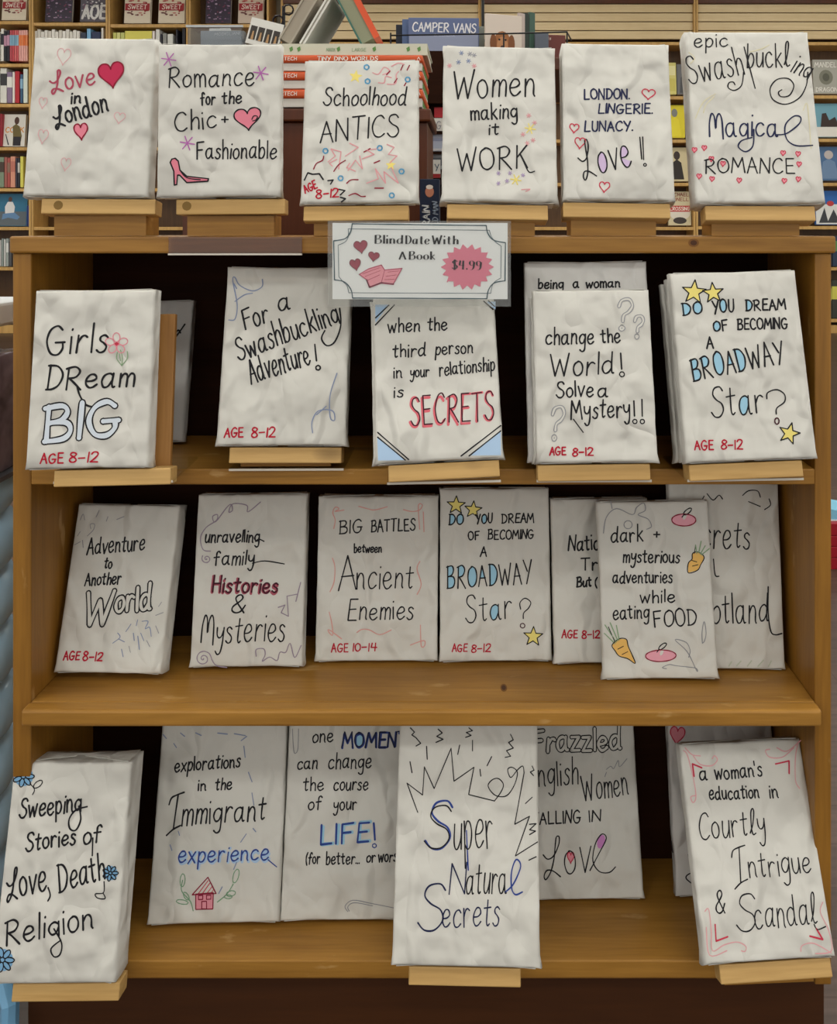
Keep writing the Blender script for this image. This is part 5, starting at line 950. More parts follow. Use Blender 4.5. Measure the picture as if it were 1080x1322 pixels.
  ('S','drawn_vine','GN3', 0.96, 1, 1, '47.2,22.1 46.4,21.3 44.3,20.9 41.5,21.0 38.4,21.5 35.6,22.4 33.7,23.5 33.2,24.5 34.0,25.4 36.0,25.8 38.9,25.7 42.0,25.2 44.8,24.3 46.6,23.2'),
  ('S','drawn_vine','GN3', 0.97, 1, 1, '46.7,30.3 47.7,28.5 48.1,26.9 47.8,25.7 46.8,25.3 45.4,25.6 43.8,26.6 42.4,28.2 41.4,30.0 41.0,31.6 41.3,32.8 42.2,33.3 43.6,33.0 45.2,31.9'),
  ('S','drawn_vine','GN3', 0.98, 1, 1, '105.6,48.1 104.5,45.1 103.0,42.9 101.4,41.9 100.0,42.2 99.0,43.9 98.8,46.5 99.3,49.7 100.3,52.6 101.9,54.8 103.5,55.9 104.9,55.5 105.9,53.9 106.1,51.2'),
  ('S','drawn_vine','GN3', 0.97, 1, 1, '102.9,32.0 102.8,30.7 101.7,29.4 99.7,28.5 97.4,28.0 95.1,28.1 93.3,28.7 92.4,29.8 92.4,31.0 93.6,32.3 95.5,33.2 97.8,33.7 100.1,33.6 101.9,33.0'),
  ('S','drawn_vine','GN3', 0.97, 1, 1, '99.1,27.5 98.7,26.7 97.5,26.0 95.7,25.7 93.7,25.7 91.8,26.2 90.5,26.9 90.0,27.7 90.4,28.5 91.6,29.2 93.4,29.5 95.5,29.5 97.3,29.1 98.6,28.3'),
  ('S','drawn_squiggle','BP', 1.24, 0, 0, '24.4,204.7 29.8,200.9'),
  ('S','drawn_squiggle','BP', 1.25, 0, 0, '43.2,204.5 50.2,201.4'),
  ('S','drawn_squiggle','BP', 1.25, 0, 0, '70.5,203.7 82.6,202.3'),
  ('S','drawn_squiggle','BP', 1.25, 0, 0, '91.2,202.6 105.0,200.3'),
  ('S','drawn_squiggle','BP', 1.24, 0, 0, '103.9,188.5 106.3,176.2'),
  ('S','drawn_squiggle','BP', 1.21, 0, 0, '111.2,159.4 116.2,148.8'),
  ('S','drawn_squiggle','BP', 1.2, 0, 0, '116.8,136.8 119.8,123.4'),
  ('S','drawn_squiggle','BP', 1.16, 0, 0, '112.3,92.8 106.1,84.3'),
  ('S','drawn_squiggle','BP', 1.15, 0, 0, '20.9,83.0 23.6,77.2'),
  ('S','drawn_squiggle','BP', 1.14, 0, 0, '102.3,63.0 99.4,55.9'),
  ('S','drawn_squiggle','BP', 1.24, 0, 0, '2.5,203.3 7.0,198.7'),
  ('S','drawn_squiggle','BP', 1.23, 0, 0, '16.9,193.0 20.6,188.7'),
  ('S','drawn_squiggle','BP', 1.17, 0, 0, '120.3,98.5 123.8,94.9'),
  ('S','drawn_squiggle','BP', 1.24, 0, 0, '100.2,194.7 106.8,199.3'),
  ('S','drawn_squiggle','BP', 1.11, 0, 0, '83.0,31.2 86.8,38.0'),
  ('S','drawn_squiggle','BP', 1.16, 0, 0, '29.6,97.1 31.5,92.8'),
]),
dict(key='moment', label='white wrapped book lettered one MOMENT can change your LIFE, in blue', loc=[-0.1603, 1.0503, 0.1179], yaw=1.07, lean=13.98, roll=-0.18, w=0.1493, h=0.2346, t=0.018, ink=[
  ('T','lettering','K', 1.7, 'one', 29.7, 192.6, 55.5, 193.1, 14.6, {}),
  ('T','shadow_lettering','BN2', 2.74, 'MOMENT', 67.6, 186.4, 146.3, 187.0, 16.4, {}),
  ('T','lettering','NV', 1.87, 'MOMENT', 66.9, 186.4, 145.6, 187.0, 16.4, {'cf': 'BF:01'}),
  ('T','lettering','K', 1.68, 'can', 12.2, 162.6, 37.2, 163.0, 15.0, {}),
  ('T','lettering','K', 1.69, 'change', 50.6, 163.0, 103.8, 163.6, 16.9, {}),
  ('T','lettering','K', 1.67, 'the', 20.9, 138.7, 45.9, 139.1, 14.3, {}),
  ('T','lettering','K', 1.68, 'course', 58.2, 139.3, 100.5, 139.6, 13.8, {}),
  ('T','lettering','K', 1.66, 'of', 27.8, 117.3, 44.4, 118.3, 14.2, {}),
  ('T','lettering','K', 1.67, 'your', 59.1, 117.0, 87.4, 118.3, 14.3, {}),
  ('T','shadow_lettering','BF', 4.12, 'LIFE', 44.9, 80.0, 104.6, 83.5, 20.0, {}),
  ('T','lettering','BN2', 2.31, 'LIFE', 43.2, 80.9, 102.9, 84.1, 20.6, {}),
  ('S','lettering','BN2', 2.37, 0, 0, '109.0,103.0 110.9,85.2'),
  ('S','lettering','BN2', 1.18, 1, 1, '112.8,78.7 112.4,77.5 111.2,76.8 109.8,76.8 108.6,77.6 108.1,78.8 108.5,80.0 109.7,80.7 111.1,80.7 112.3,79.9'),
  ('T','lettering','K', 1.63, '(for', 27.6, 59.8, 45.0, 60.5, 12.3, {}),
  ('T','lettering','K', 1.64, 'better...', 52.3, 59.5, 92.7, 60.2, 12.9, {}),
  ('T','lettering','K', 1.64, 'or', 101.0, 61.3, 112.0, 61.4, 11.7, {}),
  ('T','lettering','K', 1.64, 'worse', 115.6, 61.7, 143.7, 62.2, 12.3, {}),
  ('S','drawn_ornament','GR', 0.86, 1, 0, '80.5,9.4 77.0,15.2 86.7,21.4 110.0,17.6 135.0,12.9'),
  ('S','drawn_ornament','GR', 0.86, 1, 0, '82.2,9.9 80.4,14.6 88.5,18.8 110.0,15.3'),
  ('S','drawn_ornament','GR', 0.91, 1, 0, '4.5,207.7 7.3,183.6 10.1,180.6 12.5,186.6 12.2,207.7'),
]),
dict(key='super', label='tall white wrapped book lettered Super Natural Secrets with a zigzag burst', loc=[-0.0118, 0.953, 0.1437], yaw=-1.31, lean=18.45, roll=-0.13, w=0.1614, h=0.2457, t=0.022, ink=[
  ('S','drawn_burst','K', 1.08, 0, 0, '24.0,144.8 10.8,173.5 29.1,162.0 30.4,190.2 42.2,168.6 60.9,209.7 64.8,176.3 87.6,190.6 81.8,163.2 111.4,157.3'),
  ('S','drawn_burst','K', 1.08, 1, 0, '111.4,157.3 119.1,166.8 121.5,174.2 115.9,179.6 109.1,178.5 104.1,173.0 107.3,166.8 114.4,162.2 125.3,162.8 133.9,173.1 137.7,185.9 132.1,191.1 126.8,189.5 127.7,184.0 130.8,181.2 137.7,188.6 143.9,192.7 145.4,185.9'),
  ('S','drawn_burst','K', 1.09, 0, 0, '145.4,185.9 134.4,134.8 151.2,142.8 135.0,104.2 160.0,117.9'),
  ('S','drawn_burst','K', 1.15, 0, 0, '12.8,229.9 17.8,225.6 14.7,222.7 19.7,219.8 25.4,214.1 20.0,211.3'),
  ('S','drawn_burst','K', 1.15, 0, 0, '45.3,229.1 50.3,225.3 43.9,221.7 51.4,218.8 43.1,215.4'),
  ('S','drawn_burst','K', 1.14, 0, 0, '81.3,230.8 85.5,227.9 78.2,226.0 84.0,223.1 77.6,220.9'),
  ('S','drawn_burst','K', 1.13, 0, 0, '129.9,224.8 133.1,219.2 127.7,216.4 133.1,210.8 125.2,208.0 129.9,202.4 123.7,201.1'),
  ('S','drawn_burst','K', 1.1, 0, 0, '154.7,192.7 156.9,188.6 152.5,186.7 156.2,183.1'),
  ('S','drawn_burst','K', 1.06, 0, 0, '151.1,134.9 158.7,135.7 151.1,129.6 158.0,128.4 151.1,124.9'),
  ('S','drawn_burst','K', 1.13, 0, 0, '13.5,195.2 16.2,184.1'),
  ('S','drawn_burst','K', 1.13, 0, 0, '32.3,211.2 33.4,198.0'),
  ('S','drawn_burst','K', 1.13, 0, 0, '70.8,213.0 68.7,203.5'),
  ('S','drawn_burst','K', 1.13, 0, 0, '85.7,218.0 85.8,207.3'),
  ('S','drawn_burst','K', 1.11, 0, 0, '108.0,201.7 102.7,192.3'),
  ('S','drawn_burst','K', 1.11, 0, 0, '94.6,188.7 95.6,181.8'),
  ('S','drawn_burst','K', 1.07, 0, 0, '154.4,161.5 146.7,155.3'),
  ('S','drawn_burst','K', 1.03, 0, 0, '158.4,103.7 150.0,100.3'),
  ('T','shadow_lettering','BN2', 2.1, 'S', 32.5, 108.0, 61.7, 109.1, 44.1, {}),
  ('T','lettering','K', 1.5, 'S', 31.6, 108.0, 61.0, 109.1, 44.1, {}),
  ('T','lettering','K', 1.49, 'uper', 64.8, 109.1, 110.1, 112.8, 42.5, {}),
  ('S','lettering','BN2', 1.33, 0, 0, '79.8,127.7 82.3,89.8'),
  ('T','lettering','NV', 1.44, 'N', 61.4, 67.2, 79.6, 68.0, 30.4, {}),
  ('T','lettering','K', 1.43, 'atura', 79.6, 67.5, 124.7, 68.3, 30.2, {}),
  ('S','lettering','BN2', 1.52, 1, 0, '123.8,70.0 132.8,77.8 140.9,94.5 135.8,100.8 130.7,89.2 130.7,73.9 134.9,67.7 142.6,70.3'),
  ('T','lettering','NV', 1.7, 'S', 26.6, 30.7, 55.3, 31.8, 43.5, {}),
  ('T','lettering','NV', 1.41, 'ecrets', 53.7, 36.0, 116.5, 38.1, 28.1, {}),
]),
dict(key='frazz', label='white wrapped book lettered Frazzled English Women Falling in LOVE', loc=[0.1292, 1.083, 0.1179], yaw=-0.15, lean=16.14, roll=0.96, w=0.1548, h=0.2212, t=0.016, ink=[
  ('T','hollow_lettering','K', 5.81, 'Frazzled', 23.2, 162.5, 135.8, 164.7, 25.3, {'fill': 'W','inner': 3.07}),
  ('T','lettering','K', 1.66, 'English', 14.8, 124.0, 79.4, 125.9, 28.9, {}),
  ('T','lettering','K', 1.65, 'Women', 85.0, 107.8, 142.7, 113.1, 29.4, {}),
  ('T','lettering','K', 1.75, 'FALLING', 19.5, 81.9, 80.2, 82.9, 13.2, {}),
  ('T','lettering','K', 1.77, 'IN', 91.1, 84.0, 106.0, 84.8, 12.6, {}),
  ('T','lettering','K', 1.52, '{ov', 30.9, 26.8, 90.4, 28.1, 42.2, {}),
  ('S','lettering','K', 1.34, 1, 0, '89.6,31.1 102.6,50.4 111.9,65.5 106.5,70.2 97.8,59.5 93.8,41.4 101.1,30.0 113.4,28.7 121.6,34.5'),
  ('F','lettering','VF2','109.6,60.8 107.9,57.7 105.7,55.5 103.4,54.5 101.4,55.0 100.2,56.8 99.9,59.7 100.7,63.0 102.4,66.1 104.6,68.3 106.9,69.3 108.9,68.9 110.1,67.0 110.4,64.1'),
  ('F','drawn_heart','PK','66.5,47.9 66.8,48.8 67.8,50.4 69.4,50.5 70.6,48.7 70.5,46.0 69.1,43.5 67.3,41.3 66.3,39.5 66.1,38.8 65.9,39.5 65.1,41.3 63.6,43.6 62.4,46.1 62.5,48.8 63.9,50.6 65.5,50.4 66.4,48.8'),
  ('S','drawn_heart','RH', 1.21, 1, 1, '66.5,47.9 66.8,48.8 67.8,50.4 69.4,50.5 70.6,48.7 70.5,46.0 69.1,43.5 67.3,41.3 66.3,39.5 66.1,38.8 65.9,39.5 65.1,41.3 63.6,43.6 62.4,46.1 62.5,48.8 63.9,50.6 65.5,50.4 66.4,48.8'),
  ('S','drawn_ornament','GR', 0.83, 1, 0, '116.4,142.0 122.2,145.3 125.8,142.7 132.1,151.9 133.4,144.6 143.5,153.6'),
  ('S','drawn_ornament','GR', 0.82, 1, 0, '113.9,133.8 116.2,138.7'),
]),
dict(key='heartb', label='wrapped book with a red heart, hidden behind the Courtly Intrigue book', loc=[0.3156, 1.0881, 0.1183], yaw=0.36, lean=14.01, roll=0.25, w=0.1346, h=0.2138, t=0.02, ink=[
  ('F','drawn_heart','PK','12.2,185.2 12.9,186.7 15.6,189.3 19.2,189.2 21.4,185.6 20.4,180.9 16.7,176.7 12.3,173.3 9.6,170.4 9.0,169.2 8.9,170.5 7.4,173.9 4.7,178.3 2.8,183.2 3.7,187.9 7.2,190.7 10.7,189.9 12.2,186.8'),
  ('S','drawn_heart','RH', 1.39, 1, 1, '12.2,185.2 12.9,186.7 15.6,189.3 19.2,189.2 21.4,185.6 20.4,180.9 16.7,176.7 12.3,173.3 9.6,170.4 9.0,169.2 8.9,170.5 7.4,173.9 4.7,178.3 2.8,183.2 3.7,187.9 7.2,190.7 10.7,189.9 12.2,186.8'),
  ('S','drawn_squiggle','K', 1.53, 1, 0, '16.9,46.0 18.6,37.8'),
  ('S','drawn_squiggle','K', 1.51, 1, 0, '26.5,28.6 15.0,24.3 12.7,19.8 20.4,13.8'),
  ('S','drawn_squiggle','K', 1.55, 1, 0, '-3.6,61.0 -2.4,48.6'),
]),
dict(key='woman', label='white wrapped book lettered Courtly Intrigue and Scandal, with pink corner scrolls', loc=[0.32, 0.955, 0.149], yaw=2.73, lean=24.28, roll=1.14, w=0.1452, h=0.2074, t=0.022, ink=[
  ('T','lettering','K', 1.75, 'a', 18.8, 171.1, 27.8, 171.0, 14.8, {}),
  ('T','lettering','K', 1.76, "woman's", 37.1, 170.4, 93.2, 172.5, 14.9, {}),
  ('T','lettering','K', 1.74, 'education', 27.3, 151.2, 85.8, 150.7, 13.6, {}),
  ('T','lettering','K', 1.75, 'in', 98.1, 149.5, 108.3, 149.6, 13.1, {}),
  ('T','lettering','K', 1.4, 'Court~y', 10.3, 113.7, 87.4, 115.2, 25.5, {}),
  ('T','lettering','K', 1.36, '}', 43.5, 67.4, 61.0, 68.2, 35.7, {}),
  ('T','lettering','K', 1.38, 'ntrigue', 61.2, 74.6, 133.0, 77.4, 24.0, {}),
  ('T','lettering','K', 1.48, '&', 18.6, 44.9, 28.9, 44.9, 21.7, {}),
  ('T','lettering','K', 1.33, 'S', 38.9, 27.5, 60.8, 27.2, 34.3, {}),
  ('T','lettering','K', 1.34, 'canda~', 59.7, 29.9, 130.6, 29.0, 28.7, {}),
  ('S','lettering','K', 1.19, 1, 0, '126.7,29.7 129.7,24.9 139.4,27.0'),
  ('S','drawn_ornament','PS2', 1.15, 1, 0, '4.2,201.5 8.3,195.7 12.2,167.4 11.7,153.4 7.7,149.4 6.3,155.0 12.1,156.2'),
  ('S','drawn_ornament','PS2', 1.15, 1, 0, '6.3,204.3 13.5,197.0 23.3,195.2'),
  ('S','drawn_ornament','PS2', 1.15, 1, 0, '15.0,195.5 22.0,186.7 35.1,184.9 42.8,190.3 40.1,194.7 37.0,191.9'),
  ('S','drawn_ornament','PS2', 1.18, 1, 0, '142.8,204.4 136.3,188.7 131.8,166.0 135.3,157.4'),
  ('S','drawn_ornament','PS2', 1.17, 1, 0, '107.1,198.3 101.7,197.0 105.6,190.3 121.0,189.8 136.5,198.8'),
  ('S','drawn_ornament','PS2', 1.18, 1, 0, '146.5,205.8 127.2,195.4 115.9,199.5'),
  ('S','drawn_ornament','PS2', 1.04, 1, 0, '6.3,33.0 6.2,8.6 25.8,11.5'),
  ('S','drawn_ornament','PS2', 1.05, 1, 0, '6.7,47.3 11.2,48.9 11.3,30.2 10.0,12.3 23.5,16.7 38.3,18.5 47.2,14.2 45.5,9.9 41.7,10.6'),
  ('S','drawn_ornament','PS2', 1.08, 1, 0, '140.6,48.9 136.1,39.8 142.0,23.7 141.6,5.5 123.2,3.9'),
  ('S','drawn_ornament','PS2', 1.04, 1, 0, '107.4,6.7 110.0,11.8 123.4,12.9 141.1,3.4'),
  ('S','drawn_ornament','RH', 1.7, 0, 0, '12.8,175.2 12.7,187.6 23.1,183.3'),
  ('S','drawn_ornament','RH', 1.74, 0, 0, '111.2,183.2 127.7,185.6 125.3,173.1'),
  ('S','drawn_ornament','RH', 1.57, 0, 0, '16.3,35.1 15.2,20.5 28.5,23.7'),
  ('S','drawn_ornament','RH', 1.58, 0, 0, '119.8,19.6 133.8,15.8 128.6,25.7'),
])]
SIGN = dict(w=0.1897, h=0.0826, loc=[-0.0613, 0.95, 0.8701], ink=[
  ('F','printed_heart','RG','30.4,59.8 30.5,60.9 31.9,63.0 34.6,63.6 37.2,61.9 37.6,58.7 35.9,55.4 33.4,52.5 32.1,50.1 32.0,49.2 31.5,50.1 29.6,51.9 26.4,54.1 23.7,56.8 23.3,59.9 25.2,62.3 28.0,62.5 29.9,60.9'),
  ('S','printed_heart','RG2', 0.71, 1, 1, '30.4,59.8 30.5,60.9 31.9,63.0 34.6,63.6 37.2,61.9 37.6,58.7 35.9,55.4 33.4,52.5 32.1,50.1 32.0,49.2 31.5,50.1 29.6,51.9 26.4,54.1 23.7,56.8 23.3,59.9 25.2,62.3 28.0,62.5 29.9,60.9'),
  ('F','printed_heart','RG','45.1,48.4 45.4,49.2 46.9,50.4 49.2,50.2 50.8,48.4 50.5,46.1 48.4,44.1 45.9,42.5 44.3,41.1 44.0,40.5 43.9,41.2 42.7,42.9 40.8,45.1 39.3,47.6 39.6,50.0 41.6,51.3 43.8,50.8 44.9,49.2'),
  ('S','printed_heart','RG2', 0.7, 1, 1, '45.1,48.4 45.4,49.2 46.9,50.4 49.2,50.2 50.8,48.4 50.5,46.1 48.4,44.1 45.9,42.5 44.3,41.1 44.0,40.5 43.9,41.2 42.7,42.9 40.8,45.1 39.3,47.6 39.6,50.0 41.6,51.3 43.8,50.8 44.9,49.2'),
  ('F','printed_heart','RG','24.5,40.2 24.6,41.3 25.6,43.2 27.8,43.8 29.9,42.2 30.4,39.3 29.2,36.3 27.4,33.6 26.4,31.5 26.3,30.6 25.9,31.4 24.3,33.0 21.6,35.0 19.3,37.4 18.8,40.2 20.2,42.4 22.5,42.6 24.1,41.2'),
  ('S','printed_heart','RG2', 0.7, 1, 1, '24.5,40.2 24.6,41.3 25.6,43.2 27.8,43.8 29.9,42.2 30.4,39.3 29.2,36.3 27.4,33.6 26.4,31.5 26.3,30.6 25.9,31.4 24.3,33.0 21.6,35.0 19.3,37.4 18.8,40.2 20.2,42.4 22.5,42.6 24.1,41.2'),
  ('F','printed_book','SPK','29.0,26.9 38.9,32.8 53.0,37.1 56.6,31.7 75.4,33.4 66.0,16.6 53.1,18.2 40.2,13.0 37.1,21.1'),
  ('S','printed_book','SPD', 0.93, 0, 1, '29.0,26.9 38.9,32.8 53.0,37.1 56.6,31.7 75.4,33.4 66.0,16.6 53.1,18.2 40.2,13.0 37.1,21.1'),
  ('S','printed_book','SPD', 0.58, 0, 0, '56.6,31.7 53.1,18.2'),
  ('S','printed_book','SPD', 0.58, 0, 0, '33.0,27.6 50.7,34.0'),
  ('S','printed_book','SPD', 0.58, 0, 0, '35.4,24.6 51.9,31.0'),
  ('S','printed_book','SPD', 0.58, 0, 0, '38.5,20.7 51.2,26.3'),
  ('S','printed_book','SPD', 0.58, 0, 0, '60.1,29.4 71.9,30.6'),
  ('S','printed_book','SPD', 0.58, 0, 0, '57.8,24.7 69.5,26.4'),
  ('S','printed_book','SPD', 0.58, 0, 0, '56.6,21.2 67.2,21.7'),
  ('S','printed_book','SPD', 1.63, 0, 0, '37.1,21.1 40.2,13.0 53.1,17.7 66.0,16.2'),
  ('F','printed_burst','SBU','175.1,35.0 168.9,31.5 173.2,26.4 166.1,24.9 168.2,18.9 160.9,19.6 160.4,13.3 153.9,16.1 151.0,10.3 146.0,14.9 140.9,10.2 138.1,16.0 131.5,13.1 131.1,19.5 123.8,18.7 125.9,24.8 118.8,26.2 123.2,31.3 117.0,34.7 123.2,38.3 118.8,43.3 126.0,44.8 123.9,50.9 131.2,50.2 131.7,56.6 138.2,53.7 141.2,59.6 146.2,54.9 151.3,59.6 154.2,53.7 160.7,56.6 161.1,50.3 168.4,51.0 166.2,44.9 173.4,43.5 168.9,38.4'),
  ('T','printed_lettering','K', 0.99, 'Blind', 45.8, 60.2, 76.5, 60.1, 9.4, {'didone': 1}),
  ('T','printed_lettering','K', 0.98, 'Date', 79.1, 59.8, 104.7, 59.6, 9.4, {'didone': 1}),
  ('T','printed_lettering','K', 0.98, 'With', 108.4, 59.7, 135.5, 59.5, 9.3, {'didone': 1}),
  ('T','printed_lettering','K', 0.98, 'A', 72.5, 43.0, 79.3, 43.0, 8.4, {'didone': 1}),
  ('T','printed_lettering','K', 0.98, 'Book', 82.9, 43.0, 111.0, 42.9, 8.9, {'didone': 1}),
  ('T','printed_lettering','KB', 0.97, '$4.99', 129.1, 32.7, 160.5, 31.4, 9.7, {'didone': 1}),
  ('S','printed_frame','FR', 1.18, 0, 0, '21.5,81.7 166.6,79.8'),
  ('S','printed_frame','FR', 1.16, 0, 0, '187.3,61.2 186.9,20.0'),
  ('S','printed_frame','FR', 1.15, 0, 0, '167.2,0.6 21.9,1.3'),
  ('S','printed_frame','FR', 1.17, 0, 0, '2.3,21.0 1.4,63.2'),
  ('S','printed_frame','FR', 1.17, 1, 0, '166.6,79.8 168.2,71.6 174.6,64.0 187.3,61.2'),
  ('S','printed_frame','FR', 1.15, 1, 0, '186.9,20.0 175.4,17.7 169.1,10.3 167.2,0.6'),
  ('S','printed_frame','FR', 1.16, 1, 0, '21.9,1.3 20.1,10.6 13.0,18.7 2.3,21.0'),
  ('S','printed_frame','FR', 1.18, 1, 0, '1.4,63.2 13.7,65.6 19.6,72.7 21.5,81.7'),
  ('S','printed_frame','FR', 0.59, 0, 0, '17.2,76.2 170.0,74.7'),
  ('S','printed_frame','FR', 0.58, 0, 0, '182.7,57.7 182.3,23.0'),
  ('S','printed_frame','FR', 0.57, 0, 0, '171.4,6.4 17.8,7.0'),
  ('S','printed_frame','FR', 0.58, 0, 0, '7.0,24.5 6.2,58.5'),
  ('S','printed_frame','FR', 0.58, 1, 0, '170.0,74.7 171.9,68.2 176.4,62.3 182.7,57.7'),
  ('S','printed_frame','FR', 0.58, 1, 0, '182.3,23.0 174.2,17.2 171.4,6.4'),
  ('S','printed_frame','FR', 0.58, 1, 0, '17.8,7.0 15.9,14.5 11.8,18.7 7.0,24.5'),
  ('S','printed_frame','FR', 0.59, 1, 0, '6.2,58.5 13.8,62.1 17.3,68.0 17.2,76.2'),
])

# ---------------------------------------------------------------- the room
def struct(name, mb, **k):
    o = mb.build(name); o['kind'] = 'structure'; return o
YB = 8.0                                              # distance of the bookcases along the far wall
m = MB(); m.box((-7, -3.5, -.05), (6, YB + .45, 0), floor_mat()); struct('floor', m)
m = MB(); m.box((-7, -3.5, 3.45), (6, YB + .45, 3.5), plain('ceiling_white', 'd8d4ca', .8)); struct('ceiling', m)
m = MB(); m.box((-7, YB + .40, 0), (6, YB + .45, 3.45), plain('wall_cream', 'c9bfa8', .8)); struct('wall_back', m)
lampmat = emit('light_diffuser', LAMP); white = plain('white_metal', 'dddddd', .4)
k = 0
for iy, y in enumerate((-1.6, .35, 2.3, 4.3, 6.3)):
    for ix, x in enumerate((-4.2, -1.8, .6, 3.0)):
        fx = empty('ceiling_light', (x, y, 3.45), 'white ceiling light panel, %s from left in the %s row from the front' % (('first', 'second', 'third', 'fourth')[ix], ('first', 'second', 'third', 'fourth', 'fifth')[iy]), 'ceiling light', 'ceiling light panels')
        d = MB(); d.box((-.57, -.27, -.035), (.57, .27, -.03), lampmat); d.build('diffuser', fx)
        d = MB()
        for a, c in (((-.6, -.3, -.04), (.6, -.27, 0)), ((-.6, .27, -.04), (.6, .3, 0)), ((-.6, -.27, -.04), (-.57, .27, 0)), ((.57, -.27, -.04), (.6, .27, 0))): d.box(a, c, white)
        d.build('light_frame', fx)

# ---------------------------------------------------------------- the display bookcase
CY0 = 1.0; CYB = 1.168; XL, XLI, XRI, XR = -.529, -.508, .3855, .4045
Z = lambda z: CAM_H + z
case = empty('display_bookcase', (-.06, 1.08, 0), 'honey-stained pine bookcase with four open tiers holding white wrapped books', 'bookcase')
def cpart(name, a, c, mat, bev=.0015):
    m = MB(); o = Vector((-.06, 1.08, 0)); m.box(Vector(a) - o, Vector(c) - o, mat, bev); return m.build(name, case)
cpart('side_panel', (XL, CY0, Z(-.861)), (XLI, CYB, Z(-.0266)), PINEZ); cpart('side_panel', (XRI, CY0, Z(-.861)), (XR, CYB, Z(-.0266)), PINEZ)
cpart('top_board', (XL - .002, CY0 - .004, Z(-.0265)), (XR + .004, CYB + .012, Z(-.007)), PINE, .0025)
cpart('shelf', (XLI, CY0, Z(-.2905)), (XRI, CYB, Z(-.2725)), PINE)
cpart('shelf', (XLI, CY0, Z(-.556)), (XRI, CYB, Z(-.5378)), PINE)
cpart('shelf_lip', (XLI - .002, .981, Z(-.5562)), (XRI + .001, CY0 - .0002, Z(-.5376)), PINE, .003)
cpart('shelf', (XLI, CY0, Z(-.8535)), (XRI, CYB, Z(-.833)), PINE)
cpart('bottom_rail', (XLI, CY0 + .008, Z(-.861)), (XRI, CY0 + .03, Z(-.8535)), PINEZ)
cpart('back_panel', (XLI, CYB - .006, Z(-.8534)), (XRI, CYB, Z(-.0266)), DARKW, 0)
KICK = wood('dark_toe_kick', '3a1f0d', '4a2911', 'x', knots=False, scratch=False)
cpart('toe_kick', (XL + .004, CY0 + .026, 0), (XR + .002, CYB - .01, Z(-.8612)), KICK, .001)
def knot(px, py, y, rx, rz, name='wood_knot', flat=False):      # dark knots in the boards
    c = at(px, py, y) - Vector((-.06, 1.08, 0)); m = MB(); n = 14
    for k, (f, mt) in enumerate(((1, plain('knot_rim', '7a4f20', .5)), (.62, plain('knot_core', '4a2a14', .5)))):
        e = .0002 + .00015 * k; q = [(c.x + rx * f * math.cos(2 * math.pi * i / n), rz * f * math.sin(2 * math.pi * i / n)) for i in range(n)]
        m.face([(x, c.y + z, c.z + e) if flat else (x, c.y - e, c.z + z) for x, z in q], mt)
    m.build(name, case)
knot(895, 313.5, CY0 - .0042, .0062, .0048); knot(650, 297 + .5378 * FPX / 1.03, 1.03, .004, .009, flat=True)
# clear label holder on the front edge of the top board
lh = empty('label_holder', at(304, 328, .993), 'empty clear plastic label holder clipped to the top board edge left of the price sign', 'label holder')
m = MB(); hw = 86 / FPX * .993; m.box((-hw, -.0015, .001), (hw, 0, .0195), acrylic('brown_tinted_acrylic', (.72, .62, .56, 1), .5)); m.build('clear_strip', lh)
m = MB(); m.box((-hw, -.0035, -.0012), (hw, .0005, .0008), ACRYLE); m.build('bottom_edge', lh)

# ---------------------------------------------------------------- wrapped books and their easels
BK = {b['key']: b for b in BOOKS}
for i, b in enumerate(BOOKS):
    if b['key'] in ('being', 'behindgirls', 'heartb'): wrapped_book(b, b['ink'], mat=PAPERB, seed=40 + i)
    else: wrapped_book(b, b['ink'], seed=40 + i)
wrapped_book(BK['change'], None, .0155, (BK['change']['w'] * 1.02, BK['change']['h'] * .97, .013), 'plain wrapped book pressed flat right behind the Change the World book', seed=91)
wrapped_book(BK['third'], None, .024, (BK['third']['w'] * 1.05, BK['third']['h'] * .93, .018), 'plain wrapped book directly behind the SECRETS book, its edge showing on the right', seed=92)
wrapped_book(BK['dream2'], None, .0195, (BK['dream2']['w'] * .99, BK['dream2']['h'] * .985, .016), 'plain wrapped book touching the back of the larger Broadway Star book', seed=93)
wrapped_book(BK['dream2'], None, .037, (BK['dream2']['w'] * 1.01, BK['dream2']['h'] * .97, .016), 'plain wrapped book hindmost of the stack on the larger Broadway Star easel', seed=94)

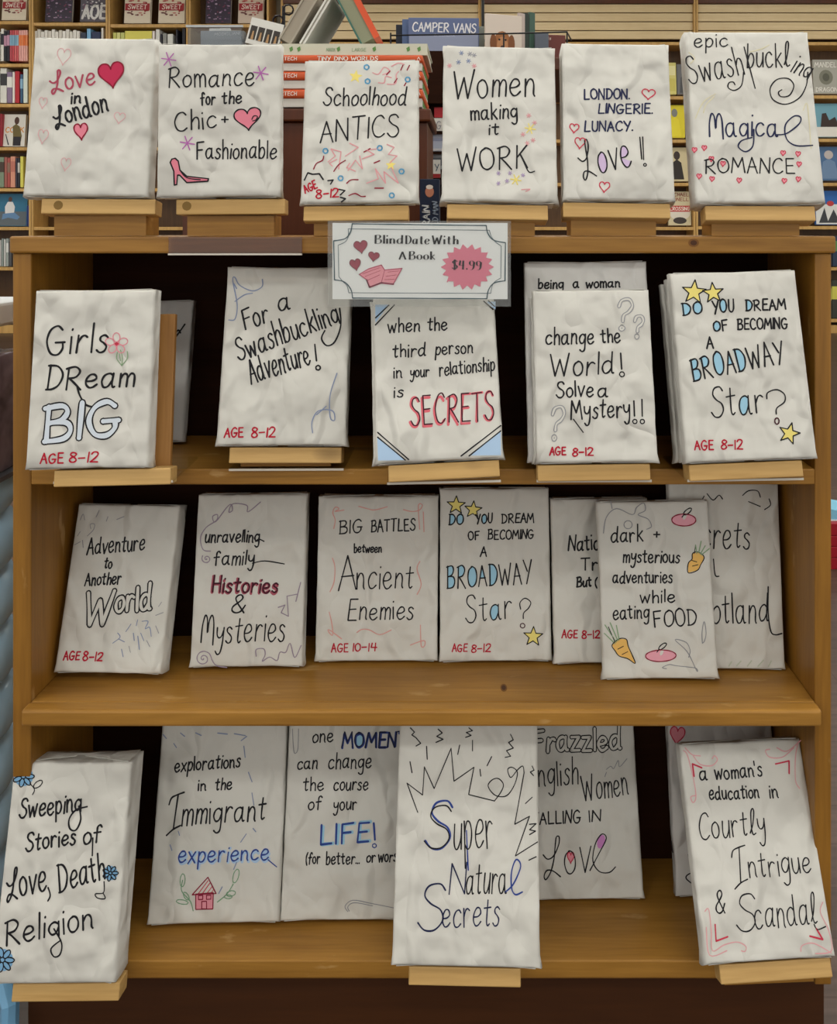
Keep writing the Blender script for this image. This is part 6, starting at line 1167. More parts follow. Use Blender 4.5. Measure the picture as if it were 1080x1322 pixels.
def easel(key, px0, px1, zs, total, label, up=.13, plate=True):
    b = BK[key]; d = b['loc'][1]; M3 = page_frame(R(b['yaw']), R(b['lean']), R(b['roll'])); M = Matrix.Translation(Vector(b['loc'])) @ M3.to_4x4(); Mi = M.inverted()
    root = empty('book_easel', b['loc'], label, 'easel', 'wooden book easels'); root.rotation_euler = M3.to_euler()
    x0 = (px0 - VX) / FPX * d - b['loc'][0]; x1 = (px1 - VX) / FPX * d - b['loc'][0]
    lz = -.0195
    m = MB(); m.box((x0, .0055, lz), (x1, min(total + .006, .030), -.0022), EASEL, .0012); m.build('ledge', root)
    ins = .0 if key == 'girls' else .024
    m = MB(); m.box((x0 + .003 + ins, total + .0062, lz if total < .03 else lz + .004), (x1 - (.009 if key == 'girls' else .001) - ins, total + .0145, up), OAK, .001); m.build('backboard', root)
    Y4 = Matrix.Translation(Vector((b['loc'][0], d, zs))) @ Matrix.Rotation(R(b['yaw']), 4, 'Z'); My = Mi @ Y4
    if key in ('love', 'romance'):
        px = x0 + .019 if key == 'love' else x0 + .012; n = 12; m = MB()
        m.mesh([(px + .0052 * math.cos(2 * math.pi * k / n), yy, lz / 2 + .0052 * math.sin(2 * math.pi * k / n)) for yy in (.0053, .0056) for k in range(n)], [tuple(range(n))[::-1]] + [(k, n + k, n + (k + 1) % n, (k + 1) % n) for k in range(n)], plain('wood_peg', '7d5f2a', .5)); m.build('wood_peg', root)
    zb = b['loc'][2]; dz = M3 @ Vector(((x0 + x1) / 2, .012, lz)); yf = .014; top = zb + dz.z - zs
    m = MB(); m.box((x0 + .010, yf, .0032 if plate else .0004), (x1 - .014, yf + .045, max(.006, top - .001)), PINE, 0, My); m.build('base', root)
    if plate:
        m = MB(); m.box((x0 - .001, yf - .008, .0006), (x1 + .002, yf + .09, .003), ACRYL, 0, My)
        m.box((x0 - .001, yf - .0088, .0006), (x1 + .002, yf - .008, .003), ACRYLE, 0, My); m.build('acrylic_plate', root)
    return root
T1 = Z(-.007); T2 = Z(-.2725); T4 = Z(-.833)
easel('love', 52, 198, T1, .026, 'pale wooden easel under the Love in London book', plate=False); easel('romance', 226, 366, T1, .022, 'pale wooden easel under the Romance for the Chic book', plate=False)
easel('school', 391, 527, T1, .014, 'pale wooden easel under the Schoolhood ANTICS book', plate=False); easel('women', 577, 708, T1, .026, 'pale wooden easel under the Women making it WORK book', plate=False)
easel('london', 727, 866, T1, .036, 'pale wooden easel under the London Lingerie book', plate=False); easel('epic', 911, 1053, T1, .034, 'pale wooden easel under the epic Swashbuckling book', plate=False)
easel('girls', 68, 217, T2, .027, 'oak easel with a tall upright showing beside the Girls Dream BIG book', up=.165)
easel('swash', 295, 440, T2, .022, 'pale wooden easel under the For a Swashbuckling Adventure book'); easel('third', 501, 645, T2, .045, 'pale wooden easel under the SECRETS book below the price sign')
easel('change', 694, 840, T2, .048, 'pale wooden easel under the Change the World book'); easel('dream2', 889, 1039, T2, .055, 'pale wooden easel under the larger Broadway Star book')
easel('sweep', 14, 152, T4, .042, 'wooden easel under the thick Sweeping Stories book at the bottom left', plate=False); easel('super', 527, 672, T4, .022, 'orange-brown wooden easel under the Super Natural Secrets book', plate=False)
easel('woman', 928, 1075, T4, .022, 'pale wooden easel under the Courtly Intrigue book at the bottom right', plate=False)

# ---------------------------------------------------------------- price sign
S0 = Vector(SIGN['loc']); sg = empty('price_sign', S0, 'white printed sign Blind Date With A Book, $4.99, in a clear acrylic holder', 'sign')
w, h = SIGN['w'], SIGN['h']
m = MB(); m.box((-w / 2, 0, 0), (w / 2, .0006, h), plain('sign_card', 'e6e9e8', .5)); sign_card = m.build('card', sg)
pg = Page(w, lambda x, z: 0.0002); OFF['printed_lettering'] = .55
write_page(pg, SIGN['ink'], sign_card, random.Random(3))
m = MB(); m.box((-w / 2 - .005, .001, -.008), (w / 2 + .0035, .0028, h + .0022), acrylic('acrylic_back', (.90, .90, .88, 1), .6))
m.box((-w / 2 - .005, -.003, -.008), (w / 2 + .0035, -.0012, h + .0022), acrylic('acrylic_front', (.97, .97, .97, 1), .1)); m.build('acrylic_sleeve', sg)
zt = Z(-.016) - S0.z; m = MB(); m.box((-.03, .003, zt - .001), (.03, CY0 - .0045 - S0.y, zt + .001), ACRYL); m.box((-.03, CY0 - .006 - S0.y, zt - .008), (.03, CY0 - .0045 - S0.y, zt + .008), ACRYL)
m.build('acrylic_bracket', sg)

# ---------------------------------------------------------------- far bookcases
def bookcase(px0, px1, shelves, label, slats=None, top=-80, first=0):
    """shelves: photo heights of the shelf boards"""
    x0, x1 = at(px0, 0, YB).x, at(px1, 0, YB).x; zt = min(3.35, at(0, top, YB).z)
    root = empty('wall_bookcase', ((x0 + x1) / 2, YB + .15, 0), label, 'bookcase', 'bookcases along the far wall'); o = Vector(((x0 + x1) / 2, YB + .15, 0))
    def part(n, a, c, mat):
        m = MB(); m.box(Vector(a) - o, Vector(c) - o, mat, .003); m.build(n, root)
    tk = .021
    part('side_panel', (x0 + .002, YB, 0), (x0 + tk, YB + .30, zt), BGW); part('side_panel', (x1 - tk, YB, 0), (x1 - .002, YB + .30, zt), BGW)
    part('back_panel', (x0 + tk, YB + .28, 0), (x1 - tk, YB + .30, zt), BGDARK)
    for s in shelves:
        z = at(0, s, YB).z; part('shelf', (x0 + tk, YB + .004, z - .03), (x1 - tk, YB + .28, z), BGW)
    part('plinth', (x0 + tk, YB + .02, 0), (x1 - tk, YB + .04, .075), BGW); part('cornice', (x0 + tk, YB, zt - .06), (x1 - tk, YB + .28, zt), BGW)
    if slats:
        m = MB(); z0, z1 = at(0, slats[1], YB).z, at(0, slats[0], YB).z; n = max(2, round((z1 - z0) / .088))
        for i in range(n): m.box(Vector((x0 + tk, YB + .03, z0 + (z1 - z0) * i / n + .004)) - o, Vector((x1 - tk, YB + .05, z0 + (z1 - z0) * (i + 1) / n - .004)) - o, SLAT, .003)
        m.box(Vector((x0 + tk, YB + .05, z0)) - o, Vector((x1 - tk, YB + .06, z1)) - o, BGDARK); m.build('slat_board', root)
        part('header_board', (x0 + tk, YB + .0, z1 + .0), (x1 - tk, YB + .03, z1 + .06), MAHOG)
    return root
LS = (82, 134, 190, 243, 293, 345, 395)
bookcase(-62, 40, (27,) + LS, 'far bookcase at the left edge of the photo, its shelves full of spines')
bookcase(40, 139, (29,) + LS, 'second far bookcase from the left, behind the Love in London book')
bookcase(139, 243, (31,) + LS, 'third far bookcase from the left, behind the Romance book')
bookcase(243, 347, (31,) + LS, 'fourth far bookcase from the left, behind the clear tray of cards')
bookcase(362, 620, (54, 124, 180, 236, 293, 345), 'far slat-topped bookcase behind the camper vans calendar', (4, 50)); bookcase(620, 898, (54, 124, 180, 236, 293, 345, 412), 'far slat-topped bookcase behind the London Lingerie book', (4, 50))
bookcase(898, 1180, (54, 123, 179, 236, 292, 345, 412), 'far slat-topped bookcase at the right, behind the epic Swashbuckling book', (4, 50))

ORD = ['first', 'second', 'third', 'fourth', 'fifth', 'sixth', 'seventh', 'eighth', 'ninth', 'tenth', 'eleventh', 'twelfth', 'thirteenth', 'fourteenth', 'fifteenth', 'sixteenth']
CNAME = {}
def cmat(hexs): return plain('cover_' + hexs, hexs, .45)
PAGES = plain('book_pages', 'd8d0bf', .8)
def spine_book(px0, px1, pyt, pyb, c1, c2=None, label='', group=None, split=.5):
    a = at(px0, pyb, YB + .03); b = at(px1, pyt, YB + .03); w = b.x - a.x - .002; h = b.z - a.z
    root_loc = ((a.x + b.x) / 2, YB + .03, a.z + .001); m = MB(); d = min(.2, h * .7)
    m.box((-w / 2, 0, 0), (w / 2, d, h), cmat(c1), min(.002, w * .15))
    if c2: m.box((-w / 2 - .0004, -.0008, h * split), (w / 2 + .0004, d * .98, h * (split + .34)), cmat(c2))
    o = m.build('shelved_book'); o.location = root_loc; tag(o, label, 'book', group); return o
def spine_row(items, pyt, pyb, where, group):
    for i, it in enumerate(items):
        x0, x1, c1, c2, dy, nm = it; side = ORD[i]
        spine_book(x0, x1, pyt + dy, pyb, c1, c2, '%s spine, %s from left, %s' % (nm, side, where), group)
spine_row([(-6, 0, 'e0dcd4', None, 4, 'white'), (1, 4.8, 'dcd8d0', '30303a', 0, 'white and black'), (5, 8.6, '23242c', 'b88aa0', 3, 'black and mauve'), (8.8, 12.4, '2a2630', 'c090a8', 2, 'dark plum'), (12.6, 15.4, 'b85058', '7fa8c0', 2, 'red and pale blue'), (15.6, 18.2, 'c04a52', '86aec4', 2, 'red and blue'),
 (18.4, 21, 'd06a6a', '7aa0b8', 2, 'coral and blue'), (21.2, 24, 'c85a5e', '90b4c8', 2, 'rose and blue'), (24.2, 27, 'e0a49c', 'e07a44', 2, 'peach and orange'), (27.2, 30, 'e6aca4', 'e48450', 2, 'pink and orange'), (30.2, 33, 'e4a89e', 'dc7038', 2, 'salmon and orange'), (33.2, 35.6, 'eab4a8', 'e68a58', 2, 'pale pink and orange')],
 37, 79, 'second shelf of the far left bookcase', 'spines on the second shelf of the far left bookcase')
spine_row([(-4, 0, 'd8d4cc', None, 4, 'off-white'), (.4, 8.6, 'd6d4cc', '3a3a3c', 1, 'thick white and black'), (9, 15.6, '86728c', 'e2dfd8', 6, 'purple and white'), (16, 19, 'e0d8d0', None, 6, 'slim white'), (19.2, 25, 'b02a34', None, 5, 'red'), (26, 29.4, '3c5a78', '88aac4', 9, 'slate blue'), (30, 35.6, 'd4dcd2', None, 2, 'pale mint')],
 87, 133, 'third shelf of the far left bookcase', 'spines on the third shelf of the far left bookcase')
spine_row([(-6, 0, '8a2a34', None, 4, 'dark red'), (.2, 2.4, '9a2834', None, 2, 'crimson')], 145, 189, 'left of the cookery cover', 'red spines left of the cookery cover')
spine_row([(-2, 5, '7a8a74', '4a3c34', 2, 'mossy green'), (5.4, 9.2, '9a5a50', None, 2, 'brick'), (9.4, 13, 'a8504a', '8a6a5a', 3, 'rusty red'), (13.4, 19.6, 'd09078', 'b87060', 1, 'salmon'), (20, 22.4, '3a3440', None, 3, 'dark plum'), (22.8, 25.4, '2c2c36', 'c8c4bc', 3, 'black'), (26, 30, 'd8d060', None, 1, 'yellow')],
 201, 242, 'fifth shelf of the far left bookcase', 'spines on the fifth shelf of the far left bookcase')
spine_row([(34.2, 35.8, '2e3e7a', None, 2, 'navy blue'), (35.9, 37.2, '34468a', None, 1, 'royal blue')], 264, 292, 'right of the blue seated figure cover', 'blue spines by the seated figure cover')
spine_row([(-2, 1.6, 'b8b8b4', None, 2, 'grey'), (2, 4.4, '8a9490', None, 0, 'sage grey'), (4.8, 7.4, 'c4c4c0', None, 1, 'pale grey'), (7.8, 11, '98a09c', 'd8d8d4', 0, 'silvery'), (11.4, 15, '4c4c50', None, 4, 'charcoal')], 308, 344, 'seventh shelf of the far left bookcase', 'grey spines on the seventh shelf')
wh = []
for i in range(13): wh.append((43.5 + i * 4.6, 47.8 + i * 4.6, ('dcd8cf', 'd2cdc2', 'e2ded6')[i % 3], None, (2, 0, 3, 1)[i % 4], ('ivory', 'cream', 'off-white')[i % 3]))
wh += [(104, 111, '2c3448', None, 4, 'dark navy'), (112, 117, '7fb2d8', None, -1, 'sky blue'), (118, 129.5, '1e2a50', None, 3, 'thick dark blue'), (130.5, 133.5, 'd8d4cc', None, -2, 'slim white')]
for i, it in enumerate(wh):
    spine_book(it[0], it[1], 38 + it[4], 81, it[2], None, '%s spine, %s from left, above the Love in London book' % (it[5], (ORD + ['seventeenth'])[i]), 'spines behind the Love in London book')
cc = [(145.5, 150, 'c8c86a', 4, 'olive yellow'), (150.4, 155, 'd6d488', 4, 'pale yellow'), (155.4, 160.6, 'bcc070', 4, 'lime'), (161, 196, 'd9cf5e', 2, 'broad yellow'), (196.4, 199.6, 'e6dcd8', 2, 'whitish pink'), (201, 206, 'd8d6d0', 0, 'white'), (207, 209, '30303a', 6, 'slim black'), (210, 215, '8a8a86', 5, 'grey'), (216, 223, 'd0d0ca', 6, 'pale grey'), (227, 229, '2c2c34', 0, 'thin charcoal'), (235, 239, '24242c', -2, 'black')]
for i, it in enumerate(cc):
    spine_book(it[0], it[1], 38 + it[3], 81, it[2], None, '%s spine, %s from left, above the Romance book' % (it[4], ORD[i]), 'spines behind the Romance book')

# face-out covers
def cover(px0, px1, pyt, pyb, base, label, art=None, group=None, depth=.03):
    a = at(px0, pyb, YB + .05); b = at(px1, pyt, YB + .05); w = b.x - a.x; h = b.z - a.z
    root = empty('displayed_book', ((a.x + b.x) / 2, YB + .05, a.z + .001), label, 'book', group); root.rotation_euler = (R(-6), 0, 0)
    m = MB(); m.box((-w / 2, 0, 0), (w / 2, .003, h), cmat(base)); m.box((-w / 2, .003 + depth, 0), (w / 2, .006 + depth, h), cmat(base)); m.box((-w / 2, .003, 0), (-w / 2 + .003, depth + .003, h), cmat(base)); bc = m.build('book_cover', root)
    m = MB(); m.box((-w / 2 + .003, .003, .003), (w / 2 - .004, depth + .003, h - .003), PAGES); m.build('page_block', root)
    if art:
        pg = Page(w, lambda x, z: 0.0005); m = MB(); art(pg, m, w * 1000, h * 1000); m.build('cover_art', bc)
    return root
def ring(cx, cy, rx, ry, n=16): return [(cx + rx * math.cos(2 * math.pi * i / n), cy + ry * math.sin(2 * math.pi * i / n)) for i in range(n)]
def rect(x0, y0, x1, y1): return [(x0, y0), (x1, y0), (x1, y1), (x0, y1)]
def sweet_art(pg, m, w, h):
    rnd = random.Random(8)
    for i in range(34):
        a = rnd.uniform(0, 6.28); r = w * .44 * math.sqrt(rnd.uniform(.05, 1)); pg.fill(m, ring(w / 2 + r * math.cos(a), h * .38 + r * math.sin(a), rnd.uniform(8, 20), rnd.uniform(6, 12), 7), cmat(('8a2c30', 'a04440', '6a3a38', 'b87068')[i % 4]), .3 + .12 * i)
    pg.fill(m, rect(w * .03, h * .32, w * .97, h * .50), cmat('9c2e34'), 6); pg.text(m, 'SWEET', w * .14, h * .355, w * .86, h * .355, h * .11, 6.5, cmat('e6d8cc'), 7)
def speckle(cols, word=None):
    def f(pg, m, w, h):
        rnd = random.Random(len(cols) + 2)
        for i in range(80): pg.fill(m, ring(rnd.uniform(12, w - 12), rnd.uniform(10, h - 10), rnd.uniform(5, 14), rnd.uniform(4, 9), 6), cmat(cols[i % len(cols)]), .3 + .05 * i)
        pg.fill(m, rect(w * .1, h * .62, w * .95, h * .66), cmat('d8d4d8'), 6)
        if word: pg.text(m, word, w * .1, h * .08, w * .98, h * .08, h * .34, 22, cmat('d8d6d4'), 7)
    return f
g = 'books facing out on the top shelves of the far bookcases'
cover(2, 33.5, -22, 26, 'd9cdb8', 'cream book with a red SWEET band, leftmost at the top of the far wall', sweet_art, g)
cover(58, 92.5, -22, 28, '3a3240', 'dark purple speckled book at the top, above the Love in London book', speckle(['8a6a8c', '5a4a64', 'b09ab0', '703850']), g); cover(103, 137, -22, 28, '5a5660', 'grey speckled book with large white letters, top of far wall', speckle(['c8c4c8', '3a3640', '90808c', '783c58', 'dcd8d8'], 'AOE'), g)
cover(160, 193.5, -22, 30, 'd9cdb8', 'cream book with a red SWEET band, above the gap between Love and Romance', sweet_art, g); cover(204, 238, -22, 30, 'd9cdb8', 'cream book with a red SWEET band, directly above the Romance title', sweet_art, g)
cover(265, 297.5, -22, 30, '3c3442', 'dark purple speckled book above the clear tray of cards', speckle(['8a6a8c', '5a4a64', 'b09ab0', '703850']), g); cover(307, 339.5, -22, 30, 'cbb9a8', 'cream and red SWEET book at the top, above the white photo strip card', sweet_art, g)
def cook_art(pg, m, w, h):
    pg.text(m, 'COOK', w * .1, h * .44, w * .92, h * .44, h * .15, 9, cmat('d28a3c'), .4)
    pg.fill(m, [(w*.46,h*.02),(w*.46,h*.3),(w*.42,h*.62),(w*.56,h*.70),(w*.74,h*.62),(w*.86,h*.32),(w*.8,h*.02)], cmat('6a5c34'), .9); pg.fill(m, ring(w * .6, h * .80, w * .11, h * .12), cmat('4a3026'), 1.2)
    pg.fill(m, rect(w*.48,h*.02,w*.82,h*.3), cmat('28242a'), 1.3); pg.fill(m, [(w*.1,h*.38),(w*.14,h*.38),(w*.3,h*.04),(w*.24,h*.04)], cmat('2a2a2c'), 1)
cover(3.2, 31.5, 147, 189, 'd6d2ca', 'white cookery book with a standing cook on its cover, at far left', cook_art)
def sit_art(pg, m, w, h):
    pg.fill(m, rect(4, 4, w - 4, h * .45), cmat('5a6268'), .3); pg.fill(m, [(w*.3,h*.35),(w*.28,h*.6),(w*.36,h*.75),(w*.52,h*.75),(w*.6,h*.6),(w*.58,h*.35)], cmat('d6d4d2'), .6); pg.fill(m, ring(w*.44,h*.83,w*.06,h*.08), cmat('5a4038'), .7)
    pg.fill(m, [(w*.2,h*.2),(w*.22,h*.38),(w*.6,h*.42),(w*.78,h*.28),(w*.7,h*.2),(w*.4,h*.26)], cmat('5f82a8'), .9)
cover(-6, 33.8, 250, 292, '2f6a88', 'teal book with a seated figure in white on its cover, sixth shelf at far left', sit_art)
def bands(*bs):
    def f(pg, m, w, h):
        for i, (y0, y1, c) in enumerate(bs): pg.fill(m, rect(w * .06, h * y0, w * .94, h * y1), cmat(c), .3 + .2 * i)
    return f
def fig(c, c2, extra=None):
    def f(pg, m, w, h):
        pg.fill(m, [(w*.2,h*.05),(w*.3,h*.55),(w*.5,h*.65),(w*.7,h*.55),(w*.82,h*.05)], cmat(c), .4); pg.fill(m, ring(w*.5,h*.76,w*.15,h*.13), cmat(c2), .6)
        if extra: extra(pg, m, w, h)
    return f
gr = 'books facing out on the far bookcase at the right'
gm = 'books facing out in the gap left of the epic book'
cover(855, 873, 80, 122, 'd2c878', 'yellow book facing out, highest in the gap left of the epic book', bands((.1, .5, 'c8bc60'), (.6, .9, 'e0d8a0')), gm); cover(874, 890, 82, 122, '6a6a6c', 'grey book facing out beside the highest yellow book, left of the epic book', fig('4a4a4c', '8a8480'), gm)
cover(858, 884, 135, 178, 'd8c828', 'bright yellow book with a grey head on its cover, left of the epic book', fig('e0d030', '7a7a74'), gm)
cover(860, 888, 190, 234, 'cdbf98', 'beige book with a dark walking figure, in the gap left of the epic book', fig('2c2420', '3a2c28'), gm)
cover(863, 892, 247, 291, 'c9bd9a', 'pale book lettered CROSSING, lowest in the gap left of the epic book', lambda pg, m, w, h: (pg.fill(m, ring(w*.5,h*.35,w*.46,h*.2), cmat('d8cfc0'), .3), pg.fill(m, rect(w*.05,h*.4,w*.95,h*.58), cmat('b83a34'), .5), pg.text(m, 'CROSSING', w*.06, h*.44, w*.94, h*.44, h*.1, 5, cmat('e8e0d4'), .8), pg.text(m, 'MICHAEL', w*.06, h*.86, w*.9, h*.86, h*.1, 5, cmat('8a2c28'), .6), pg.text(m, 'DONELL', w*.06, h*.72, w*.9, h*.72, h*.1, 5, cmat('8a2c28'), .6), pg.fill(m, ring(w*.5,h*.14,w*.3,h*.1), cmat('3c3430'), .6)), gm)
cover(1050, 1082, 76, 121, 'a8a69c', 'grey book with a round emblem, topmost cover at the right edge', lambda pg, m, w, h: (pg.text(m, 'MANDEL', w*.08, h*.78, w*.95, h*.78, h*.14, 6, cmat('e4e2da'), .5), pg.fill(m, ring(w*.52,h*.48,w*.28,h*.22), cmat('7a7a6c'), .5), pg.fill(m, ring(w*.52,h*.48,w*.14,h*.12), cmat('5c5c50'), .8), pg.text(m, 'DRAGON', w*.08, h*.06, w*.95, h*.06, h*.12, 6, cmat('e4e2da'), .5)), gr)
cover(1048, 1086, 133, 177, '6fa0b0', 'pale blue book with dark figures, second cover down at right edge', lambda pg, m, w, h: (pg.fill(m, rect(3,3,w-3,h*.3), cmat('dcd8d0'), .3), pg.fill(m, [(w*.3,h*.3),(w*.36,h*.7),(w*.5,h*.72),(w*.6,h*.5),(w*.8,h*.6),(w*.95,h*.3)], cmat('3a2c28'), .5)), gr)
cover(1051, 1090, 189, 233, '4a6a90', 'blue book with a pale shape, third cover down at the right edge', fig('6a84a4', 'b8b0ac'), gr)
cover(1053, 1092, 246, 290, '2a62a8', 'bright blue and white book with a red spot, lowest at right edge', lambda pg, m, w, h: (pg.fill(m, rect(3,3,w-3,h*.6), cmat('d8d8d4'), .3), pg.fill(m, ring(w*.5,h*.62,w*.12,h*.08), cmat('b83a3c'), .6), pg.fill(m, [(w*.1,h*.05),(w*.3,h*.5),(w*.4,h*.1),(w*.6,h*.45),(w*.8,h*.05)], cmat('3a3c40'), .7)), gr)
spine_row([(1066, 1074, '1e2430', None, 3, 'black'), (1074.4, 1083, '2c3a50', '5f8a50', 0, 'navy and green'), (1083.4, 1092, '3a3a44', None, 2, 'charcoal')], 305, 344, 'beside the right end of the top board', 'spines by the right end of the top board')
spine_row([(1066, 1073, '50584a', 'c8c060', 3, 'olive'), (1073.4, 1082, '3a3c34', 'd0c858', 0, 'black and yellow'), (1082.4, 1090, 'a8a460', None, 2, 'mustard')], 362, 411, 'lowest far shelf at the right edge', 'spines on the lowest far shelf at the right edge')

# ---------------------------------------------------------------- pedestal with boxed kits behind the top row
YP = 1.36
p0 = at(350, 140, YP); p1 = at(556, 140, YP); ped = empty('display_pedestal', ((p0.x + p1.x) / 2, YP + .1, 0), 'dark reddish wooden pedestal behind the Schoolhood book, carrying orange boxed kits', 'pedestal')
o = Vector(ped.location); hx = (p1.x - p0.x) / 2
m = MB(); m.box((-hx + .006, -.09, 0), (hx - .006, .09, p0.z - .02), MAHOG, .002); m.build('pedestal_body', ped)
m = MB(); m.box((-hx, -.1, p0.z - .02), (hx, .1, p0.z), MAHOG, .003); m.build('pedestal_top', ped)
ORG = plain('kit_orange', 'c8552c', .45); KITW = plain('kit_white', 'c9c6c0', .5); GRN = plain('leaf_green', '5f8a4c', .6)
def yfront(y0): return y0
rows = [(115, 138.2), (92, 114.2), (70.5, 91.2)]
names = ['lowest', 'middle', 'topmost']; xs0, xs1 = at(352, 0, YP + .004).x, at(546, 0, YP + .004).x
for i, (t_, b_) in enumerate(rows):
    za, zb = at(0, b_, YP + .004).z + .0003, at(0, t_, YP + .004).z; zm = zb - (zb - za) * .5
    kit = empty('boxed_kit', ((xs0 + xs1) / 2, YP + .004, za), 'orange and white boxed kit, %s of the stack behind the Schoolhood book' % names[i], 'boxed kit', 'orange boxed kits'); hw = (xs1 - xs0) / 2
    m = MB(); m.box((-hw, .0, zm - za), (hw, .165, zb - za), ORG, .004); m.build('orange_lid', kit, True)
    m = MB(); m.box((-hw + .002, .004, 0), (hw - .002, .163, zm - za - .0002), KITW, .001)
    for k in range(7): m.box((hw - .0022, .02 + k * .02, .003), (hw - .0012, .028 + k * .02, .012), GRN)
    m.build('white_tray', kit)
    pg = Page(2 * hw, lambda x, z: .0004); m = MB(); H = (zb - zm) * 1000; base = (zm - za) * 1000; xx = lambda px: (at(px, 0, YP).x - (xs0 + xs1) / 2 + hw) * 1000
    pg.text(m, 'ORTECH', xx(357), base + H * .28, xx(382), base + H * .28, H * .42, .9, ink('WT'), .3)
    if i == 2: pg.text(m, 'TINY DINO WORLDS', xx(409), base + H * .25, xx(487), base + H * .25, H * .5, 1.2, ink('WT'), .3)
    m.build('spine_lettering', kit); m = MB()
    pg.stroke(m, [(xx(538), base + H * .3), (xx(540), base + H * .7), (xx(542), base + H * .3)], .8, ink('WT'), .3, 0); m.build('spine_mark', kit)
kz = at(0, 70.5, YP + .004).z + .0006
gb = empty('flat_book', (at(455, 0, YP + .02).x, YP + .012, kz), 'pale green leafy book lying on the topmost orange kit', 'book'); hw = .118
m = MB(); m.box((-hw, 0, 0), (hw, .15, .0025), plain('pale_leaf_cover', 'c6c6b4', .5)); m.box((-hw, 0, .0155), (hw, .15, .018), MATS['pale_leaf_cover']); m.box((-hw, 0, .0025), (hw, .0025, .0155), MATS['pale_leaf_cover']); m.build('book_cover', gb)
m = MB(); m.box((-hw + .002, .0025, .0025), (hw - .002, .147, .0155), PAGES); m.build('page_block', gb)
pg = Page(2 * hw, lambda x, z: .0004); m = MB()
for x in (22, 34, 96, 152, 205, 222):
    pg.fill(m, [(x, 5), (x + 4, 8), (x + 3, 14), (x - 2, 11)], GRN, .2)
pg.text(m, 'MARK', 78, 6, 92, 6, 5, .7, ink('GN'), .2); pg.text(m, 'LARGE', 118, 6, 140, 6, 5, .7, ink('GN'), .2); m.build('leaf_print', gb)
tz = kz + .0185
def tilted_book(bx, tx, ztop, thick, c, label, name, side=None, y0=YP + .03, dep=.13, pages='a8a398', ct=.003):
    """a closed book standing on its edge and leaning sideways from bx at the foot to tx at the head"""
    dx = tx - bx; L = math.hypot(dx, ztop - tz); a = math.atan2(dx, ztop - tz)
    low = thick * abs(math.sin(a)) if a < 0 else 0
    root = empty(name, (bx, y0, tz + .0005 + (thick * math.sin(abs(a)) if a > 0 else 0)), label, 'book'); root.rotation_euler = (0, a, 0)
    m = MB(); cm = cmat(c); m.box((0, 0, 0), (.003, dep, L), cm); m.box((thick - ct, 0, 0), (thick, dep, L), cmat(side or c)); m.box((.003, dep - .003, 0), (thick - ct, dep, L), cm); m.build('book_cover', root)
    m = MB(); m.box((.003, .002, .002), (thick - ct, dep - .003, L - .002), plain('pages_' + pages, pages, .8)); m.build('page_block', root); return root
zt = at(0, -5, YP + .03).z; PX = lambda p: at(p, 0, YP + .03).x
tilted_book(PX(386), PX(424), zt, .0085, 'd0cec8', 'white hardback leaning right, in the tent of books on the orange kits', 'leaning_book')
tilted_book(PX(359), PX(397), zt, .022, 'a39a8c', 'thick grey-brown hardback leaning right, leftmost of the tent of books', 'leaning_book', dep=.14, pages='9b9284')
tilted_book(PX(466), PX(432), zt, .033, '3f6a60', 'thick book with an orange cover leaning left, right side of the tent of books', 'leaning_book', side='d05432', pages='8a8c74', ct=.010)
tilted_book(at(403, 0, YP + .12).x, at(426, 0, YP + .12).x, at(0, 0, YP + .12).z, .006, 'c89a80', 'peach board standing inside the tent of books', 'upright_card', y0=YP + .17, dep=.02)

# ---------------------------------------------------------------- narrow card rack between Schoolhood and Women
YR = 1.64
a = at(541, 300, YR); b = at(585, 60, YR); rk = empty('card_rack', ((a.x + b.x) / 2, YR + .04, 0), 'narrow dark card rack standing between the Schoolhood and Women books', 'rack'); w = b.x - a.x
m = MB(); m.box((-w / 2, .0, .0), (w / 2, .012, b.z), DARKW); m.build('rack_panel', rk)
m = MB(); m.box((-w / 2 - .02, -.06, 0), (w / 2 + .02, .06, .02), DARKW); m.build('rack_foot', rk)
for py in (235, 196, 170, 130): 
    m = MB(); z = at(0, py, YR).z; m.box((-w / 2, -.035, z - .004), (w / 2, 0, z), DARKW); m.build('rack_ledge', rk)
def card(px0, px1, pyt, pyb, c, label, art=None, y=YR, name='greeting_card', d=.003):
    p = at(px0, pyb, y); q = at(px1, pyt, y); w = q.x - p.x; h = q.z - p.z; root = empty(name, ((p.x + q.x) / 2, y + .01, p.z + .0005), label, 'card')
    m = MB(); m.box((-w / 2, 0, 0), (w / 2, d, h), cmat(c)); m.build('card_sheet', root)
    if art: pg = Page(w, lambda x, z: .0003); m = MB(); art(pg, m, w * 1000, h * 1000); m.build('card_print', root)
    return root
card(558, 573, 152, 168.5, 'd6d4ce', 'small white card with a grey letter G, in the narrow rack', lambda pg, m, w, h: pg.text(m, 'G', w * .3, h * .15, w * .7, h * .15, h * .6, 1.6, ink('GR'), .2))
card(560, 574, 138, 151, 'b8303a', 'small red packet above the letter G card in the narrow rack', y=YR + .008)
card(544, 573, 171, 195, 'aab2c4', 'card with a pale cloudy sky picture in the narrow rack', lambda pg, m, w, h: (pg.fill(m, rect(1, h * .55, w - 1, h * .7), cmat('8a90a8'), .2), pg.fill(m, rect(1, 1, w - 1, h * .15), cmat('c8c8cc'), .2)))
card(545, 573, 197, 218, '8c9094', 'grey card with a misty photo, below the sky card in the rack', lambda pg, m, w, h: (pg.fill(m, rect(1, h*.2, w - 1, h * .7), cmat('5c6066'), .2),))
def ytag(pg, m, w, h): pg.fill(m, rect(0, 0, w, h * .22), cmat('a02c30'), .2); pg.text(m, 'Y', w * .25, h * .4, w * .75, h * .4, h * .35, 1.6, cmat('33506a'), .2)
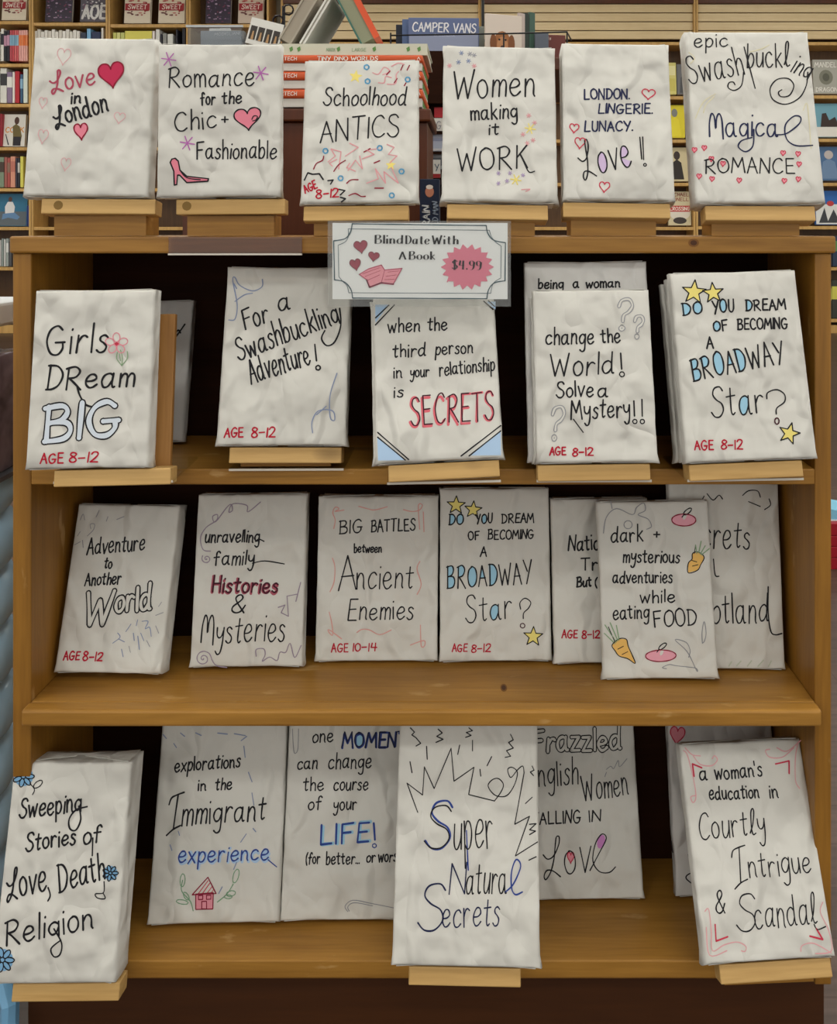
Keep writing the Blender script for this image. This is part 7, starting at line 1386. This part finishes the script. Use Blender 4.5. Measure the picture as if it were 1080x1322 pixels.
card(547, 556.5, 206, 229.5, 'dad8d2', 'left white tag with a Y and a red foot, above the navy game box', ytag, YR - .02, 'hanging_tag'); card(558, 568, 206, 229.5, 'dad8d2', 'right white tag with a Y and a red foot, above the navy game box', ytag, YR - .02, 'hanging_tag')
q = at(541.5, 300, 1.30); r_ = at(567, 231, 1.30)
nb = empty('game_box', ((q.x + r_.x) / 2, 1.30, .84), 'tall navy game box with a small face picture and white letters, behind the price sign', 'box'); w = r_.x - q.x; h = r_.z - .84
m = MB(); m.box((-w / 2, 0, 0), (w / 2, .03, h), cmat('18243c'), .001); m.build('box_body', nb)
pg = Page(w, lambda x, z: .0003); m = MB(); W_ = w * 1000; H_ = h * 1000
pg.fill(m, ring(W_ * .5, H_ - 19, W_ * .22, 8), cmat('b87a62'), .2); pg.fill(m, ring(W_ * .5, H_ - 12, W_ * .18, 3.4), cmat('d8d0c8'), .3)
pg.text(m, 'OLD MAN', W_ * .92, H_ - 75, W_ * .92, H_ - 34, 8, 1.4, cmat('8a98ac'), .3); pg.text(m, 'TRAIN', W_ * .5, H_ - 80, W_ * .5, H_ - 40, 10, 2, cmat('c8ccd0'), .3); m.build('box_print', nb)
gs = empty('game_stand', ((q.x + r_.x) / 2, 1.315, 0), 'low dark stand carrying the navy game box behind the bookcase', 'stand')
m = MB(); m.box((-.05, -.035, 0), (.05, .035, .8395), DARKW); m.build('stand_body', gs)

# ---------------------------------------------------------------- display table with calendars further back
YT = 2.05; zt = at(0, 76, YT).z; xa, xb = at(232, 0, YT).x, at(845, 0, YT).x
tb = empty('display_table', ((xa + xb) / 2, YT + .2, 0), 'long brown display table behind the bookcase, carrying calendars and card trays', 'table'); hw = (xb - xa) / 2
m = MB(); m.box((-hw, -.22, zt - .03), (hw, .3, zt), MAHOG, .003); m.build('tabletop', tb)
for sx in (-1, 1):
    for y in (-.19, .27): m = MB(); m.box((sx * (hw - .03) - .02, y - .02, 0), (sx * (hw - .03) + .02, y + .02, zt - .0302), MAHOG); m.build('leg', tb)
def calendar(px0, px1, pyt, y, c, label, art=None, tilt=0, skew=0, group=None, d=.006):
    p = at(px0, 0, y); q = at(px1, pyt, y); w = q.x - p.x; h = q.z - zt - .001; root = empty('wall_calendar', ((p.x + q.x) / 2, y, zt + .001), label, 'calendar', group); root.rotation_euler = (R(tilt), 0, R(skew))
    m = MB(); m.box((-w / 2, 0, 0), (w / 2, d, h), cmat(c), .001); m.build('calendar_block', root)
    if art: pg = Page(w, lambda x, z: .0004); m = MB(); art(pg, m, w * 1000, h * 1000); m.build('cover_print', root)
    return root
def van_art(pg, m, w, h):
    pg.fill(m, rect(2, 2, w - 2, h * .55), cmat('8c93ac'), .2); pg.text(m, 'CAMPER VANS', 9, h - 31, w - 8, h - 34, 20, 2.8, cmat('e4e4e6'), .3); pg.text(m, 'CALENDAR', w * .36, h - 42, w * .66, h - 43, 5, .7, cmat('b8bcd0'), .3)
calendar(527, 618, 23, YT - .04, '5f6b90', 'blue camper vans calendar standing on the table behind the Women book', van_art, skew=2)
calendar(519, 600, 25, YT - .025, '56688f', 'plain blue calendar directly behind the camper vans calendar', skew=2); calendar(511, 590, 32, YT - .01, '1c2230', 'dark navy calendar hindmost behind the camper vans calendar', skew=2)
calendar(606, 625, 34, YT - .012, '8a8f86', 'grey calendar edge right of the camper vans calendar', skew=2)
def dog_art(pg, m, w, h):
    cx = w * .46; b = h * .02
    pg.fill(m, ring(cx, h * .26, w * .24, h * .32), cmat('9a6238'), .3); pg.fill(m, ring(cx, h * .22, w * .15, h * .22), cmat('b98258'), .6)
    for s in (-1, 1): pg.fill(m, ring(cx + s * w * .25, h * .26, w * .09, h * .24), cmat('7c4a28'), .8); pg.fill(m, ring(cx + s * w * .085, h * .36, 2.6, 2.6, 8), cmat('20140e'), .9)
    pg.fill(m, ring(cx, h * .16, w * .06, h * .06, 10), cmat('4a2a22'), .9)
calendar(625, 675, 19, YT - .05, 'd2c4b8', 'white calendar with a brown dog face, right of the camper vans calendar', dog_art, skew=18)
for i, (x0, x1, t_, c, n) in enumerate(((668, 679, 17, 'b8a8a0', 'pinkish'), (676, 684, 17, '28342e', 'black-green'), (682, 692, 16, '3f5a4e', 'green'))): calendar(x0, x1, t_, YT - .02 + i * .012, c, '%s calendar edge, %s behind the dog calendar' % (n, ORD[i]), skew=40)
calendar(690, 708, 42, YT + .0, '5c626e', 'low slate grey calendar right of the green ones', skew=5); calendar(704, 730, 45, YT + .03, '6a3630', 'low maroon calendar at the right end of the calendar row', lambda pg, m, w, h: pg.text(m, 'lls', 3, h - 12, 12, h - 12, 7, 1, cmat('d8c8c0'), .3), skew=8)
wr = empty('wire_rack', at(650, 60, YT - .11), 'thin black wire rail holding up the calendars', 'rack'); wr.location.z = zt
m = MB(); hh = at(0, 55, YT).z - zt
m.tube([(-.25, 0, hh * .8), (.0, 0, hh * .9), (.14, 0, hh * 1.0), (.16, .1, hh * 1.1)], .0018, plain('black_wire', '141416', .4)); m.build('front_rail', wr)
for x in (-.25, 0, .14): m = MB(); m.tube([(x, 0, 0), (x, 0, hh * .95)], .0018, MATS['black_wire']); m.build('wire_post', wr)
pr = empty('pole', (at(623, 0, YT + .2).x, YT + .2, zt), 'thin black vertical pole behind the camper vans calendar', 'pole'); m = MB(); m.tube([(0, 0, 0), (0, 0, .5)], .004, MATS['black_wire']); m.build('pole_rod', pr); m = MB(); m.tube([(0, 0, 0), (0, 0, .006)], .03, MATS['black_wire'], 16); m.build('pole_foot', pr)
# tray of cards
tr = empty('card_tray', (at(287, 0, YT).x, YT, zt), 'clear grey plastic tray of packs behind the Romance book', 'tray'); h = at(0, 41, YT).z - zt; w2 = 34 / FPX * YT
m = MB(); tm = acrylic('smoky_plastic', (.82, .84, .86, 1), .6)
for a, c in (((-w2, -.06, 0), (w2, -.057, h)), ((-w2, .057, 0), (w2, .06, h)), ((-w2, -.057, 0), (-w2 + .003, .057, h)), ((w2 - .003, -.057, 0), (w2, .057, h)), ((-w2, -.057, 0), (w2, .057, .003))): m.box(a, c, tm)
m.build('tray_walls', tr); m = MB(); m.box((-w2 - .003, -.064, h - .004), (w2 + .003, -.06, h + .001), plain('tray_rim', 'b4b8bc', .3)); m.build('tray_rim', tr)
pk = empty('card_pack', (at(290, 0, YT).x, YT - .02, zt + .004), 'dark grey labelled pack at the front of the clear tray', 'pack'); m = MB(); m.box((-.05, 0, 0), (.05, .02, h * .9), cmat('8b9096')); m.build('pack_box', pk)
pg = Page(.1, lambda x, z: .0003); m = MB(); pg.text(m, 'MODIGLIANI', 32, h * 900 - 11, 90, h * 900 - 9, 6, 1, cmat('c8ccd0'), .3); m.build('pack_lettering', pk)
for i in range(3):
    pk = empty('card_pack', (at(274 + i * 12, 0, YT).x, YT + .015 + .012 * i, zt + .004), '%s white pack standing at the back of the clear tray' % ('left', 'middle', 'right')[i], 'pack', 'white packs in the tray'); m = MB(); m.box((-.012, 0, 0), (.012, .009, h * (1.12 + .05 * (i % 2)))  , cmat('cfcdc8')); m.build('pack_box', pk)
ph = empty('photo_card', (at(337, 0, YT - .08).x, YT - .09, zt + .001), 'white card with four dark photo windows, tilted beside the clear tray', 'card'); ph.rotation_euler = (R(-4), R(14), 0)
m = MB(); hh = at(0, 27, YT - .08).z - zt; m.box((-.037, 0, .0095), (.037, .003, hh), cmat('d8d6d0')); m.build('card_sheet', ph)
pg = Page(.074, lambda x, z: .0003); m = MB()
for i in range(4): 
    x = 4 + i * 17.4; pg.fill(m, rect(x, 20, x + 14.5, hh * 1000 - 18), cmat('3a3430'), .3); pg.fill(m, [(x + 5, 20), (x + 11, 20), (x + 9, hh * 1000 - 30), (x + 6, hh * 1000 - 30)], cmat('b08a60'), .5)
m.build('photo_windows', ph)
kr = empty('keyring_stand', (at(366, 0, YT).x, YT, zt), 'black hook stand with dangling key rings, left of the tent of books', 'stand'); hh = at(0, 8, YT).z - zt
m = MB(); m.tube([(0, 0, 0), (0, 0, hh)], .004, MATS['black_wire']); m.build('stand_pole', kr); m = MB(); m.tube([(0, 0, 0), (0, 0, .006)], .04, MATS['black_wire'], 16); m.build('stand_foot', kr)
for i in range(5):
    m = MB(); z = hh - .01 - .025 * i; s = (-1) ** i; m.tube([(s * .012 + .012 * math.cos(t * .7), -.006, z + .012 * math.sin(t * .7)) for t in range(10)], .0022, plain('dark_metal', '2a2426', .3, metal=.7), 6); m.build('key_ring', kr)

# ---------------------------------------------------------------- left: floor display with blue braided column; right: red boxes on the floor
fd = empty('floor_display', (-.675, 1.13, 0), 'floor display with a glossy blue braided column and white top, left of the bookcase', 'display stand')
BLUE = plain('glossy_light_blue', 'a6cbe6', .22, .6, var=.08, scale=12); CR = 1.13
m = MB(); nn = 26; V = []; F_ = []; z0, z1 = .03, at(0, 612, CR).z; rings = 110
for j in range(rings + 1):
    z = z0 + (z1 - z0) * j / rings; s = (z / .072)
    for k in range(nn):
        th = 2 * math.pi * k / nn; u = (s - th / (2 * math.pi) * 1.0) % 1.0; bulge = math.sqrt(max(0, 1 - (2 * u - 1) ** 2 * .96)); r = .050 + .028 * bulge
        V.append((r * math.cos(th), r * math.sin(th), z))
for j in range(rings):
    for k in range(nn): F_.append((j * nn + k, j * nn + (k + 1) % nn, (j + 1) * nn + (k + 1) % nn, (j + 1) * nn + k))
F_.append(tuple(range(rings * nn, rings * nn + nn))); m.mesh(V, F_, BLUE); m.build('braided_column', fd, True)
m = MB()
for s in (-1, 1): m.tube([(s * .03, -.02, .11), (s * .115, -.10, .10), (s * .142, -.128, .06), (s * .144, -.135, .006)], [.014, .012, .010, .010], plain('blue_plastic_foot', '6fa0c4', .3)); 
m.build('foot', fd)
zt_ = at(0, 388, CR).z; m = MB(); m.box((-.085, -.07, z1), (.0825, .07, z1 + .006), plain('tray_grey', '55565c', .4)); m.build('display_tray', fd)
m = MB(); m.box((-.085, -.07, zt_ - .03), (.0825, .07, zt_), plain('sheet_white', 'd2d6d8', .5), .004); m.build('white_top', fd)
m = MB()
for x in (-.08, .078):
    for y in (-.06, .06): m.tube([(x, y, z1 + .006), (x, y, zt_ - .03)], .003, plain('chrome_wire', '9a9a9c', .25, metal=.9))
m.build('tray_post', fd)
rnd = random.Random(4)
for i in range(5):
    c = ('7c747a', '8a6460', '5c6684', '8e8c90', '6a5c64')[i]; o = empty('wrapped_packet', (-.675 - .06 + i * .03, 1.075, z1 + .0065), '%s plastic-wrapped packet on the display tray left of the bookcase' % ('grey', 'reddish', 'navy', 'silvery', 'plum')[i], 'packet', 'packets on the floor display')
    m = MB(); m.box((-.013, 0, 0), (.013, .10, .15), plain('packet_' + c, c, .25, .6, var=.45, scale=30), .003); m.build('packet_body', o, True)
RX = at(1069, 0, 2.44).x
RED = plain('glossy_red', '9c1626', .35)
for i, (t_, b_) in enumerate(((720.5, 735), (706, 720), (692, 705.5), (676, 691.5))):
    za, zb = max(0.0, at(0, b_, 2.44).z), at(0, t_, 2.44).z
    za = 0 if i == 0 else prevz + .0008
    o = empty('red_box', (RX + .13, 2.44, za), 'red flat box, %s of the stack on the floor right of the bookcase' % ('lowest', 'second lowest', 'third', 'topmost')[i], 'box', 'red boxes on the floor')
    m = MB(); m.box((-.13, 0, 0), (.13, .2, zb - za), RED, .002); m.build('box_body', o); prevz = zb
    m = MB(); m.box((-.131, .004, (zb - za) * .40), (-.1295, .196, (zb - za) * .48), cmat('5c0c16')); m.build('lid_line', o)
lw = empty('blue_wedge', (RX + .0, 2.46, prevz + .0008), 'light blue and white wedge-shaped box on top of the red boxes', 'box'); m = MB()
m.mesh([(0, 0, 0), (.16, 0, 0), (.16, .12, 0), (0, .12, 0), (0, 0, .035), (.03, 0, .03), (.03, .12, .03), (0, .12, .035), (.16, 0, .006), (.16, .12, .006)], [(0, 1, 2, 3), (0, 4, 5, 8, 1), (3, 2, 9, 6, 7), (0, 3, 7, 4), (4, 7, 6, 5), (5, 6, 9, 8), (1, 8, 9, 2)], cmat('7fc0dc')); m.build('wedge_body', lw)
m = MB(); m.box((.001, -.001, 0), (.16, 0, .004), cmat('dce4e8')); m.build('white_edge', lw)
